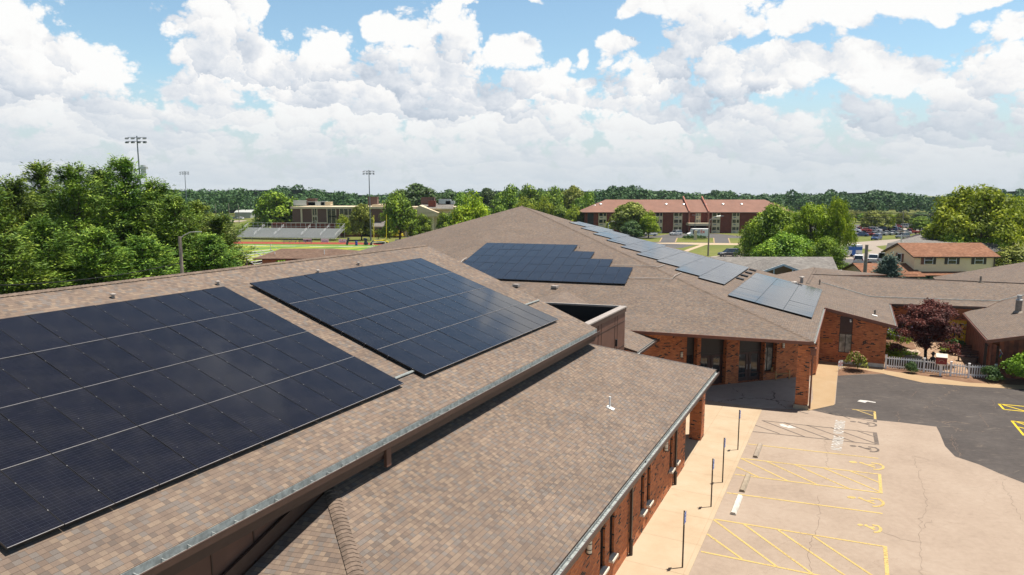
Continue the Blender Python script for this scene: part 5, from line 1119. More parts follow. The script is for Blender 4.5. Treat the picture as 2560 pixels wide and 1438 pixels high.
# small white goals
for i, x in enumerate((932,)):
    p = at(x, 627); q = at(x + 31, 625); t = thing('soccer_goal', 'white framed practice goal in front of the goal post', 'goal frame', (p + q) / 2); b = MB(); b.bar(p, p + Vector((0, 0, 2.1)), .1, .1); b.bar(q, q + Vector((0, 0, 2.1)), .1, .1); b.bar(p + Vector((0, 0, 2.1)), q + Vector((0, 0, 2.1)), .1, .1); b.bar(p + Vector((0, 0, 2.1)), p + Vector((.6, 1.4, 0)), .06, .06); b.bar(q + Vector((0, 0, 2.1)), q + Vector((.6, 1.4, 0)), .06, .06); b.build('frame', M['white'], t)
for i, (x, y) in enumerate(((1056, 612), (1104, 612))):
    p = at(x, y); t = thing('windmill_stand', ('white topped post stand behind the track, left one', 'white topped post stand behind the track, right one')[i], 'stand', p, 'post stands behind the track'); b = MB(); b.bar(p, p + Vector((0, 0, 2.7)), .12, .12); b.build('post', M['steel_dark'], t); b = MB(); b.box(p + Vector((.5, 0, 2.6)), 1.3, .2, .35); b.bar(p + Vector((1.1, 0, 2.4)), p + Vector((1.1, 0, 3.6)), .1, .1); b.build('crosspiece', M['white'], t)
p = at(1120, 620.5); b = MB(); b.tube([p, p + Vector((0, 0, 4.4))], .16, 8); b.box(p + Vector((-.2, 0, 2.8)), .5, .3, 1.2); tag(b.build('padded_post', M['navy']), 'dark padded post standing on the green practice turf', 'post')
for i, (x, y, w, mt, lab) in enumerate(((1078, 618.5, 1.6, 'black', 'black equipment cart left of the padded post'), (1087, 619, 1.4, 'black', 'black equipment cart with wheels next to the padded post'), (1103, 618.5, 2.2, 'blue', 'blue folded mats beside the padded post'), (1112, 617.5, 2.0, 'navy', 'navy folded mat stack closest to the padded post'))):
    p = at(x, y); t = thing('equipment_cart', lab, 'cart', p, 'equipment left on the practice turf'); b = MB(); b.box(p + Vector((0, 0, .55)), w, .9, .35); b.bar(p + Vector((-w / 2, 0, .5)), p + Vector((-w / 2 - .2, 0, 1.3)), .08, .5); b.build('tray', M[mt], t); b = MB()
    for s in (-.4, .4): b.tube([p + Vector((s * w, -.4, .2)), p + Vector((s * w, -.3, .2))], .2, 10); b.tube([p + Vector((s * w, .3, .2)), p + Vector((s * w, .4, .2))], .2, 10)
    b.build('wheels', M['tyre'], t)

# field lighting towers
def tower(px, ytop, Yd, lab, w=3.6, ybase=None, arms=2):
    p = atY(px, 560, Yd); p.z = 0; tp = atY(px, ytop, Yd).z; t = thing('light_tower', lab, 'light tower', p, 'floodlight towers round the sports field')
    b = MB(); b.tube([p, p + Vector((0, 0, tp))], [.24, .11], 10); b.build('mast', M['steel_dark'], t)
    for j in range(arms):
        z = tp - .3 - j * w * .42; b = MB(); b.bar(p + Vector((-w, 0, z)), p + Vector((w, 0, z)), .09, .09); b.build('cross_arm', M['steel_dark'], t)
        for s in (-.95, -.32, .32, .95):
            b = MB(); c = p + Vector((s * w, -.5, z - .25)); b.box(c, w * .36, w * .22, w * .10, ex=(1, 0, 0), ey=(0, .80, .6)); b.bar(c, p + Vector((s * w, 0, z)), .1, .1); b.build('floodlight', M['steel_dark'], t)
    return t
tower(358, 340, 150, 'nearest floodlight tower rising out of the pines', 2.0)
tower(470, 428, 330, 'distant floodlight tower behind the pines, right of the tall one', 2.0 * 1.0 + 0)
tower(926, 425, 206, 'slim floodlight tower beside the goal post', 1.55)
p = atY(358, 420, 150); b = MB(); b.tube([Vector((p.x, p.y, p.z - 2.2)), Vector((p.x, p.y, p.z + .6))], .5, 8); b.box(Vector((p.x, p.y, p.z)), 1.6, 1.0, .5)
o = b.build('ballast_box', M['metal'], None); o.parent = bpy.data.objects['light_tower']; o.location = Vector(o.location) - BASE['light_tower']
# concession house with hipped roof
t = thing('concession_house', 'tan boarded field house with brown hipped roof beside the track', 'building', atY(740, 645, 118)); Yc = 118.0
E1, E2 = atY(632, 642.5, Yc), atY(925, 651, Yc); zE = (E1.z + E2.z) / 2; E1.z = E2.z = zE; R1 = V3(*atY(704, 621.5, Yc + 6).xy, atY(704, 621.5, Yc + 6).z); R2 = V3(*atY(832, 623, Yc + 6).xy, R1.z); F1 = E1 + Vector((2.5, 12, 0)); F2 = E2 + Vector((1, 12, 0))
b = MB(); b.slab([E1, E2, R2, R1], .2, 0, 1); b.slab([E2, F2, R2], .2, 0, 1); b.slab([F2, F1, R1, R2], .2, 0, 1); b.slab([F1, E1, R1], .2, 0, 1); b.build('roof', [M['shingle_field'], M['fascia']], t)
w0 = V3(E1.x + 1.2, E1.y + .8); w1 = V3(E2.x - .6, E2.y + .8); b = MB(); b.box(V3((w0.x + w1.x) / 2, w0.y + 5, zE / 2), w1.x - w0.x, 9.6, zE - .1); b.build('board_wall', M['siding_tan'], t)
b = MB(); b.box(V3(atY(742, 645, Yc).x + 4.2, w0.y - .03, zE - 1.3), 10.5, .08, 2.4); b.build('serving_hatch', M['dark'], t)
p = atY(717, 655, Yc); b = MB()
for k in range(8): u = k * .42 - .1; b.bar(V3(p.x + 1.7 - 1.1 * math.cos(u), w0.y - .1, zE - 1.35 + .55 * math.sin(u)), V3(p.x + 1.7 - 1.1 * math.cos(u + .42), w0.y - .1, zE - 1.35 + .55 * math.sin(u + .42)), .05, .2)
b.build('wall_emblem', M['yellowp'], t)
for x, y in ((687, 632), (811, 627)): p = atY(x, y + 5, Yc + 2.5); b = MB(); b.tube([p + Vector((0, 0, -.5)), p + Vector((0, 0, .5))], .08, 6); b.build('vent_pipe', M['white'], t)

# street lamps and poles with wires
def lamp_pole(px, ytop, ybase, arm, lab, mat='pole_wood', r=.14, Yd=None, acrs=0):
    p = at(px, ybase) if Yd is None else V3(*atY(px, ybase, Yd).xy, 0); z = atY(px, ytop, p.y).z; t = thing('street_lamp' if arm else 'utility_pole', lab, 'street lamp' if arm else 'utility pole', p); b = MB(); b.tube([p, p + Vector((0, 0, z))], [r * 1.15, r * .85], 10); b.build('pole', M[mat], t)
    if arm:
        L_ = arm; b = MB(); k_ = L_ / 3.0; P = [p + Vector((0, 0, z - .35 * k_)), p + Vector((L_ * .25, 0, z + .25 * k_)), p + Vector((L_ * .6, 0, z + .75 * k_)), p + Vector((L_, 0, z + .85 * k_))]; b.tube(P, .05 * max(.5, k_), 6); b.build('lamp_arm', M['metal'], t); b = MB(); b.box(p + Vector((L_ + .3 * k_, 0, z + .83 * k_)), .75 * max(.4, k_), .3 * k_, .14 * k_); b.build('lamp_head', M['metal'], t)
    if acrs:
        b = MB(); b.box(p + Vector((0, 0, z - .5)), acrs, .12, .14); b.build('crossarm', M['pole_wood'], t)
        for s in (-.45, -.15, .15, .45): b2 = MB(); b2.lathe(p + Vector((s * acrs, 0, z - .42)), [(.06, 0), (.09, .1), (.05, .25)], 8); b2.build('insulator', M['metal'], t)
    return t, p, z
la, pa, za = lamp_pole(455, 592, 681, 1.1, 'weathered wooden street lamp pole in front of the pines', Yd=42, r=.11)
lb, pb, zb_ = lamp_pole(1134, 572, 645, 3.0, 'grey street lamp pole beyond the near roof, over the practice turf', mat='alu', Yd=112, r=.17)
lc, pc, zc = lamp_pole(1770, 548, 640, 2.6, 'wooden street lamp pole standing before the delivery truck', r=.17)
ld, pd, zd = lamp_pole(2161, 612, 700, 0, 'thick bare wooden pole in front of the white vans', Yd=92, r=.24)
lf, pf, zf_ = lamp_pole(1520, 557, 600, -1.6 + 3.2, 'curved street lamp above the panels near the apartments', mat='metal', Yd=200, r=.12)
lg, pg, zg_ = lamp_pole(1736, 538, 600, 0, 'thin dark lamp standard behind the delivery truck', mat='steel_dark', r=.09, Yd=225); b = MB(); b.box(pg + Vector((0, 0, zg_)), 2.2, .4, .12); o = b.build('lamp_head', M['steel_dark'], lg)
lh, ph_, zh = lamp_pole(792, 552, 600, -1.2 + .0 or 0, 'pale lamp pole in front of the brown school building', mat='metal', r=.12, Yd=225)
le, pe, ze = lamp_pole(2254, 528, 598, 0, 'utility pole with crossarm standing in the car park', Yd=235, r=.16, acrs=3.0)
li, pi_, zi = lamp_pole(1477, 503, 600, 0, 'utility pole with crossarm left of the apartments', Yd=300, r=.18, acrs=3.0)
lj, pj, zj = lamp_pole(2350, 532, 598, 0, 'utility pole with crossarm between the big tree and the car park', Yd=235, r=.16, acrs=3.0)
for i, (px, yt, yb_, Y_) in enumerate(((574, 508, 556, 330), (541, 510, 556, 330), (598, 512, 556, 330))):
    lamp_pole(px, yt, yb_, 0, ('slim pole at the far lot, between two others', 'slim pole at the far lot, leftmost', 'slim pole at the far lot beside the grey shed')[i], r=.15, Yd=Y_)
def wire(name, lab, A_, B_, sag, r=.03, n_=24, mat='black', group=None):
    pts = [A_.lerp(B_, k / n_) - Vector((0, 0, sag * 4 * (k / n_) * (1 - k / n_))) for k in range(n_ + 1)]; b = MB(); b.tube(pts, r, 5); return tag(b.build(name, M[mat]), lab, 'overhead wire', group)
wire('overhead_wire', 'single overhead wire running left from the lamp pole across the pines', pa + Vector((0, 0, za - 1.6)), atY(-200, 712, 34), .5, .022)
wire('overhead_wire', 'wire from the grey lamp pole running right behind the hall roof', pb + Vector((0, 0, zb_ - 1.4)), atY(1260, 600, 128), .5, .03)
WA = [(1130, 523, 300), (1300, 522, 300), (1477, 505, 300), (1720, 513, 300), (2040, 518, 260), (2254, 530, 235), (2350, 534, 235), (2620, 530, 235)]
for k_, dy in enumerate((0, 3, 14)):
    pts = []
    for (x0, y0, Y0), (x1, y1, Y1) in zip(WA[:-1], WA[1:]):
        p0, p1 = atY(x0, y0 + dy, Y0), atY(x1, y1 + dy, Y1)
        pts += [p0.lerp(p1, j / 8) - Vector((0, 0, .7 * 4 * (j / 8) * (1 - j / 8))) for j in range(8)]
    pts.append(atY(2620, 530 + dy, 235)); b = MB(); b.tube(pts, .08, 4); tag(b.build('overhead_wire', M['black']), ('upper long power line strung behind the apartments', 'second long power line just under the top one', 'lowest long power line crossing the car park')[k_], 'overhead wire', 'power lines across the background')

# ------------------------------------------------------------------ school buildings across the field
t = thing('school_building', 'three storey brown and red school building with cream cornice across the field', 'building', V3(-55, 232))
Ys = 226.0; X = lambda px: atY(px, 560, Ys).x; Z = lambda py: atY(1000, py, Ys).z
b = MB(); x0, x1, x2, x3 = X(732), X(762), X(820), X(960); z1, z2 = Z(558), Z(522)
b.box(V3((x0 + x3) / 2, Ys + 10, (z1 + z2) / 2), x3 - x0, 20, z2 - z1); b.build('upper_wall', M['brick_school'], t)
b = MB(); b.box(V3((x1 + x2) / 2, Ys + 9.8, z1 / 2), x2 - x1 + 22, 20.2, z1); b.build('brick_base', M['brick_red'], t)
b = MB(); b.box(V3((x0 + x3) / 2, Ys + 10, z2 + .3), x3 - x0 + 1.0, 21, .65); b.box(V3((x0 + x3) / 2 - 2, Ys - .1, z1), x3 - x0, .3, .45)
for px in (755, 820, 871, 890): b.box(V3(X(px), Ys - .12, (z1 + z2) / 2), .55, .25, z2 - z1)
b.build('cornice', M['cream'], t)
for (px, py, w, h) in ((788, 530, 1.3, 2.0), (788, 550, 1.3, 2.0), (830, 531, 2.6, 3.0), (830, 552, 2.6, 3.0), (861, 529, 2.6, 2.2), (881, 529, 2.2, 2.2), (861, 552, 2.6, 2.6)):
    c = V3(X(px), Ys - .12, Z(py)); b = MB(); b.box(c, w + .5, .2, h + .5); wn = b.build('window', M['cream'], t); b = MB()
    b.box(c - V3(0, .12), w, .05, h); o = b.build('pane', M['glass'], t); o.parent = wn; o.location = (0, 0, 0)
    b = MB(); b.box(c - V3(0, .15), .14, .05, h); o = b.build('mullion', M['cream'], t); o.parent = wn; o.location = (0, 0, 0)
for i, (px, w, h, m_) in enumerate(((769, 2.9, 2.2, 'brick_school'), (742, 4.5, 1.6, 'metal'), (783, 5.5, 1.2, 'metal'), (800, 1.5, 1.3, 'metal'), (812, 1.8, 1.1, 'cream'), (926, 3.0, 2.8, 'brick_school'))):
    b = MB(); b.box(V3(X(px), Ys + 6, z2 + 1 + h / 2), w, 3, h); b.box(V3(X(px), Ys + 6, z2 + 1 + h), w + .3, 3.2, .15); b.build('rooftop_unit', M[m_], t)
t = thing('portico_building', 'cream school wing with pediment, white columns and grey roofs behind the trees', 'building', V3(-32, 232))
Yp = 224.0; X = lambda px: atY(px, 560, Yp).x; Z = lambda py: atY(1000, py, Yp).z
b = MB(); b.box(V3((X(925) + X(1000)) / 2, Yp + 12, Z(540) / 2 + 2), X(1000) - X(925), 16, Z(515) + 0); b.box(V3((X(1000) + X(1135)) / 2, Yp + 12, Z(518) / 2), X(1135) - X(1000), 14, Z(518)); b.build('cream_wall', M['cream'], t)
b = MB(); b.slab([V3(X(930), Yp - 1, Z(566)), V3(X(1005), Yp - 1, Z(566)), V3(X(1005), Yp + 4, Z(548)), V3(X(930), Yp + 4, Z(548))], .3, 0, 1); b.slab([V3(X(1045), Yp + 3, Z(522)), V3(X(1130), Yp + 3, Z(522)), V3(X(1130), Yp + 10, Z(510)), V3(X(1045), Yp + 10, Z(510))], .3, 0, 1); b.build('grey_roof', [M['shingle_grey'], M['cream']], t)
b = MB(); b.box(V3((X(930) + X(1000)) / 2, Yp, Z(585) / 2 + .6), X(1000) - X(930), 4, Z(566) - .6); b.box(V3((X(1010) + X(1040)) / 2, Yp + 4.6, 3.0), X(1100) - X(1010), 2, 6); b.build('brick_base', M['brick_red'], t)
for px in (940, 950, 960, 970, 982): b = MB(); b.box(V3(X(px), Yp - 2.05, 1.9), .8, .1, 1.5); b.build('window', M['glass'], t)
b = MB(); P = [V3(X(1030), Yp - 1, Z(532)), V3(X(1097), Yp - 1, Z(532)), V3(X(1050), Yp - 1, Z(513.5))]; b.poly(P); b.poly([q + V3(0, 9) for q in P][::-1]); b.poly([P[0], P[2], P[2] + V3(0, 9), P[0] + V3(0, 9)]); b.poly([P[2], P[1], P[1] + V3(0, 9), P[2] + V3(0, 9)]); b.box(V3((X(1012) + X(1092)) / 2, Yp + 3.5, Z(537)), X(1092) - X(1012), 9, 1.1); b.build('pediment', M['cream'], t)
for px in (1006, 1014, 1022, 1082): b = MB(); b.lathe(V3(X(px), Yp - .5, 0), [(.55, 0), (.55, .3), (.45, .4), (.38, Z(542) - .4), (.55, Z(542))], 12); b.build('column', M['cream'], t)
b = MB(); b.box(V3(X(1076), Yp + 6, Z(514)), 2.4, 2, 3.0); b.build('chimney', M['brick_red'], t)
for px, w, h in ((1062, 4.5, 2.2), (1106, 4.0, 1.6), (1120, 3, 1.0)): b = MB(); b.box(V3(X(px), Yp + 10, Z(511) + h / 2), w, 3, h); b.build('rooftop_unit', M['brick_school'] if px == 1062 else M['metal'], t)
b = MB(); p = at(615, 545); b.box(V3(p.x, p.y, 1.7), 9, 10, 3.4); b.slab([V3(p.x - 5, p.y - 5, 3.3), V3(p.x + 5, p.y - 5, 3.3), V3(p.x + 5, p.y, 4.8), V3(p.x - 5, p.y, 4.8)], .2, 0, 0); b.slab([V3(p.x - 5, p.y + 5, 3.3), V3(p.x + 5, p.y + 5, 3.3), V3(p.x + 5, p.y, 4.8), V3(p.x - 5, p.y, 4.8)], .2, 0, 0); tag(b.build('metal_shed', simple('shed_grey', (.38, .40, .38), .6)), 'pale grey metal shed beyond the pines', 'shed')

# ------------------------------------------------------------------ apartment block
Ya = 246.0; X = lambda px: atY(px, 560, Ya).x; Z = lambda py: atY(1280, py, Ya).z
t = thing('apartment_building', 'long three storey dark red brick apartment block with brown roof', 'building', V3(X(1650), Ya + 8))
zE = Z(530); xa, xb = X(1466), X(1960); b = MB(); b.box(V3((xa + xb) / 2, Ya + 8, zE / 2), xb - xa, 16, zE); b.build('brick_wall', M['brick_red'], t)
rf = simple('roof_terracotta', (.205, .105, .075), .9, var=.1, vs=.4)
b = MB(); e0, e1 = X(1456), X(1985); zr = Z(506) + .9; yr = Ya + 8; b.slab([V3(e0, Ya - 1, zE - .1), V3(e1, Ya - 1, zE - .1), V3(e1 - 8, yr, zr), V3(X(1520), yr, zr)], .3, 0, 1); b.slab([V3(e0, Ya + 17, zE - .1), V3(e1, Ya + 17, zE - .1), V3(e1 - 8, yr, zr), V3(X(1520), yr, zr)], .3, 0, 1); b.slab([V3(e0, Ya - 1, zE - .1), V3(e0, Ya + 17, zE - .1), V3(X(1520), yr, zr)], .3, 0, 1); b.build('roof', [rf, M['fascia']], t)
for px in (1719, 1767): b = MB(); b.slab([V3(X(px), Ya - 1.3, 0), V3(X(px), Ya - 1.3, zE + .3), V3(X(px), yr + .5, zr + 1.3), V3(X(px), yr + .5, 0)], .35, 0, 0, down=(.45, 0, 0)); b.build('fire_wall', simple('firewall', (.30, .12, .085), .9) if px == 1719 else bpy.data.materials['firewall'], t)
fl_z = [(0.25, .8, 1.15, 2.15), (2.9, 3.4, 3.75, 4.8), (5.45, 5.95, 6.2, 7.35)]
bays = ((1496, 1516), (1638, 1656), (1683, 1705), (1738.5, 1751), (1779, 1800), (1829, 1848), (1895, 1915))
for px0, px1 in bays:
    x0, x1 = X(px0), X(px1); b = MB(); top2 = zE - .15; bot = 3.0 if px0 == 1738.5 else 0; b.box(V3((x0 + x1) / 2, Ya - .06, (top2 + bot) / 2), x1 - x0, .2, top2 - bot); bay = b.build('window_bay', M['cream'], t)
    for fz in fl_z[(1 if bot else 0):]:
        b = MB(); w = x1 - x0; b.box(V3(x0 + w * .30, Ya - .18, (fz[2] + fz[3]) / 2), w * .44, .08, fz[3] - fz[2] + .1); b.box(V3(x0 + w * .78, Ya - .18, (fz[2] + fz[3]) / 2), w * .28, .08, fz[3] - fz[2] + .1); o = b.build('panes', M['glass_pale' if px0 in (1738.5,) else 'glass'], t); o.parent = bay; o.location = (0, 0, 0)
        b = MB(); b.box(V3(x0 + w * .36, Ya - .18, fz[0] + .22), w * .34, .08, .32); o = b.build('air_unit', M['steel_dark'], t); o.parent = bay; o.location = (0, 0, 0)
b = MB(); b.box(V3((X(1466) + X(1482)) / 2 + .3, Ya - .05, zE / 2), X(1482) - X(1467), .2, zE - .2); b.build('recess_shade', M['black'], t)  # black slab on the wall face, painting the shade of the left recess
b = MB(); b.box(V3((X(1715) + X(1767)) / 2, Ya - 2.2, Z(560)), X(1767) - X(1715), 4.6, .85); b.build('entrance_canopy', M['cream'], t); b = MB(); b.box(V3((X(1719) + X(1764)) / 2, Ya - .2, 1.4), X(1764) - X(1719), .5, 2.8); b.build('entrance_recess', M['dark'], t)
for px in (1717, 1765): b = MB(); b.box(V3(X(px), Ya - 4, 1.5), .4, .4, 3.1); b.build('canopy_column', M['brick_red'], t)
for px, py in ((1671, 512), (1715, 512.5), (1770, 512.5), (1815, 512), (1862, 512), (1505, 512), (1491, 516)):
    p = V3(X(px), Ya + 4.5, atY(px, py + 2.5, Ya + 4.5).z); b = MB(); b.lathe(p + V3(0, 0, -.5), [(.3, 0), (.3, .7), (.55, .8), (.6, 1.1), (.35, 1.35), (.05, 1.4)], 10); b.build('roof_vent', M['alu'], t)

# roads, drives, kerb islands
gsheet('street', [(1380, 640), (1380, 607), (1850, 604), (2150, 608), (2150, 640), (1900, 644), (1700, 644)], .004, 'grass')
gsheet('apartment_drive', [(1330, 604), (1500, 591), (1655, 586.5), (1660, 584.5), (1790, 584.3), (1850, 591), (2000, 593), (2000, 596), (1868, 597.5), (1872, 608), (1330, 609)], .010, 'asphalt_road')
gsheet('street_apron', [(1330, 609), (1640, 608), (1760, 608), (1740, 612), (1705, 620), (1330, 626)], .012, 'asphalt_road')
for q in ([(1600, 594.5), (1655, 594.5), (1650, 605), (1570, 605)], [(1693, 595), (1784, 595), (1785.5, 607), (1689, 606)], [(1821, 595.5), (1880, 596), (1880, 608), (1825.5, 608)], [(1560, 585), (1676, 584.5), (1650, 589), (1600, 591)], [(1775, 582.5), (1920, 583), (1920, 589), (1850, 590)]): gsheet('lawn_island', q, .018, 'grass')
kb = MB()
for p, q in (((1655, 594.5), (1649, 605)), ((1693, 595), (1688.5, 606)), ((1784, 595), (1785.5, 607.5)), ((1821, 595.5), (1825, 608)), ((1650, 589), (1676, 585)), ((1776, 583), (1850, 590))): stripe(kb, at(*p), at(*q), .35, .03)
struct(kb.build('kerb_line', M['walk2']))
gsheet('street_walk', [(1560, 608), (1700, 607), (1870, 609), (2120, 611), (2120, 613.5), (1870, 613), (1765, 612.5), (1727, 626), (1718, 630), (1700, 630), (1750, 612.5), (1680, 610)], .022, 'walk')
gsheet('back_lot', [(1760, 646), (1780, 641), (1860, 633), (1930, 630.5), (2010, 630), (2010, 660), (1760, 660)], .010, 'road_pale')
gsheet('side_street', [(2010, 665), (2050, 630), (2110, 612), (2140, 606), (2190, 601.5), (2260, 597), (2340, 588), (2480, 578), (2480, 584), (2390, 592), (2300, 604), (2240, 612), (2190, 616), (2205, 624), (2240, 632), (2240, 690), (2000, 690)], .010, 'road_pale')
gsheet('van_lot', [(2080, 648), (2250, 648), (2250, 700), (2050, 700)], .014, 'asphalt_road')
gsheet('corner_lawn', [(2190, 616), (2240, 611), (2300, 604), (2300, 620), (2240, 620), (2200, 618)], .016, 'grass'); gsheet('corner_lawn', [(2120, 622), (2160, 622), (2182, 626), (2160, 634), (2120, 634)], .016, 'grass')
gsheet('verge', [(2140, 600.5), (2190, 597.5), (2260, 592.5), (2330, 584.5), (2325, 582.5), (2250, 588), (2190, 591.5), (2140, 594)], .020, 'grass')
gsheet('car_park', [(1990, 594), (2180, 591), (2262, 586), (2330, 580), (2480, 573), (2480, 562), (2340, 560), (2180, 561), (1990, 566)], .008, 'asphalt_road')
gsheet('far_car_park', [(2220, 578), (2360, 577), (2420, 573), (2420, 560), (2230, 559)], .012, 'road_pale')
gsheet('far_road', [(2210, 554.5), (2330, 553.5), (2330, 556.5), (2210, 557)], .014, 'road_pale'); gsheet('far_court', [(560, 556), (600, 555), (620, 551), (560, 551)], .01, 'road_pale')

# ------------------------------------------------------------------ houses on the right
def gable_house(t, x0, x1, y0, y1, z0, ze, zr, over=.5, wallmat='siding', roofmat='shingle_orange', ridge='x', fasc='fascia'):
    ym = (y0 + y1) / 2; s = (zr - ze) / (ym - y0); b = MB()
    b.poly([V3(x0, y0, z0), V3(x1, y0, z0), V3(x1, y0, ze), V3(x0, y0, ze)]); b.poly([V3(x1, y1, z0), V3(x0, y1, z0), V3(x0, y1, ze), V3(x1, y1, ze)])
    b.poly([V3(x0, y1, z0), V3(x0, y0, z0), V3(x0, y0, ze), V3(x0, ym, zr), V3(x0, y1, ze)]); b.poly([V3(x1, y0, z0), V3(x1, y1, z0), V3(x1, y1, ze), V3(x1, ym, zr), V3(x1, y0, ze)]); b.build('wall', M[wallmat], t)
    b = MB(); o = over; b.slab([V3(x0 - o, y0 - o, ze - s * o), V3(x1 + o, y0 - o, ze - s * o), V3(x1 + o, ym, zr), V3(x0 - o, ym, zr)], .16, 0, 1); b.slab([V3(x0 - o, y1 + o, ze - s * o), V3(x0 - o, ym, zr), V3(x1 + o, ym, zr), V3(x1 + o, y1 + o, ze - s * o)], .16, 0, 1)
    return b.build('roof', [M[roofmat], M[fasc]], t)
Yh = 94.0; X = lambda px: atY(px, 640, Yh).x; Z = lambda py: atY(2380, py, Yh).z
t = thing('cream_house', 'two storey cream sided house with orange shingle roof and dark shutters', 'house', V3(X(2390), Yh + 4))
x0, x1 = X(2287), X(2489); ze = Z(640); gable_house(t, x0, x1, Yh, Yh + 7.5, Z(682), ze + .1, ze + 1.55, .45)
b = MB(); b.box(V3((x0 + x1) / 2 + .3, Yh + 3.6, Z(682) / 2), x1 - x0 - .5, 6.6, Z(682)); b.build('lower_wall', M['siding'], t)
for px in (2322, 2381, 2448):
    c = V3(X(px), Yh - .03, Z(650.5)); b = MB(); b.box(c, 1.22, .10, 1.12); wn = b.build('window', M['white'], t)
    for dz in (-.27, .27): b = MB(); b.box(c + V3(0, -.06, dz), 1.02, .04, .46); o = b.build('pane', M['glass'], t); o.parent = wn; o.location = (0, 0, 0)
    for s in (-1, 1): b = MB(); b.box(c + V3(s * .82, -.01), .38, .08, 1.14); b.build('shutter', M['frame_dark'] if px > 2322 or s > 0 else M['fascia_red'], t)
c = V3(x0 - .03, Yh + 3.6, Z(650)); b = MB(); b.box(c, .10, 1.0, 1.2); wn = b.build('window', M['white'], t); b = MB(); b.box(c - V3(.06, 0), .04, .8, 1.0); o = b.build('pane', M['glass'], t); o.parent = wn; o.location = (0, 0, 0)
for s in (-1, 1): b = MB(); b.box(c + V3(0, s * .75), .08, .4, 1.2); b.build('shutter', M['fascia_red'], t)
b = MB(); b.box(V3(x1 - .15, Yh - .12, ze - 2.0), .12, .12, 4.0); b.build('downspout', M['fascia'], t)
zg2 = Z(684); b = MB(); b.slab([V3(X(2262), Yh - 1.2, Z(686)), V3(X(2424), Yh - 1.2, Z(686)), V3(X(2420), Yh, Z(679)), V3(X(2290), Yh, Z(679))], .12, 0, 1); b.build('porch_roof', [M['shingle_orange'], M['fascia']], t)
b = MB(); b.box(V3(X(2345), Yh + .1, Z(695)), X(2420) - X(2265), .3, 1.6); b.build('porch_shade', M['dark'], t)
for px, w in ((2310, 1.9), (2332, 1.2), (2442, 1.0), (2462, 1.1)): b = MB(); b.box(V3(X(px), Yh - .12, Z(691)), w, .1, .8); b.build('lower_window', simple('green_glass', (.05, .14, .12), .2) if px == 2310 else bpy.data.materials['green_glass'], t)
# attached garage with the lower orange roof
t = thing('garage_building', 'low cream garage with orange shingle roof beside the cream house', 'garage', V3(X(2215), Yh + 2)); gable_house(t, X(2160), X(2288), Yh - 1.5, Yh + 5.5, 0, Z(684), Z(684) + 1.25, .5)
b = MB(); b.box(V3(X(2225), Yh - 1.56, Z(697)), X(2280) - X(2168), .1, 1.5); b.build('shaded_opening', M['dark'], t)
b = MB(); b.box(V3(X(2250), Yh + 6.2, 1.35 + 1.7), 1.6, 1.2, .1); 
for k in range(12): b.box(V3(X(2238) + k * .13, Yh + 5.9, 3.5), .03, .03, .9)
b.bar(V3(X(2237), Yh + 5.9, 3.95), V3(X(2268), Yh + 5.9, 3.95), .06, .06); b.build('deck_rail', M['white'], t)
# grey hip roof hall behind the cream house
Yg = 112.0; X = lambda px: atY(px, 640, Yg).x; Z = lambda py: atY(2380, py, Yg).z
t = thing('grey_roof_building', 'cream building with broad dark grey hipped roof behind the cream house', 'building', V3(X(2300), Yg + 8)); ze = Z(627)
b = MB(); b.box(V3((X(2236) + X(2500)) / 2, Yg + 1.8, ze / 2), X(2500) - X(2236), 2.2, ze); b.build('wall', M['siding'], t)
A_ = V3(X(2212), Yg + .2, ze - .2); Pk = atY(2219, 608, Yg + 3); B_ = V3(X(2520), Yg + .2, ze - .2); rd = atY(2345, 577, Yg + 40); rd2 = rd + V3(25, 0)
b = MB(); pr_ = V3(X(2520), Yg + 3, Pk.z); b.slab([A_, B_, pr_, Pk], .15, 0, 1); b.slab([Pk, pr_, V3(pr_.x + 10, rd.y, rd.z), rd], .15, 2, 1); b.build('roof', [M['shingle_dark'], M['fascia'], M['shingle_grey']], t)
b = MB(); b.box(V3(X(2251), Yg + .1, ze + .9), .1, .1, 3.6); b.build('downspout', M['white'], t)
b = MB(); b.box(V3(X(2250), Yg + 1.9, Z(645)), 1.1, .1, 2.2); b.build('window', M['glass_pale'], t)
# long grey shingle building with little gable
Yq = 94.0; X = lambda px: atY(px, 640, Yq).x
t = thing('grey_shingle_building', 'long low building with pale grey shingle roof and small white trimmed gable', 'building', V3(X(1900), Yq)); P1, P2 = atY(1690, 640.5, Yq + 5), atY(2081, 644, Yq + 5); P1.z = P2.z = (P1.z + P2.z) / 2; zr = P1.z
e1, e2 = V3(X(1700), Yq - 7, zr - 3.0), V3(atY(2118, 690, Yq - 7).x, Yq - 7, zr - 3.0); b = MB(); b.slab([e1, e2, P2, P1], .2, 0, 1); b.slab([P1, P2, V3(P2.x + 3, Yq + 16, zr - 2.8), V3(P1.x - 2, Yq + 16, zr - 2.8)], .2, 0, 1); b.build('roof', [M['shingle_grey'], M['stone']], t)
b = MB(); b.box(V3((e1.x + e2.x) / 2, Yq + 3, (zr - 3.1) / 2), e2.x - e1.x - 1.5, 17, zr - 3.1); b.build('wall', M['siding_brown'], t)
Yd_ = Yq - 8.0; gx = lambda px: atY(px, 680, Yd_).x; zt_, zb2 = atY(1950, 660, Yd_).z, atY(1950, 680, Yd_).z; xl, xr, xm = gx(1901), gx(2010), gx(1957)
b = MB(); b.slab([V3(xl, Yd_, zb2), V3(xm, Yd_, zt_), V3(xm, Yd_ + 7, zt_), V3(xl, Yd_ + 7, zb2)], .12, 0, 1); b.slab([V3(xm, Yd_, zt_), V3(xr, Yd_, zb2), V3(xr, Yd_ + 7, zb2), V3(xm, Yd_ + 7, zt_)], .12, 0, 1); b.build('gable_roof', [M['shingle_grey'], M['white']], t)
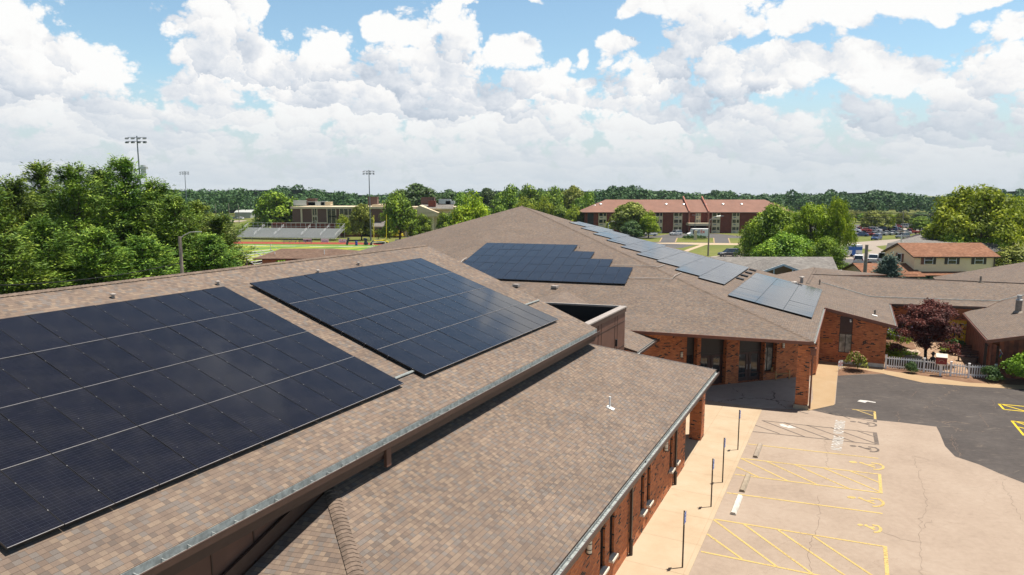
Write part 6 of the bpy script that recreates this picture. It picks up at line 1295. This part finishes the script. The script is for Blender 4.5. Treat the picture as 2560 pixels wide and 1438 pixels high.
b = MB(); b.bar(V3(xl, Yd_ - .06, zb2 - .12), V3(xm, Yd_ - .06, zt_ - .12), .08, .26); b.bar(V3(xm, Yd_ - .06, zt_ - .12), V3(xr, Yd_ - .06, zb2 - .12), .08, .26); b.box(V3(gx(1934), Yd_ - .05, zb2 - .2), .14, .1, 1.4); b.box(V3(gx(1981), Yd_ - .05, zb2 - .2), .14, .1, 1.4); b.build('gable_trim', simple('trim_bluewhite', (.52, .60, .66), .6), t)
b = MB(); b.poly([V3(xl + .4, Yd_ + .5, zb2 - 1.8), V3(xr - .4, Yd_ + .5, zb2 - 1.8), V3(xr - .4, Yd_ + .5, zb2), V3(xm, Yd_ + .5, zt_ - .2), V3(xl + .4, Yd_ + .5, zb2)]); b.build('gable_wall', M['siding_brown'], t)
b = MB(); b.slab([atY(2075, 674, 90), atY(2105, 675, 90), atY(2110, 690, 86), atY(2094, 688, 86)], .12, 0, 0); tag(b.build('white_canopy', M['white']), 'small flat white canopy beside the grey shingle building', 'canopy')

# ------------------------------------------------------------------ vehicles
def car(kind, paint, lab, loc, rz, group=None, simple_=False, cat=None, name=None):
    spec = {'suv': (4.7, 1.9, 1.75), 'sedan': (4.7, 1.8, 1.42), 'pickup': (5.6, 2.0, 1.85), 'van': (5.6, 2.05, 2.35), 'truck': (6.6, 2.3, 3.1)}[kind]
    Lc, Wc, Hc = spec; nm = name or {'suv': 'parked_suv', 'sedan': 'parked_car', 'pickup': 'pickup_truck', 'van': 'white_van', 'truck': 'delivery_truck'}[kind]
    t = bpy.data.objects.new(nm, None); C.objects.link(t); BASE[t.name] = Vector((0, 0, 0)); t['label'] = lab; t['category'] = cat or {'suv': 'suv', 'sedan': 'car', 'pickup': 'pickup truck', 'van': 'van', 'truck': 'truck'}[kind]
    if group: t['group'] = group
    h = Lc / 2; r = .34 if kind != 'truck' else .42
    pf_ = {'suv': ([(-h, .5), (-h, 1.0), (h * .42, 1.02), (h * .93, .90), (h, .62), (h * .97, .30), (-h * .97, .30)], [(-h * .96, 1.0), (-h * .86, Hc), (h * .10, Hc), (h * .45, 1.02)]),
           'sedan': ([(-h, .5), (-h * .97, .95), (h * .35, .95), (h * .92, .78), (h, .55), (h * .97, .25), (-h * .97, .25)], [(-h * .72, .93), (-h * .38, Hc), (h * .08, Hc), (h * .42, .95)]),
           'pickup': ([(-h, .6), (-h, 1.1), (h * .45, 1.12), (h * .94, 1.02), (h, .7), (h * .97, .42), (-h * .97, .42)], [(-h * .22, 1.1), (-h * .16, Hc), (h * .22, Hc), (h * .5, 1.12)]),
           'van': ([(-h, .45), (-h, 1.25), (h * .62, 1.25), (h * .95, 1.05), (h, .7), (h * .97, .32), (-h * .97, .32)], [(-h * .99, 1.24), (-h * .95, Hc), (h * .42, Hc), (h * .72, 1.25)]),
           'truck': ([(-h, .7), (-h, Hc), (h * .62, Hc), (h * .70, 1.9), (h, 1.45), (h, .6), (-h, .6)], None)}[kind]
    b = MB(); prof = pf_[0]; ys = [(-Wc / 2 + .07, .985), (-Wc / 2, 1.0)] if False else None
    rings = [[Vector((x * s, y, z if z < .9 else z - dz)) for x, z in prof] for y, s, dz in ((-Wc / 2 + .06, .985, .03), (-Wc / 2, .97, .10), ) ] if False else None
    sec = ((-Wc / 2, .97, .06), (-Wc / 2 + .10, 1.0, 0), (Wc / 2 - .10, 1.0, 0), (Wc / 2, .97, .06))
    R_ = [[Vector((x * s, y, max(.2, z - dz if z > .8 else z + dz * .5))) for x, z in prof] for y, s, dz in sec]; n_ = len(prof)
    for r0_, r1_ in zip(R_[:-1], R_[1:]):
        for k in range(n_): j = (k + 1) % n_; b.poly([r0_[k], r0_[j], r1_[j], r1_[k]], 0, False)
    b.poly(R_[0][::-1]); b.poly(R_[-1])
    glass = MB()
    if pf_[1]:
        g4 = pf_[1]; i1, i2 = .09, .24; lo = [(g4[0], i1), (g4[1], i2), (g4[2], i2), (g4[3], i1)]
        Lp = [Vector((p[0], -Wc / 2 + i, p[1])) for p, i in lo]; Rp = [Vector((p[0], Wc / 2 - i, p[1])) for p, i in lo]
        glass.poly([Lp[3], Lp[2], Lp[1], Lp[0]][::-1]); glass.poly([Rp[0], Rp[1], Rp[2], Rp[3]][::-1]); glass.poly([Lp[2], Lp[3], Rp[3], Rp[2]]); glass.poly([Lp[0], Lp[1], Rp[1], Rp[0]])
        zt2 = g4[1][1]; b.slab([Vector((g4[1][0] - .03, -Wc / 2 + i2 - .03, zt2 + .05)), Vector((g4[2][0] + .05, -Wc / 2 + i2 - .03, zt2 + .05)), Vector((g4[2][0] + .05, Wc / 2 - i2 + .03, zt2 + .05)), Vector((g4[1][0] - .03, Wc / 2 - i2 + .03, zt2 + .05))], .08, 0, 0)
        for S in (Lp, Rp):
            b.bar(S[0], S[1], .09, .10); b.bar(S[2], S[3], .07, .08)
            for f in ((.36, .68) if kind in ('suv', 'van') else ((.5,) if kind == 'sedan' else (.5,))):
                p, q = S[0].lerp(S[3], f), S[1].lerp(S[2], f); b.bar(p, q, .05, .10)
        if kind == 'van':
            for S, sg in ((Lp, -1), (Rp, 1)):
                P = [S[0].lerp(S[3], .02), S[0].lerp(S[3], .60), S[1].lerp(S[2], .60), S[1].lerp(S[2], .02)]; P = [p + Vector((0, sg * .015, 0)) for p in P]; b.poly(P if sg < 0 else P[::-1])
        if kind == 'pickup': b.poly([Vector((-h * .96, -Wc / 2 + .12, 1.105)), Vector((-h * .25, -Wc / 2 + .12, 1.105)), Vector((-h * .25, Wc / 2 - .12, 1.105)), Vector((-h * .96, Wc / 2 - .12, 1.105))], 1)
    else:
        glass.poly([Vector((h * .705, -Wc / 2 + .15, 1.85)), Vector((h * .705, Wc / 2 - .15, 1.85)), Vector((h * .63, Wc / 2 - .15, Hc - .35)), Vector((h * .63, -Wc / 2 + .15, Hc - .35))]); 
        for sg in (-1, 1): glass.box((h * .46, sg * (Wc / 2 + .004), 2.0), .75, .02, 1.3)
    wm = MB(); wpos = [(-h * .62, -1), (-h * .62, 1), (h * .63, -1), (h * .63, 1)]
    if simple_:
        for x, s in wpos: b.tube([(x, s * (Wc / 2 - .18), r), (x, s * (Wc / 2 + .02), r)], r, 10, m=3)
        for k in range(len(glass.f)):
            b.poly([glass.v[i] for i in glass.f[k]], 2)
        for s in (-1, 1): b.box((-h - .0, s * Wc * .36, .82), .05, .3, .18, m=4); b.box((h * .985, s * Wc * .36, .68), .06, .34, .16, m=5)
        for o in [b.build('tmp', [paint, M['black'], M['carglass'], M['tyre'], M['red_lamp'], M['clear_lamp']])]:
            me = o.data; me.transform(Matrix.Translation(o.location)); bpy.data.objects.remove(o); me.name = nm
        bpy.data.objects.remove(t); t = bpy.data.objects.new(nm, me); C.objects.link(t); t['label'] = lab; t['category'] = cat or {'suv': 'suv', 'sedan': 'car', 'pickup': 'pickup truck', 'van': 'van'}[kind]
        if group: t['group'] = group
    else:
        b.build('body', [paint, M['black']], t); glass.build('windows', M['carglass'], t)
        for x, s in wpos:
            w = MB(); w.tube([(x, s * (Wc / 2 - .20), r), (x, s * (Wc / 2 + .015), r)], r, 16); wo = w.build('wheel', M['tyre'], t); w = MB(); w.tube([(x, s * (Wc / 2 - .02), r), (x, s * (Wc / 2 + .025), r)], r * .6, 12); ro = w.build('rim', M['rim'], t); ro.parent = wo; ro.location = (0, 0, 0)
        for s in (-1, 1):
            w = MB(); w.box((-h - .005, s * (Wc / 2 - .16), 1.0 if kind != 'sedan' else .8), .05, .20, .32 if kind != 'sedan' else .16); w.build('tail_light', M['red_lamp'], t)
            w = MB(); w.box((h * .975, s * (Wc / 2 - .30), .78 if kind != 'truck' else 1.1), .08, .36, .18); w.build('headlight', M['clear_lamp'], t)
            w = MB(); w.box((h * .40, s * (Wc / 2 + .10), 1.08 if kind != 'truck' else 1.9), .12, .16, .16); w.build('wing_mirror', M['black'], t)
        w = MB(); w.box((-h - .02, 0, .50), .06, Wc * .9, .20); w.box((h * .99, 0, .45), .08, Wc * .88, .20); w.build('bumper', M['black'] if kind in ('truck', 'pickup') else paint, t)
        w = MB(); w.box((-h - .035, 0, .82), .02, .34, .16); w.build('number_plate', M['stone'], t)
    t.location = loc; t.rotation_euler = (0, 0, rz); return t
PT = {k: simple('paint_' + k, c, .28, .0, var=.02, spec=.6) for k, c in dict(white=(.78, .79, .80), silver=(.42, .43, .44), red=(.28, .015, .015), dark=(.03, .035, .045), blue=(.04, .08, .20), tan=(.36, .28, .20), grey=(.16, .17, .18)).items()}
car('suv', PT['white'], 'white suv parked on the drive left of the apartments entrance', at(1625, 590), R(180), cat='suv')
car('suv', PT['silver'], 'silver suv angled toward the viewer beside the entrance drive', at(1689, 588.5), R(215), cat='suv')
car('sedan', PT['blue'], 'dark blue car just showing above the solar panels', at(1581, 588.5), R(200), cat='car')
tr = car('truck', PT['white'], 'white delivery truck with purple and orange lettering at the entrance drive', at(1744, 596), R(180), cat='truck')
pur = simple('lettering_purple', (.045, .012, .16), .5); org = simple('lettering_orange', (.72, .05, .01), .5)
text_mesh('side_lettering', 'Fed', 1.6, pur, frame((.80, 1.165, 2.2), (-1, 0, 0), (0, 0, 1)), parent=tr, bold=.03, sx=.9); text_mesh('side_lettering', 'Ex', 1.6, org, frame((-1.20, 1.165, 2.2), (-1, 0, 0), (0, 0, 1)), parent=tr, bold=.03, sx=.9)
car('suv', PT['silver'], 'silver suv half hidden by the tree on the pale road', at(1889, 633), R(245))
car('suv', PT['dark'], 'dark suv next to the silver one under the tree', at(1902, 632), R(240))
car('suv', PT['dark'], 'dark suv roof peeping over the grey shingle roof', at(1822, 641.5), R(190))
car('suv', PT['white'], 'white suv parked first in the row beside the cream house', at(2146, 659), R(62))
car('pickup', PT['white'], 'white pickup truck between the suv and the van', at(2182, 659), R(62))
car('van', PT['white'], 'white passenger van at the right end of the row', at(2219, 660), R(42))
car('suv', PT['blue'], 'grey blue suv driving along the side street, nearer one', at(2191, 600), R(225))
car('suv', PT['grey'], 'brown grey suv following along the side street', at(2256, 596), R(205))
p = at(2130, 641); t = thing('box_trailer', 'white box trailer with a large blue cross painted on its side', 'trailer', p); b = MB(); b.box(p + Vector((0, 0, 1.5)), 3.4, 2.2, 2.3); b.build('box_body', PT['white'], t); b = MB(); b.box(p + Vector((-.2, -1.13, 1.5)), .8, .06, 2.3); b.box(p + Vector((0, -1.14, 1.85)), 3.3, .06, .7); b.build('blue_cross', simple('cross_blue', (.02, .12, .45), .4), t)
for s in (-.6, .6): b = MB(); b.tube([p + Vector((s, -1.15, .36)), p + Vector((s, -.9, .36))], .36, 12); b.build('wheel', M['tyre'], t)
cols = ['dark', 'grey', 'red', 'white', 'silver', 'dark', 'tan', 'silver', 'red', 'white', 'blue', 'silver', 'dark', 'red']
protos = {}
def lot_car(kind, col, loc, rz, lab, group):
    if (kind, col) not in protos: protos[(kind, col)] = car(kind, PT[col], lab, loc, rz, group, True); return
    o = protos[(kind, col)].copy(); C.objects.link(o); o.location = loc; o.rotation_euler = (0, 0, rz); o['label'] = lab; o['group'] = group
ords = ['first', 'second', 'third', 'fourth', 'fifth', 'sixth', 'seventh', 'eighth', 'ninth', 'tenth', 'eleventh', 'twelfth', 'thirteenth', 'fourteenth']
for r_, (row, y0, y1, x0, x1, n_, rz, desc) in enumerate((('front', 591.0, 584.8, 2152, 2275, 9, R(148), 'front row of the car park'), ('middle', 580.5, 577.5, 2135, 2240, 9, R(140), 'middle row of the car park'), ('back', 570.5, 569.5, 2210, 2300, 7, R(150), 'back row of the car park'), ('far', 563.5, 562.5, 2225, 2280, 4, R(170), 'farthest row by the pale road'), ('left', 583, 566, 2096, 2122, 5, R(140), 'cars glimpsed through the tree left of the car park'))):
    for i in range(n_):
        f = i / (n_ - 1); c = cols[(i * 5 + r_ * 3) % 14] if row != 'front' else ['blue', 'red', 'silver', 'silver', 'silver', 'silver', 'tan', 'silver', 'red'][i]; kd = 'pickup' if (row, i) in (('front', 8), ('middle', 1), ('back', 4)) else ('sedan' if row == 'front' else ('suv' if i % 2 else 'sedan'))
        lot_car(kd, c, at(x0 + (x1 - x0) * f, y0 + (y1 - y0) * f), rz, '%s %s, %s from left, %s' % (c, {'sedan': 'car', 'suv': 'suv', 'pickup': 'pickup'}[kd], ords[i], desc), 'cars in the distant car park')
for i, (x, y, c) in enumerate(((2298, 577, 'white'), (2317, 576, 'white'), (2381, 568, 'blue'), (2400, 572, 'white'))): lot_car('suv' if i in (0, 2) else 'sedan', c, at(x, y), R(160 + i * 20), ('white suv alone on the pale paving', 'white car right of the lone suv', 'blue suv seen under the big tree', 'white car seen under the big tree')[i], 'cars in the distant car park')
for i, x in enumerate((586, 592, 600)): lot_car('sedan', ('dark', 'silver', 'white')[i], at(x, 548 + i * .3), R(160), ('dark', 'silver', 'white')[i] + ' car in the far lot beside the grey metal shed', 'cars by the grey shed')

# ------------------------------------------------------------------ trees
pines = [make_pine('tall pine at the right end of the near pine row', 17, 5.6, 1, 'pine row along the left edge'), make_pine('x', 16, 5.2, 2, 'g'), make_pine('x', 17.5, 6.0, 3, 'g')]
PL = [(40, 455, 64, 'leftmost tall pine at the picture edge'), (-60, 440, 60, 'pine half out of the picture on the left edge'), (110, 428, 70, 'second tall pine from the left edge'), (190, 425, 62, 'broad pine with the pale dead twigs, third from the left'), (262, 432, 72, 'pine directly left of the floodlight tower, behind its neighbours'), (320, 418, 66, 'pointed pine at the foot of the tall floodlight tower'), (395, 462, 68, 'pine right of the tall floodlight tower'), (440, 500, 64, 'leaning pine behind the wooden lamp pole'), (492, 520, 74, 'pine second from the right end of the row'), (548, 545, 72, 'last and lowest pine at the right end of the row'), (100, 560, 50, 'front pine low down at the far left'), (240, 590, 52, 'front pine low down, left of the lamp pole'), (350, 600, 56, 'front pine low down just left of the lamp pole'), (0, 600, 46, 'lowest front pine at the left picture edge'), (520, 600, 62, 'small front pine at the right end of the row'), (420, 585, 66, 'small front pine behind the lamp pole')]
used = set()
for i, (px, yt, Y_, lab) in enumerate(PL):
    p = atY(px, 560, Y_); z = atY(px, yt, Y_).z; src = pines[i % 3]; s = z / (17, 16, 17.5)[i % 3]
    if i % 3 not in used: used.add(i % 3); o = src; o['label'] = lab; o['group'] = 'pine row along the left edge'; o.location = (p.x, p.y, 0); o.rotation_euler = (0, 0, i * 1.3); o.scale = (max(s, .82), max(s, .82), s)
    else: o = dup(src, (p.x, p.y, 0), i * 1.3, lab, (max(s, .82), max(s, .82), s), 'pine row along the left edge')
# deciduous kinds
def kind(mat, h, rx, **k): return make_tree('broadleaf_tree', 'x', 'tree', h, rx, mat, **k)
K = {'mid': kind('leaf_mid', 12, 5.4, nl=60, npl=150, leaf=.36), 'lime': kind('leaf_lime', 11, 5.2, nl=60, npl=150, leaf=.34), 'olive': kind('leaf_olive', 11, 5.0, nl=56, npl=150, leaf=.36), 'dark': kind('leaf_dark', 12, 5.0, nl=56, npl=140, leaf=.38),
     'limespread': kind('leaf_lime', 11, 6.6, nl=84, npl=190, leaf=.24, lr=1.55, crown0=.30), 'midfine': kind('leaf_mid', 11, 5.6, nl=84, npl=230, leaf=.22, lr=1.6, crown0=.12)}
KH = dict(mid=(12, 5.4), lime=(11, 5.2), olive=(11, 5.0), dark=(12, 5.0), limespread=(11, 6.6), midfine=(11, 5.6)); first = {}
def plant(kd, px, yt, Y_, wpx, lab, group=None, zb=0.0):
    p = atY(px, 560, Y_); z = atY(px, yt, Y_).z - zb; h0, r0_ = KH[kd]; s = z / h0; w = (wpx / FPX * Y_ / 2) / r0_; rz = len(first) * 1.7 + px; s *= 1.07
    if kd not in first: first[kd] = 1; o = K[kd]; o['label'] = lab; o.location = (p.x, p.y, zb); o.rotation_euler = (0, 0, rz); o.scale = (w, w, s)
    else: o = dup(K[kd], (p.x, p.y, zb), rz, lab, (w, w, s))
    o['group'] = group or 'trees round the field'; return o
T1 = 'trees beside the sports field'
plant('mid', 693, 466, 236, 128, 'large full green tree left of the brown school', T1); plant('midfine', 628, 548, 240, 70, 'low bushy tree at the left end of the bleachers', T1)
plant('lime', 858, 533, 222, 44, 'small yellow green tree right of the bleachers', T1); plant('olive', 903, 494, 208, 66, 'olive brown tree beside the slim floodlight tower', T1)
plant('mid', 998, 462, 196, 100, 'tall open crowned tree behind the goal posts', T1); plant('mid', 1057, 527, 204, 56, 'round tree left of the pair in front of the portico', T1); plant('mid', 1113, 523, 204, 56, 'round tree right of the pair in front of the portico', T1)
plant('lime', 1183, 473, 150, 118, 'big bright tree right of the grey lamp pole', T1); plant('midfine', 1240, 530, 165, 80, 'lower tree between the lamp pole tree and the hall roof', T1); plant('mid', 1148, 500, 175, 60, 'tree partly behind the big bright tree', T1)
T2 = 'tall trees in front of the distant wood'
for i, (px, yt, Y_, w, kd, lab) in enumerate(((1055, 445, 290, 130, 'dark', 'dark rounded tree group rising above the school roofs'), (1010, 462, 300, 90, 'dark', 'dark tree left of the highest dark crown'), (1120, 462, 300, 90, 'dark', 'dark tree right of the highest dark crown'), (1160, 470, 280, 70, 'mid', 'mid green tree between dark trees and the poplars'),
    (1222, 458, 300, 60, 'dark', 'slim dark tree left of the hall peak'), (1270, 450, 290, 80, 'mid', 'tall green tree just left of the hall peak'), (1325, 450, 300, 80, 'mid', 'tall green tree right above the hall peak'), (1378, 455, 290, 80, 'mid', 'green tree right of the hall peak'), (1428, 447, 300, 84, 'olive', 'tallest paler tree behind the hall ridge'), (1465, 468, 290, 70, 'mid', 'last tree of the tall clump before the apartments'),
    (1310, 490, 270, 70, 'lime', 'yellow green tree low behind the hall peak'), (1360, 488, 262, 60, 'lime', 'yellow green tree lower right of the hall peak'), (1405, 505, 262, 70, 'mid', 'lower green tree beside the apartments'), (1435, 512, 256, 60, 'lime', 'bright tree touching the apartments left end'), (1200, 500, 270, 70, 'mid', 'lower tree left of the hall peak behind wires'),
    (1255, 505, 262, 60, 'mid', 'low dark gap filling tree left of the hall peak'))): plant(kd, px, yt, Y_, w, lab, T2)
T3 = 'trees in front of the apartments'
plant('olive', 1572, 490, 225, 112, 'large olive tree hiding the apartments left half', T3); plant('lime', 1622, 523, 218, 56, 'bright maple right of the large olive tree', T3); plant('dark', 1578, 545, 212, 60, 'dark conical evergreen below the olive tree', T3)
T4 = 'trees on the right side'
plant('midfine', 1945, 478, 128, 170, 'big leafy tree left of the lamp lit pole on the right', T4); plant('midfine', 1900, 530, 132, 110, 'left hand lower limb tree of the big clump', T4); plant('limespread', 2030, 500, 120, 150, 'bright middle tree of the big clump', T4); plant('limespread', 2096, 484, 118, 90, 'narrow bright tree at the right of the big clump', T4)
plant('midfine', 1975, 560, 112, 180, 'dense lower tree in front of the big clump', T4); plant('midfine', 2075, 570, 108, 110, 'lower right tree reaching toward the white suv', T4)
for o_ in (): pass
plant('limespread', 2440, 452, 122, 250, 'huge spreading yellow green tree behind the cream house', T4); plant('limespread', 2370, 520, 128, 130, 'left limb tree of the huge spreading tree', T4); plant('limespread', 2530, 480, 126, 150, 'yellow green tree at the right picture edge', T4)
plant('midfine', 2400, 560, 118, 120, 'shaded lower tree behind the cream house roof', T4); plant('midfine', 2475, 575, 116, 120, 'shaded tree behind the right end of the cream roof', T4); plant('olive', 2545, 600, 108, 110, 'olive tree filling the right edge above the cedar wing', T4); plant('olive', 2505, 620, 112, 70, 'dull olive tree right of the cream house wall', T4)
plant('olive', 2188, 518, 262, 72, 'round olive tree in the car park', 'trees in the distant car park'); plant('lime', 2225, 528, 275, 24, 'small bright tree right of the round olive tree', 'trees in the distant car park'); plant('olive', 2258, 524, 290, 40, 'brownish small tree beyond the car park', 'trees in the distant car park'); plant('dark', 2177, 498, 330, 30, 'small dark tree rising behind the round olive tree', 'trees in the distant car park')
plant('dark', 2300, 525, 300, 50, 'dark tree beyond the pale lot', 'trees in the distant car park'); plant('olive', 1868, 486, 290, 44, 'feathery olive tree top behind the apartments roof', 'trees in the distant car park')
far_l = ['low dark tree in the belt behind the car park', 'olive tree in the belt behind the car park', 'pale tree in the belt behind the car park']
for i in range(11):
    x = 2108 + i * 25 + (i * 37 % 11); plant(('dark', 'olive', 'mid')[i % 3], x, 520 + (i * 53 % 17), 300 + (i * 41 % 50), 34 + (i * 29 % 16), '%s, %s from the left' % (far_l[i % 3], ords[i]), 'belt of trees behind the car park')
for i in range(6): plant(('mid', 'dark', 'lime')[i % 3], 2300 + i * 42, 535 + (i * 31 % 12), 250, 55, 'small tree under the huge spreading tree, %s from the left' % ords[i], 'belt of trees behind the car park')
t = make_pine('x', 5.0, 2.2, 9, 'g'); t['label'] = 'young blue green spruce in front of the orange garage roof'; t['category'] = 'spruce tree'; del t['group']; p = atY(2218, 700, 84); t.location = (p.x, p.y, 0)
z_ = atY(2218, 660, 84).z; t.scale = (1, 1, z_ / 5.0)
for ch in t.children:
    if ch.name.startswith('crown'): ch.data = ch.data.copy(); ch.data.materials.clear(); ch.data.materials.append(M['leaf_blue'])
t.name = 'spruce_tree'
bush('young_shrub', 'bright green pointed shrub in front of the field house', 'shrub', V3(*atY(700, 700, 100).xy, 0), 1.6, atY(700, 636, 100).z, 'leaf_mid', 1800, .22)
bush('gold_bush', 'golden yellow bush left of the trunk behind the goal posts', 'bush', at(978, 594), 2.0, 2.3, 'leaf_gold', 1400, .25, group='golden bushes behind the goal posts'); bush('gold_bush', 'golden yellow bush right of the trunk behind the goal posts', 'bush', at(996, 594), 2.0, 2.2, 'leaf_gold', 1400, .25, group='golden bushes behind the goal posts')
for i, x in enumerate((1713, 1721, 1730, 1744, 1753, 1759)): bush('island_shrub', 'clipped dark shrub, %s from the left on the entrance island' % ords[i], 'shrub', at(x, 598.5), 1.0, 1.3, 'leaf_dark', 500, .22, group='clipped shrubs on the entrance island')
bush('weed_clump', 'clump of tall grey green weeds on the lawn by the pale road', 'weeds', at(1842, 631), 1.5, 1.5, 'leaf_mid', 700, .2)
b = MB(); p = at(1738, 600); b.box(p + Vector((0, 0, 1.3)), .8, .5, 2.6); b.box(p + Vector((0, 0, 2.7)), 1.0, .7, .25); tag(b.build('brick_pier', M['cream']), 'small pale brick pier on the entrance island', 'pier')
# hedges by the portico
for i, (x0, x1, y) in enumerate(((935, 975, 592), (1030, 1080, 592))):
    p = at((x0 + x1) / 2, y); w = (x1 - x0) / FPX * p.y / 2; t = bush('hedge', ('long green hedge before the portico building, left part', 'dark clipped hedge right of the portico trees')[i], 'hedge', p, w, 1.7, 'leaf_mid' if i == 0 else 'leaf_dark', 1500, .3, stem=False)

# far wood: one mass of crowns to the skyline
prof = [(-200, 470), (300, 480), (420, 466), (500, 474), (600, 470), (680, 468), (760, 468), (800, 471), (850, 478), (920, 482), (1000, 478), (1150, 474), (1300, 470), (1500, 472), (1560, 464), (1620, 471), (1690, 470), (1730, 482), (1790, 474), (1850, 482), (1900, 483), (1990, 483), (2060, 478), (2180, 474), (2250, 478), (2330, 488), (2400, 478), (2560, 470), (2760, 470)]
def prof_y(x): return float(np.interp(x, [q[0] for q in prof], [q[1] for q in prof]))
Ps = []; Ns = []; Ss = []
rf_ = np.random.default_rng(11)
def mass(x0, x1, n_, dist, lo, leaf, npl, rr):
    for i in range(n_):
        x = rf_.uniform(x0, x1); Yd = rf_.uniform(*dist); f = rf_.uniform(lo, 1.0); zt3 = atY(x, prof_y(x), Yd).z * (1 if f > .96 else f ** .5) + rf_.normal() * 1.1
        p = atY(x, 500, Yd); r_ = rr * rf_.uniform(.7, 1.3); u = rf_.normal(size=(npl, 3)); u /= np.linalg.norm(u, axis=1, keepdims=True); u[:, 2] = np.abs(u[:, 2]) * 1.2 - .35; u[:, 1] = -np.abs(u[:, 1]) * .9 + .1
        c = np.array([p.x, p.y, zt3 - r_ * .8]); Ps.append(c + u * np.array([r_, r_, r_ * .85]) * rf_.uniform(.75, 1.05, (npl, 1))); Ns.append(u * .7 + rf_.normal(size=(npl, 3)) * .5 + [0, 0, .4]); Ss.append(rf_.uniform(.6, 1.3, npl) * leaf)
mass(-200, 1560, 260, (400, 520), .25, 1.25, 150, 5.5); mass(-200, 1560, 150, (400, 520), .6, 1.1, 200, 8.0); mass(1480, 2760, 300, (460, 620), .2, 1.5, 130, 6.5); mass(1480, 2760, 110, (480, 620), .6, 1.3, 200, 9.0); mass(-200, 620, 120, (330, 400), .1, 1.0, 140, 4.5)
me = leafmesh('distant_wood', np.concatenate(Ps), np.concatenate(Ns), np.concatenate(Ss), M['leaf_far'], 1.3)
# dark interior of the wood so that no ground shows between crowns
o = bpy.data.objects.new('distant_wood', me); C.objects.link(o); stuff(o, 'dark continuous wood along the whole skyline', 'wood')
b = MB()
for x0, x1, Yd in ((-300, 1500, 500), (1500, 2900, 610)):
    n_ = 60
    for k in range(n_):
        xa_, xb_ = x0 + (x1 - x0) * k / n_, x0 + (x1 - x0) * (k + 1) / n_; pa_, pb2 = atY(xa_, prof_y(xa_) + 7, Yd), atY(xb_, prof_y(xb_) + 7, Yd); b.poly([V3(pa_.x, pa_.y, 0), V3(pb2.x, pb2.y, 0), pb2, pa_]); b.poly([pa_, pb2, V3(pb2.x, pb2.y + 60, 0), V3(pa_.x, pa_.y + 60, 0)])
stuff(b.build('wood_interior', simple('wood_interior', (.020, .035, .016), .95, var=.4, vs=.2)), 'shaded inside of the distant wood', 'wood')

# ------------------------------------------------------------------ summer haze over the plain
hb = MB(); hb.box((0, 900, 23.5), 2600, 2400, 49); ho = hb.build('haze', bpy.data.materials.new('haze_air')); hm = ho.data.materials[0]; hm.use_nodes = True
for x_ in list(hm.node_tree.nodes): hm.node_tree.nodes.remove(x_)
hn_ = NT(hm.node_tree); oo = hn_.add('ShaderNodeOutputMaterial'); pv = hn_.add('ShaderNodeVolumePrincipled'); pv.inputs['Color'].default_value = (.72, .86, 1.0, 1); pv.inputs['Density'].default_value = .00007; hn_.l.new(pv.outputs[0], oo.inputs['Volume'])
stuff(ho, 'thin pale haze lying over the distant wood', 'haze')
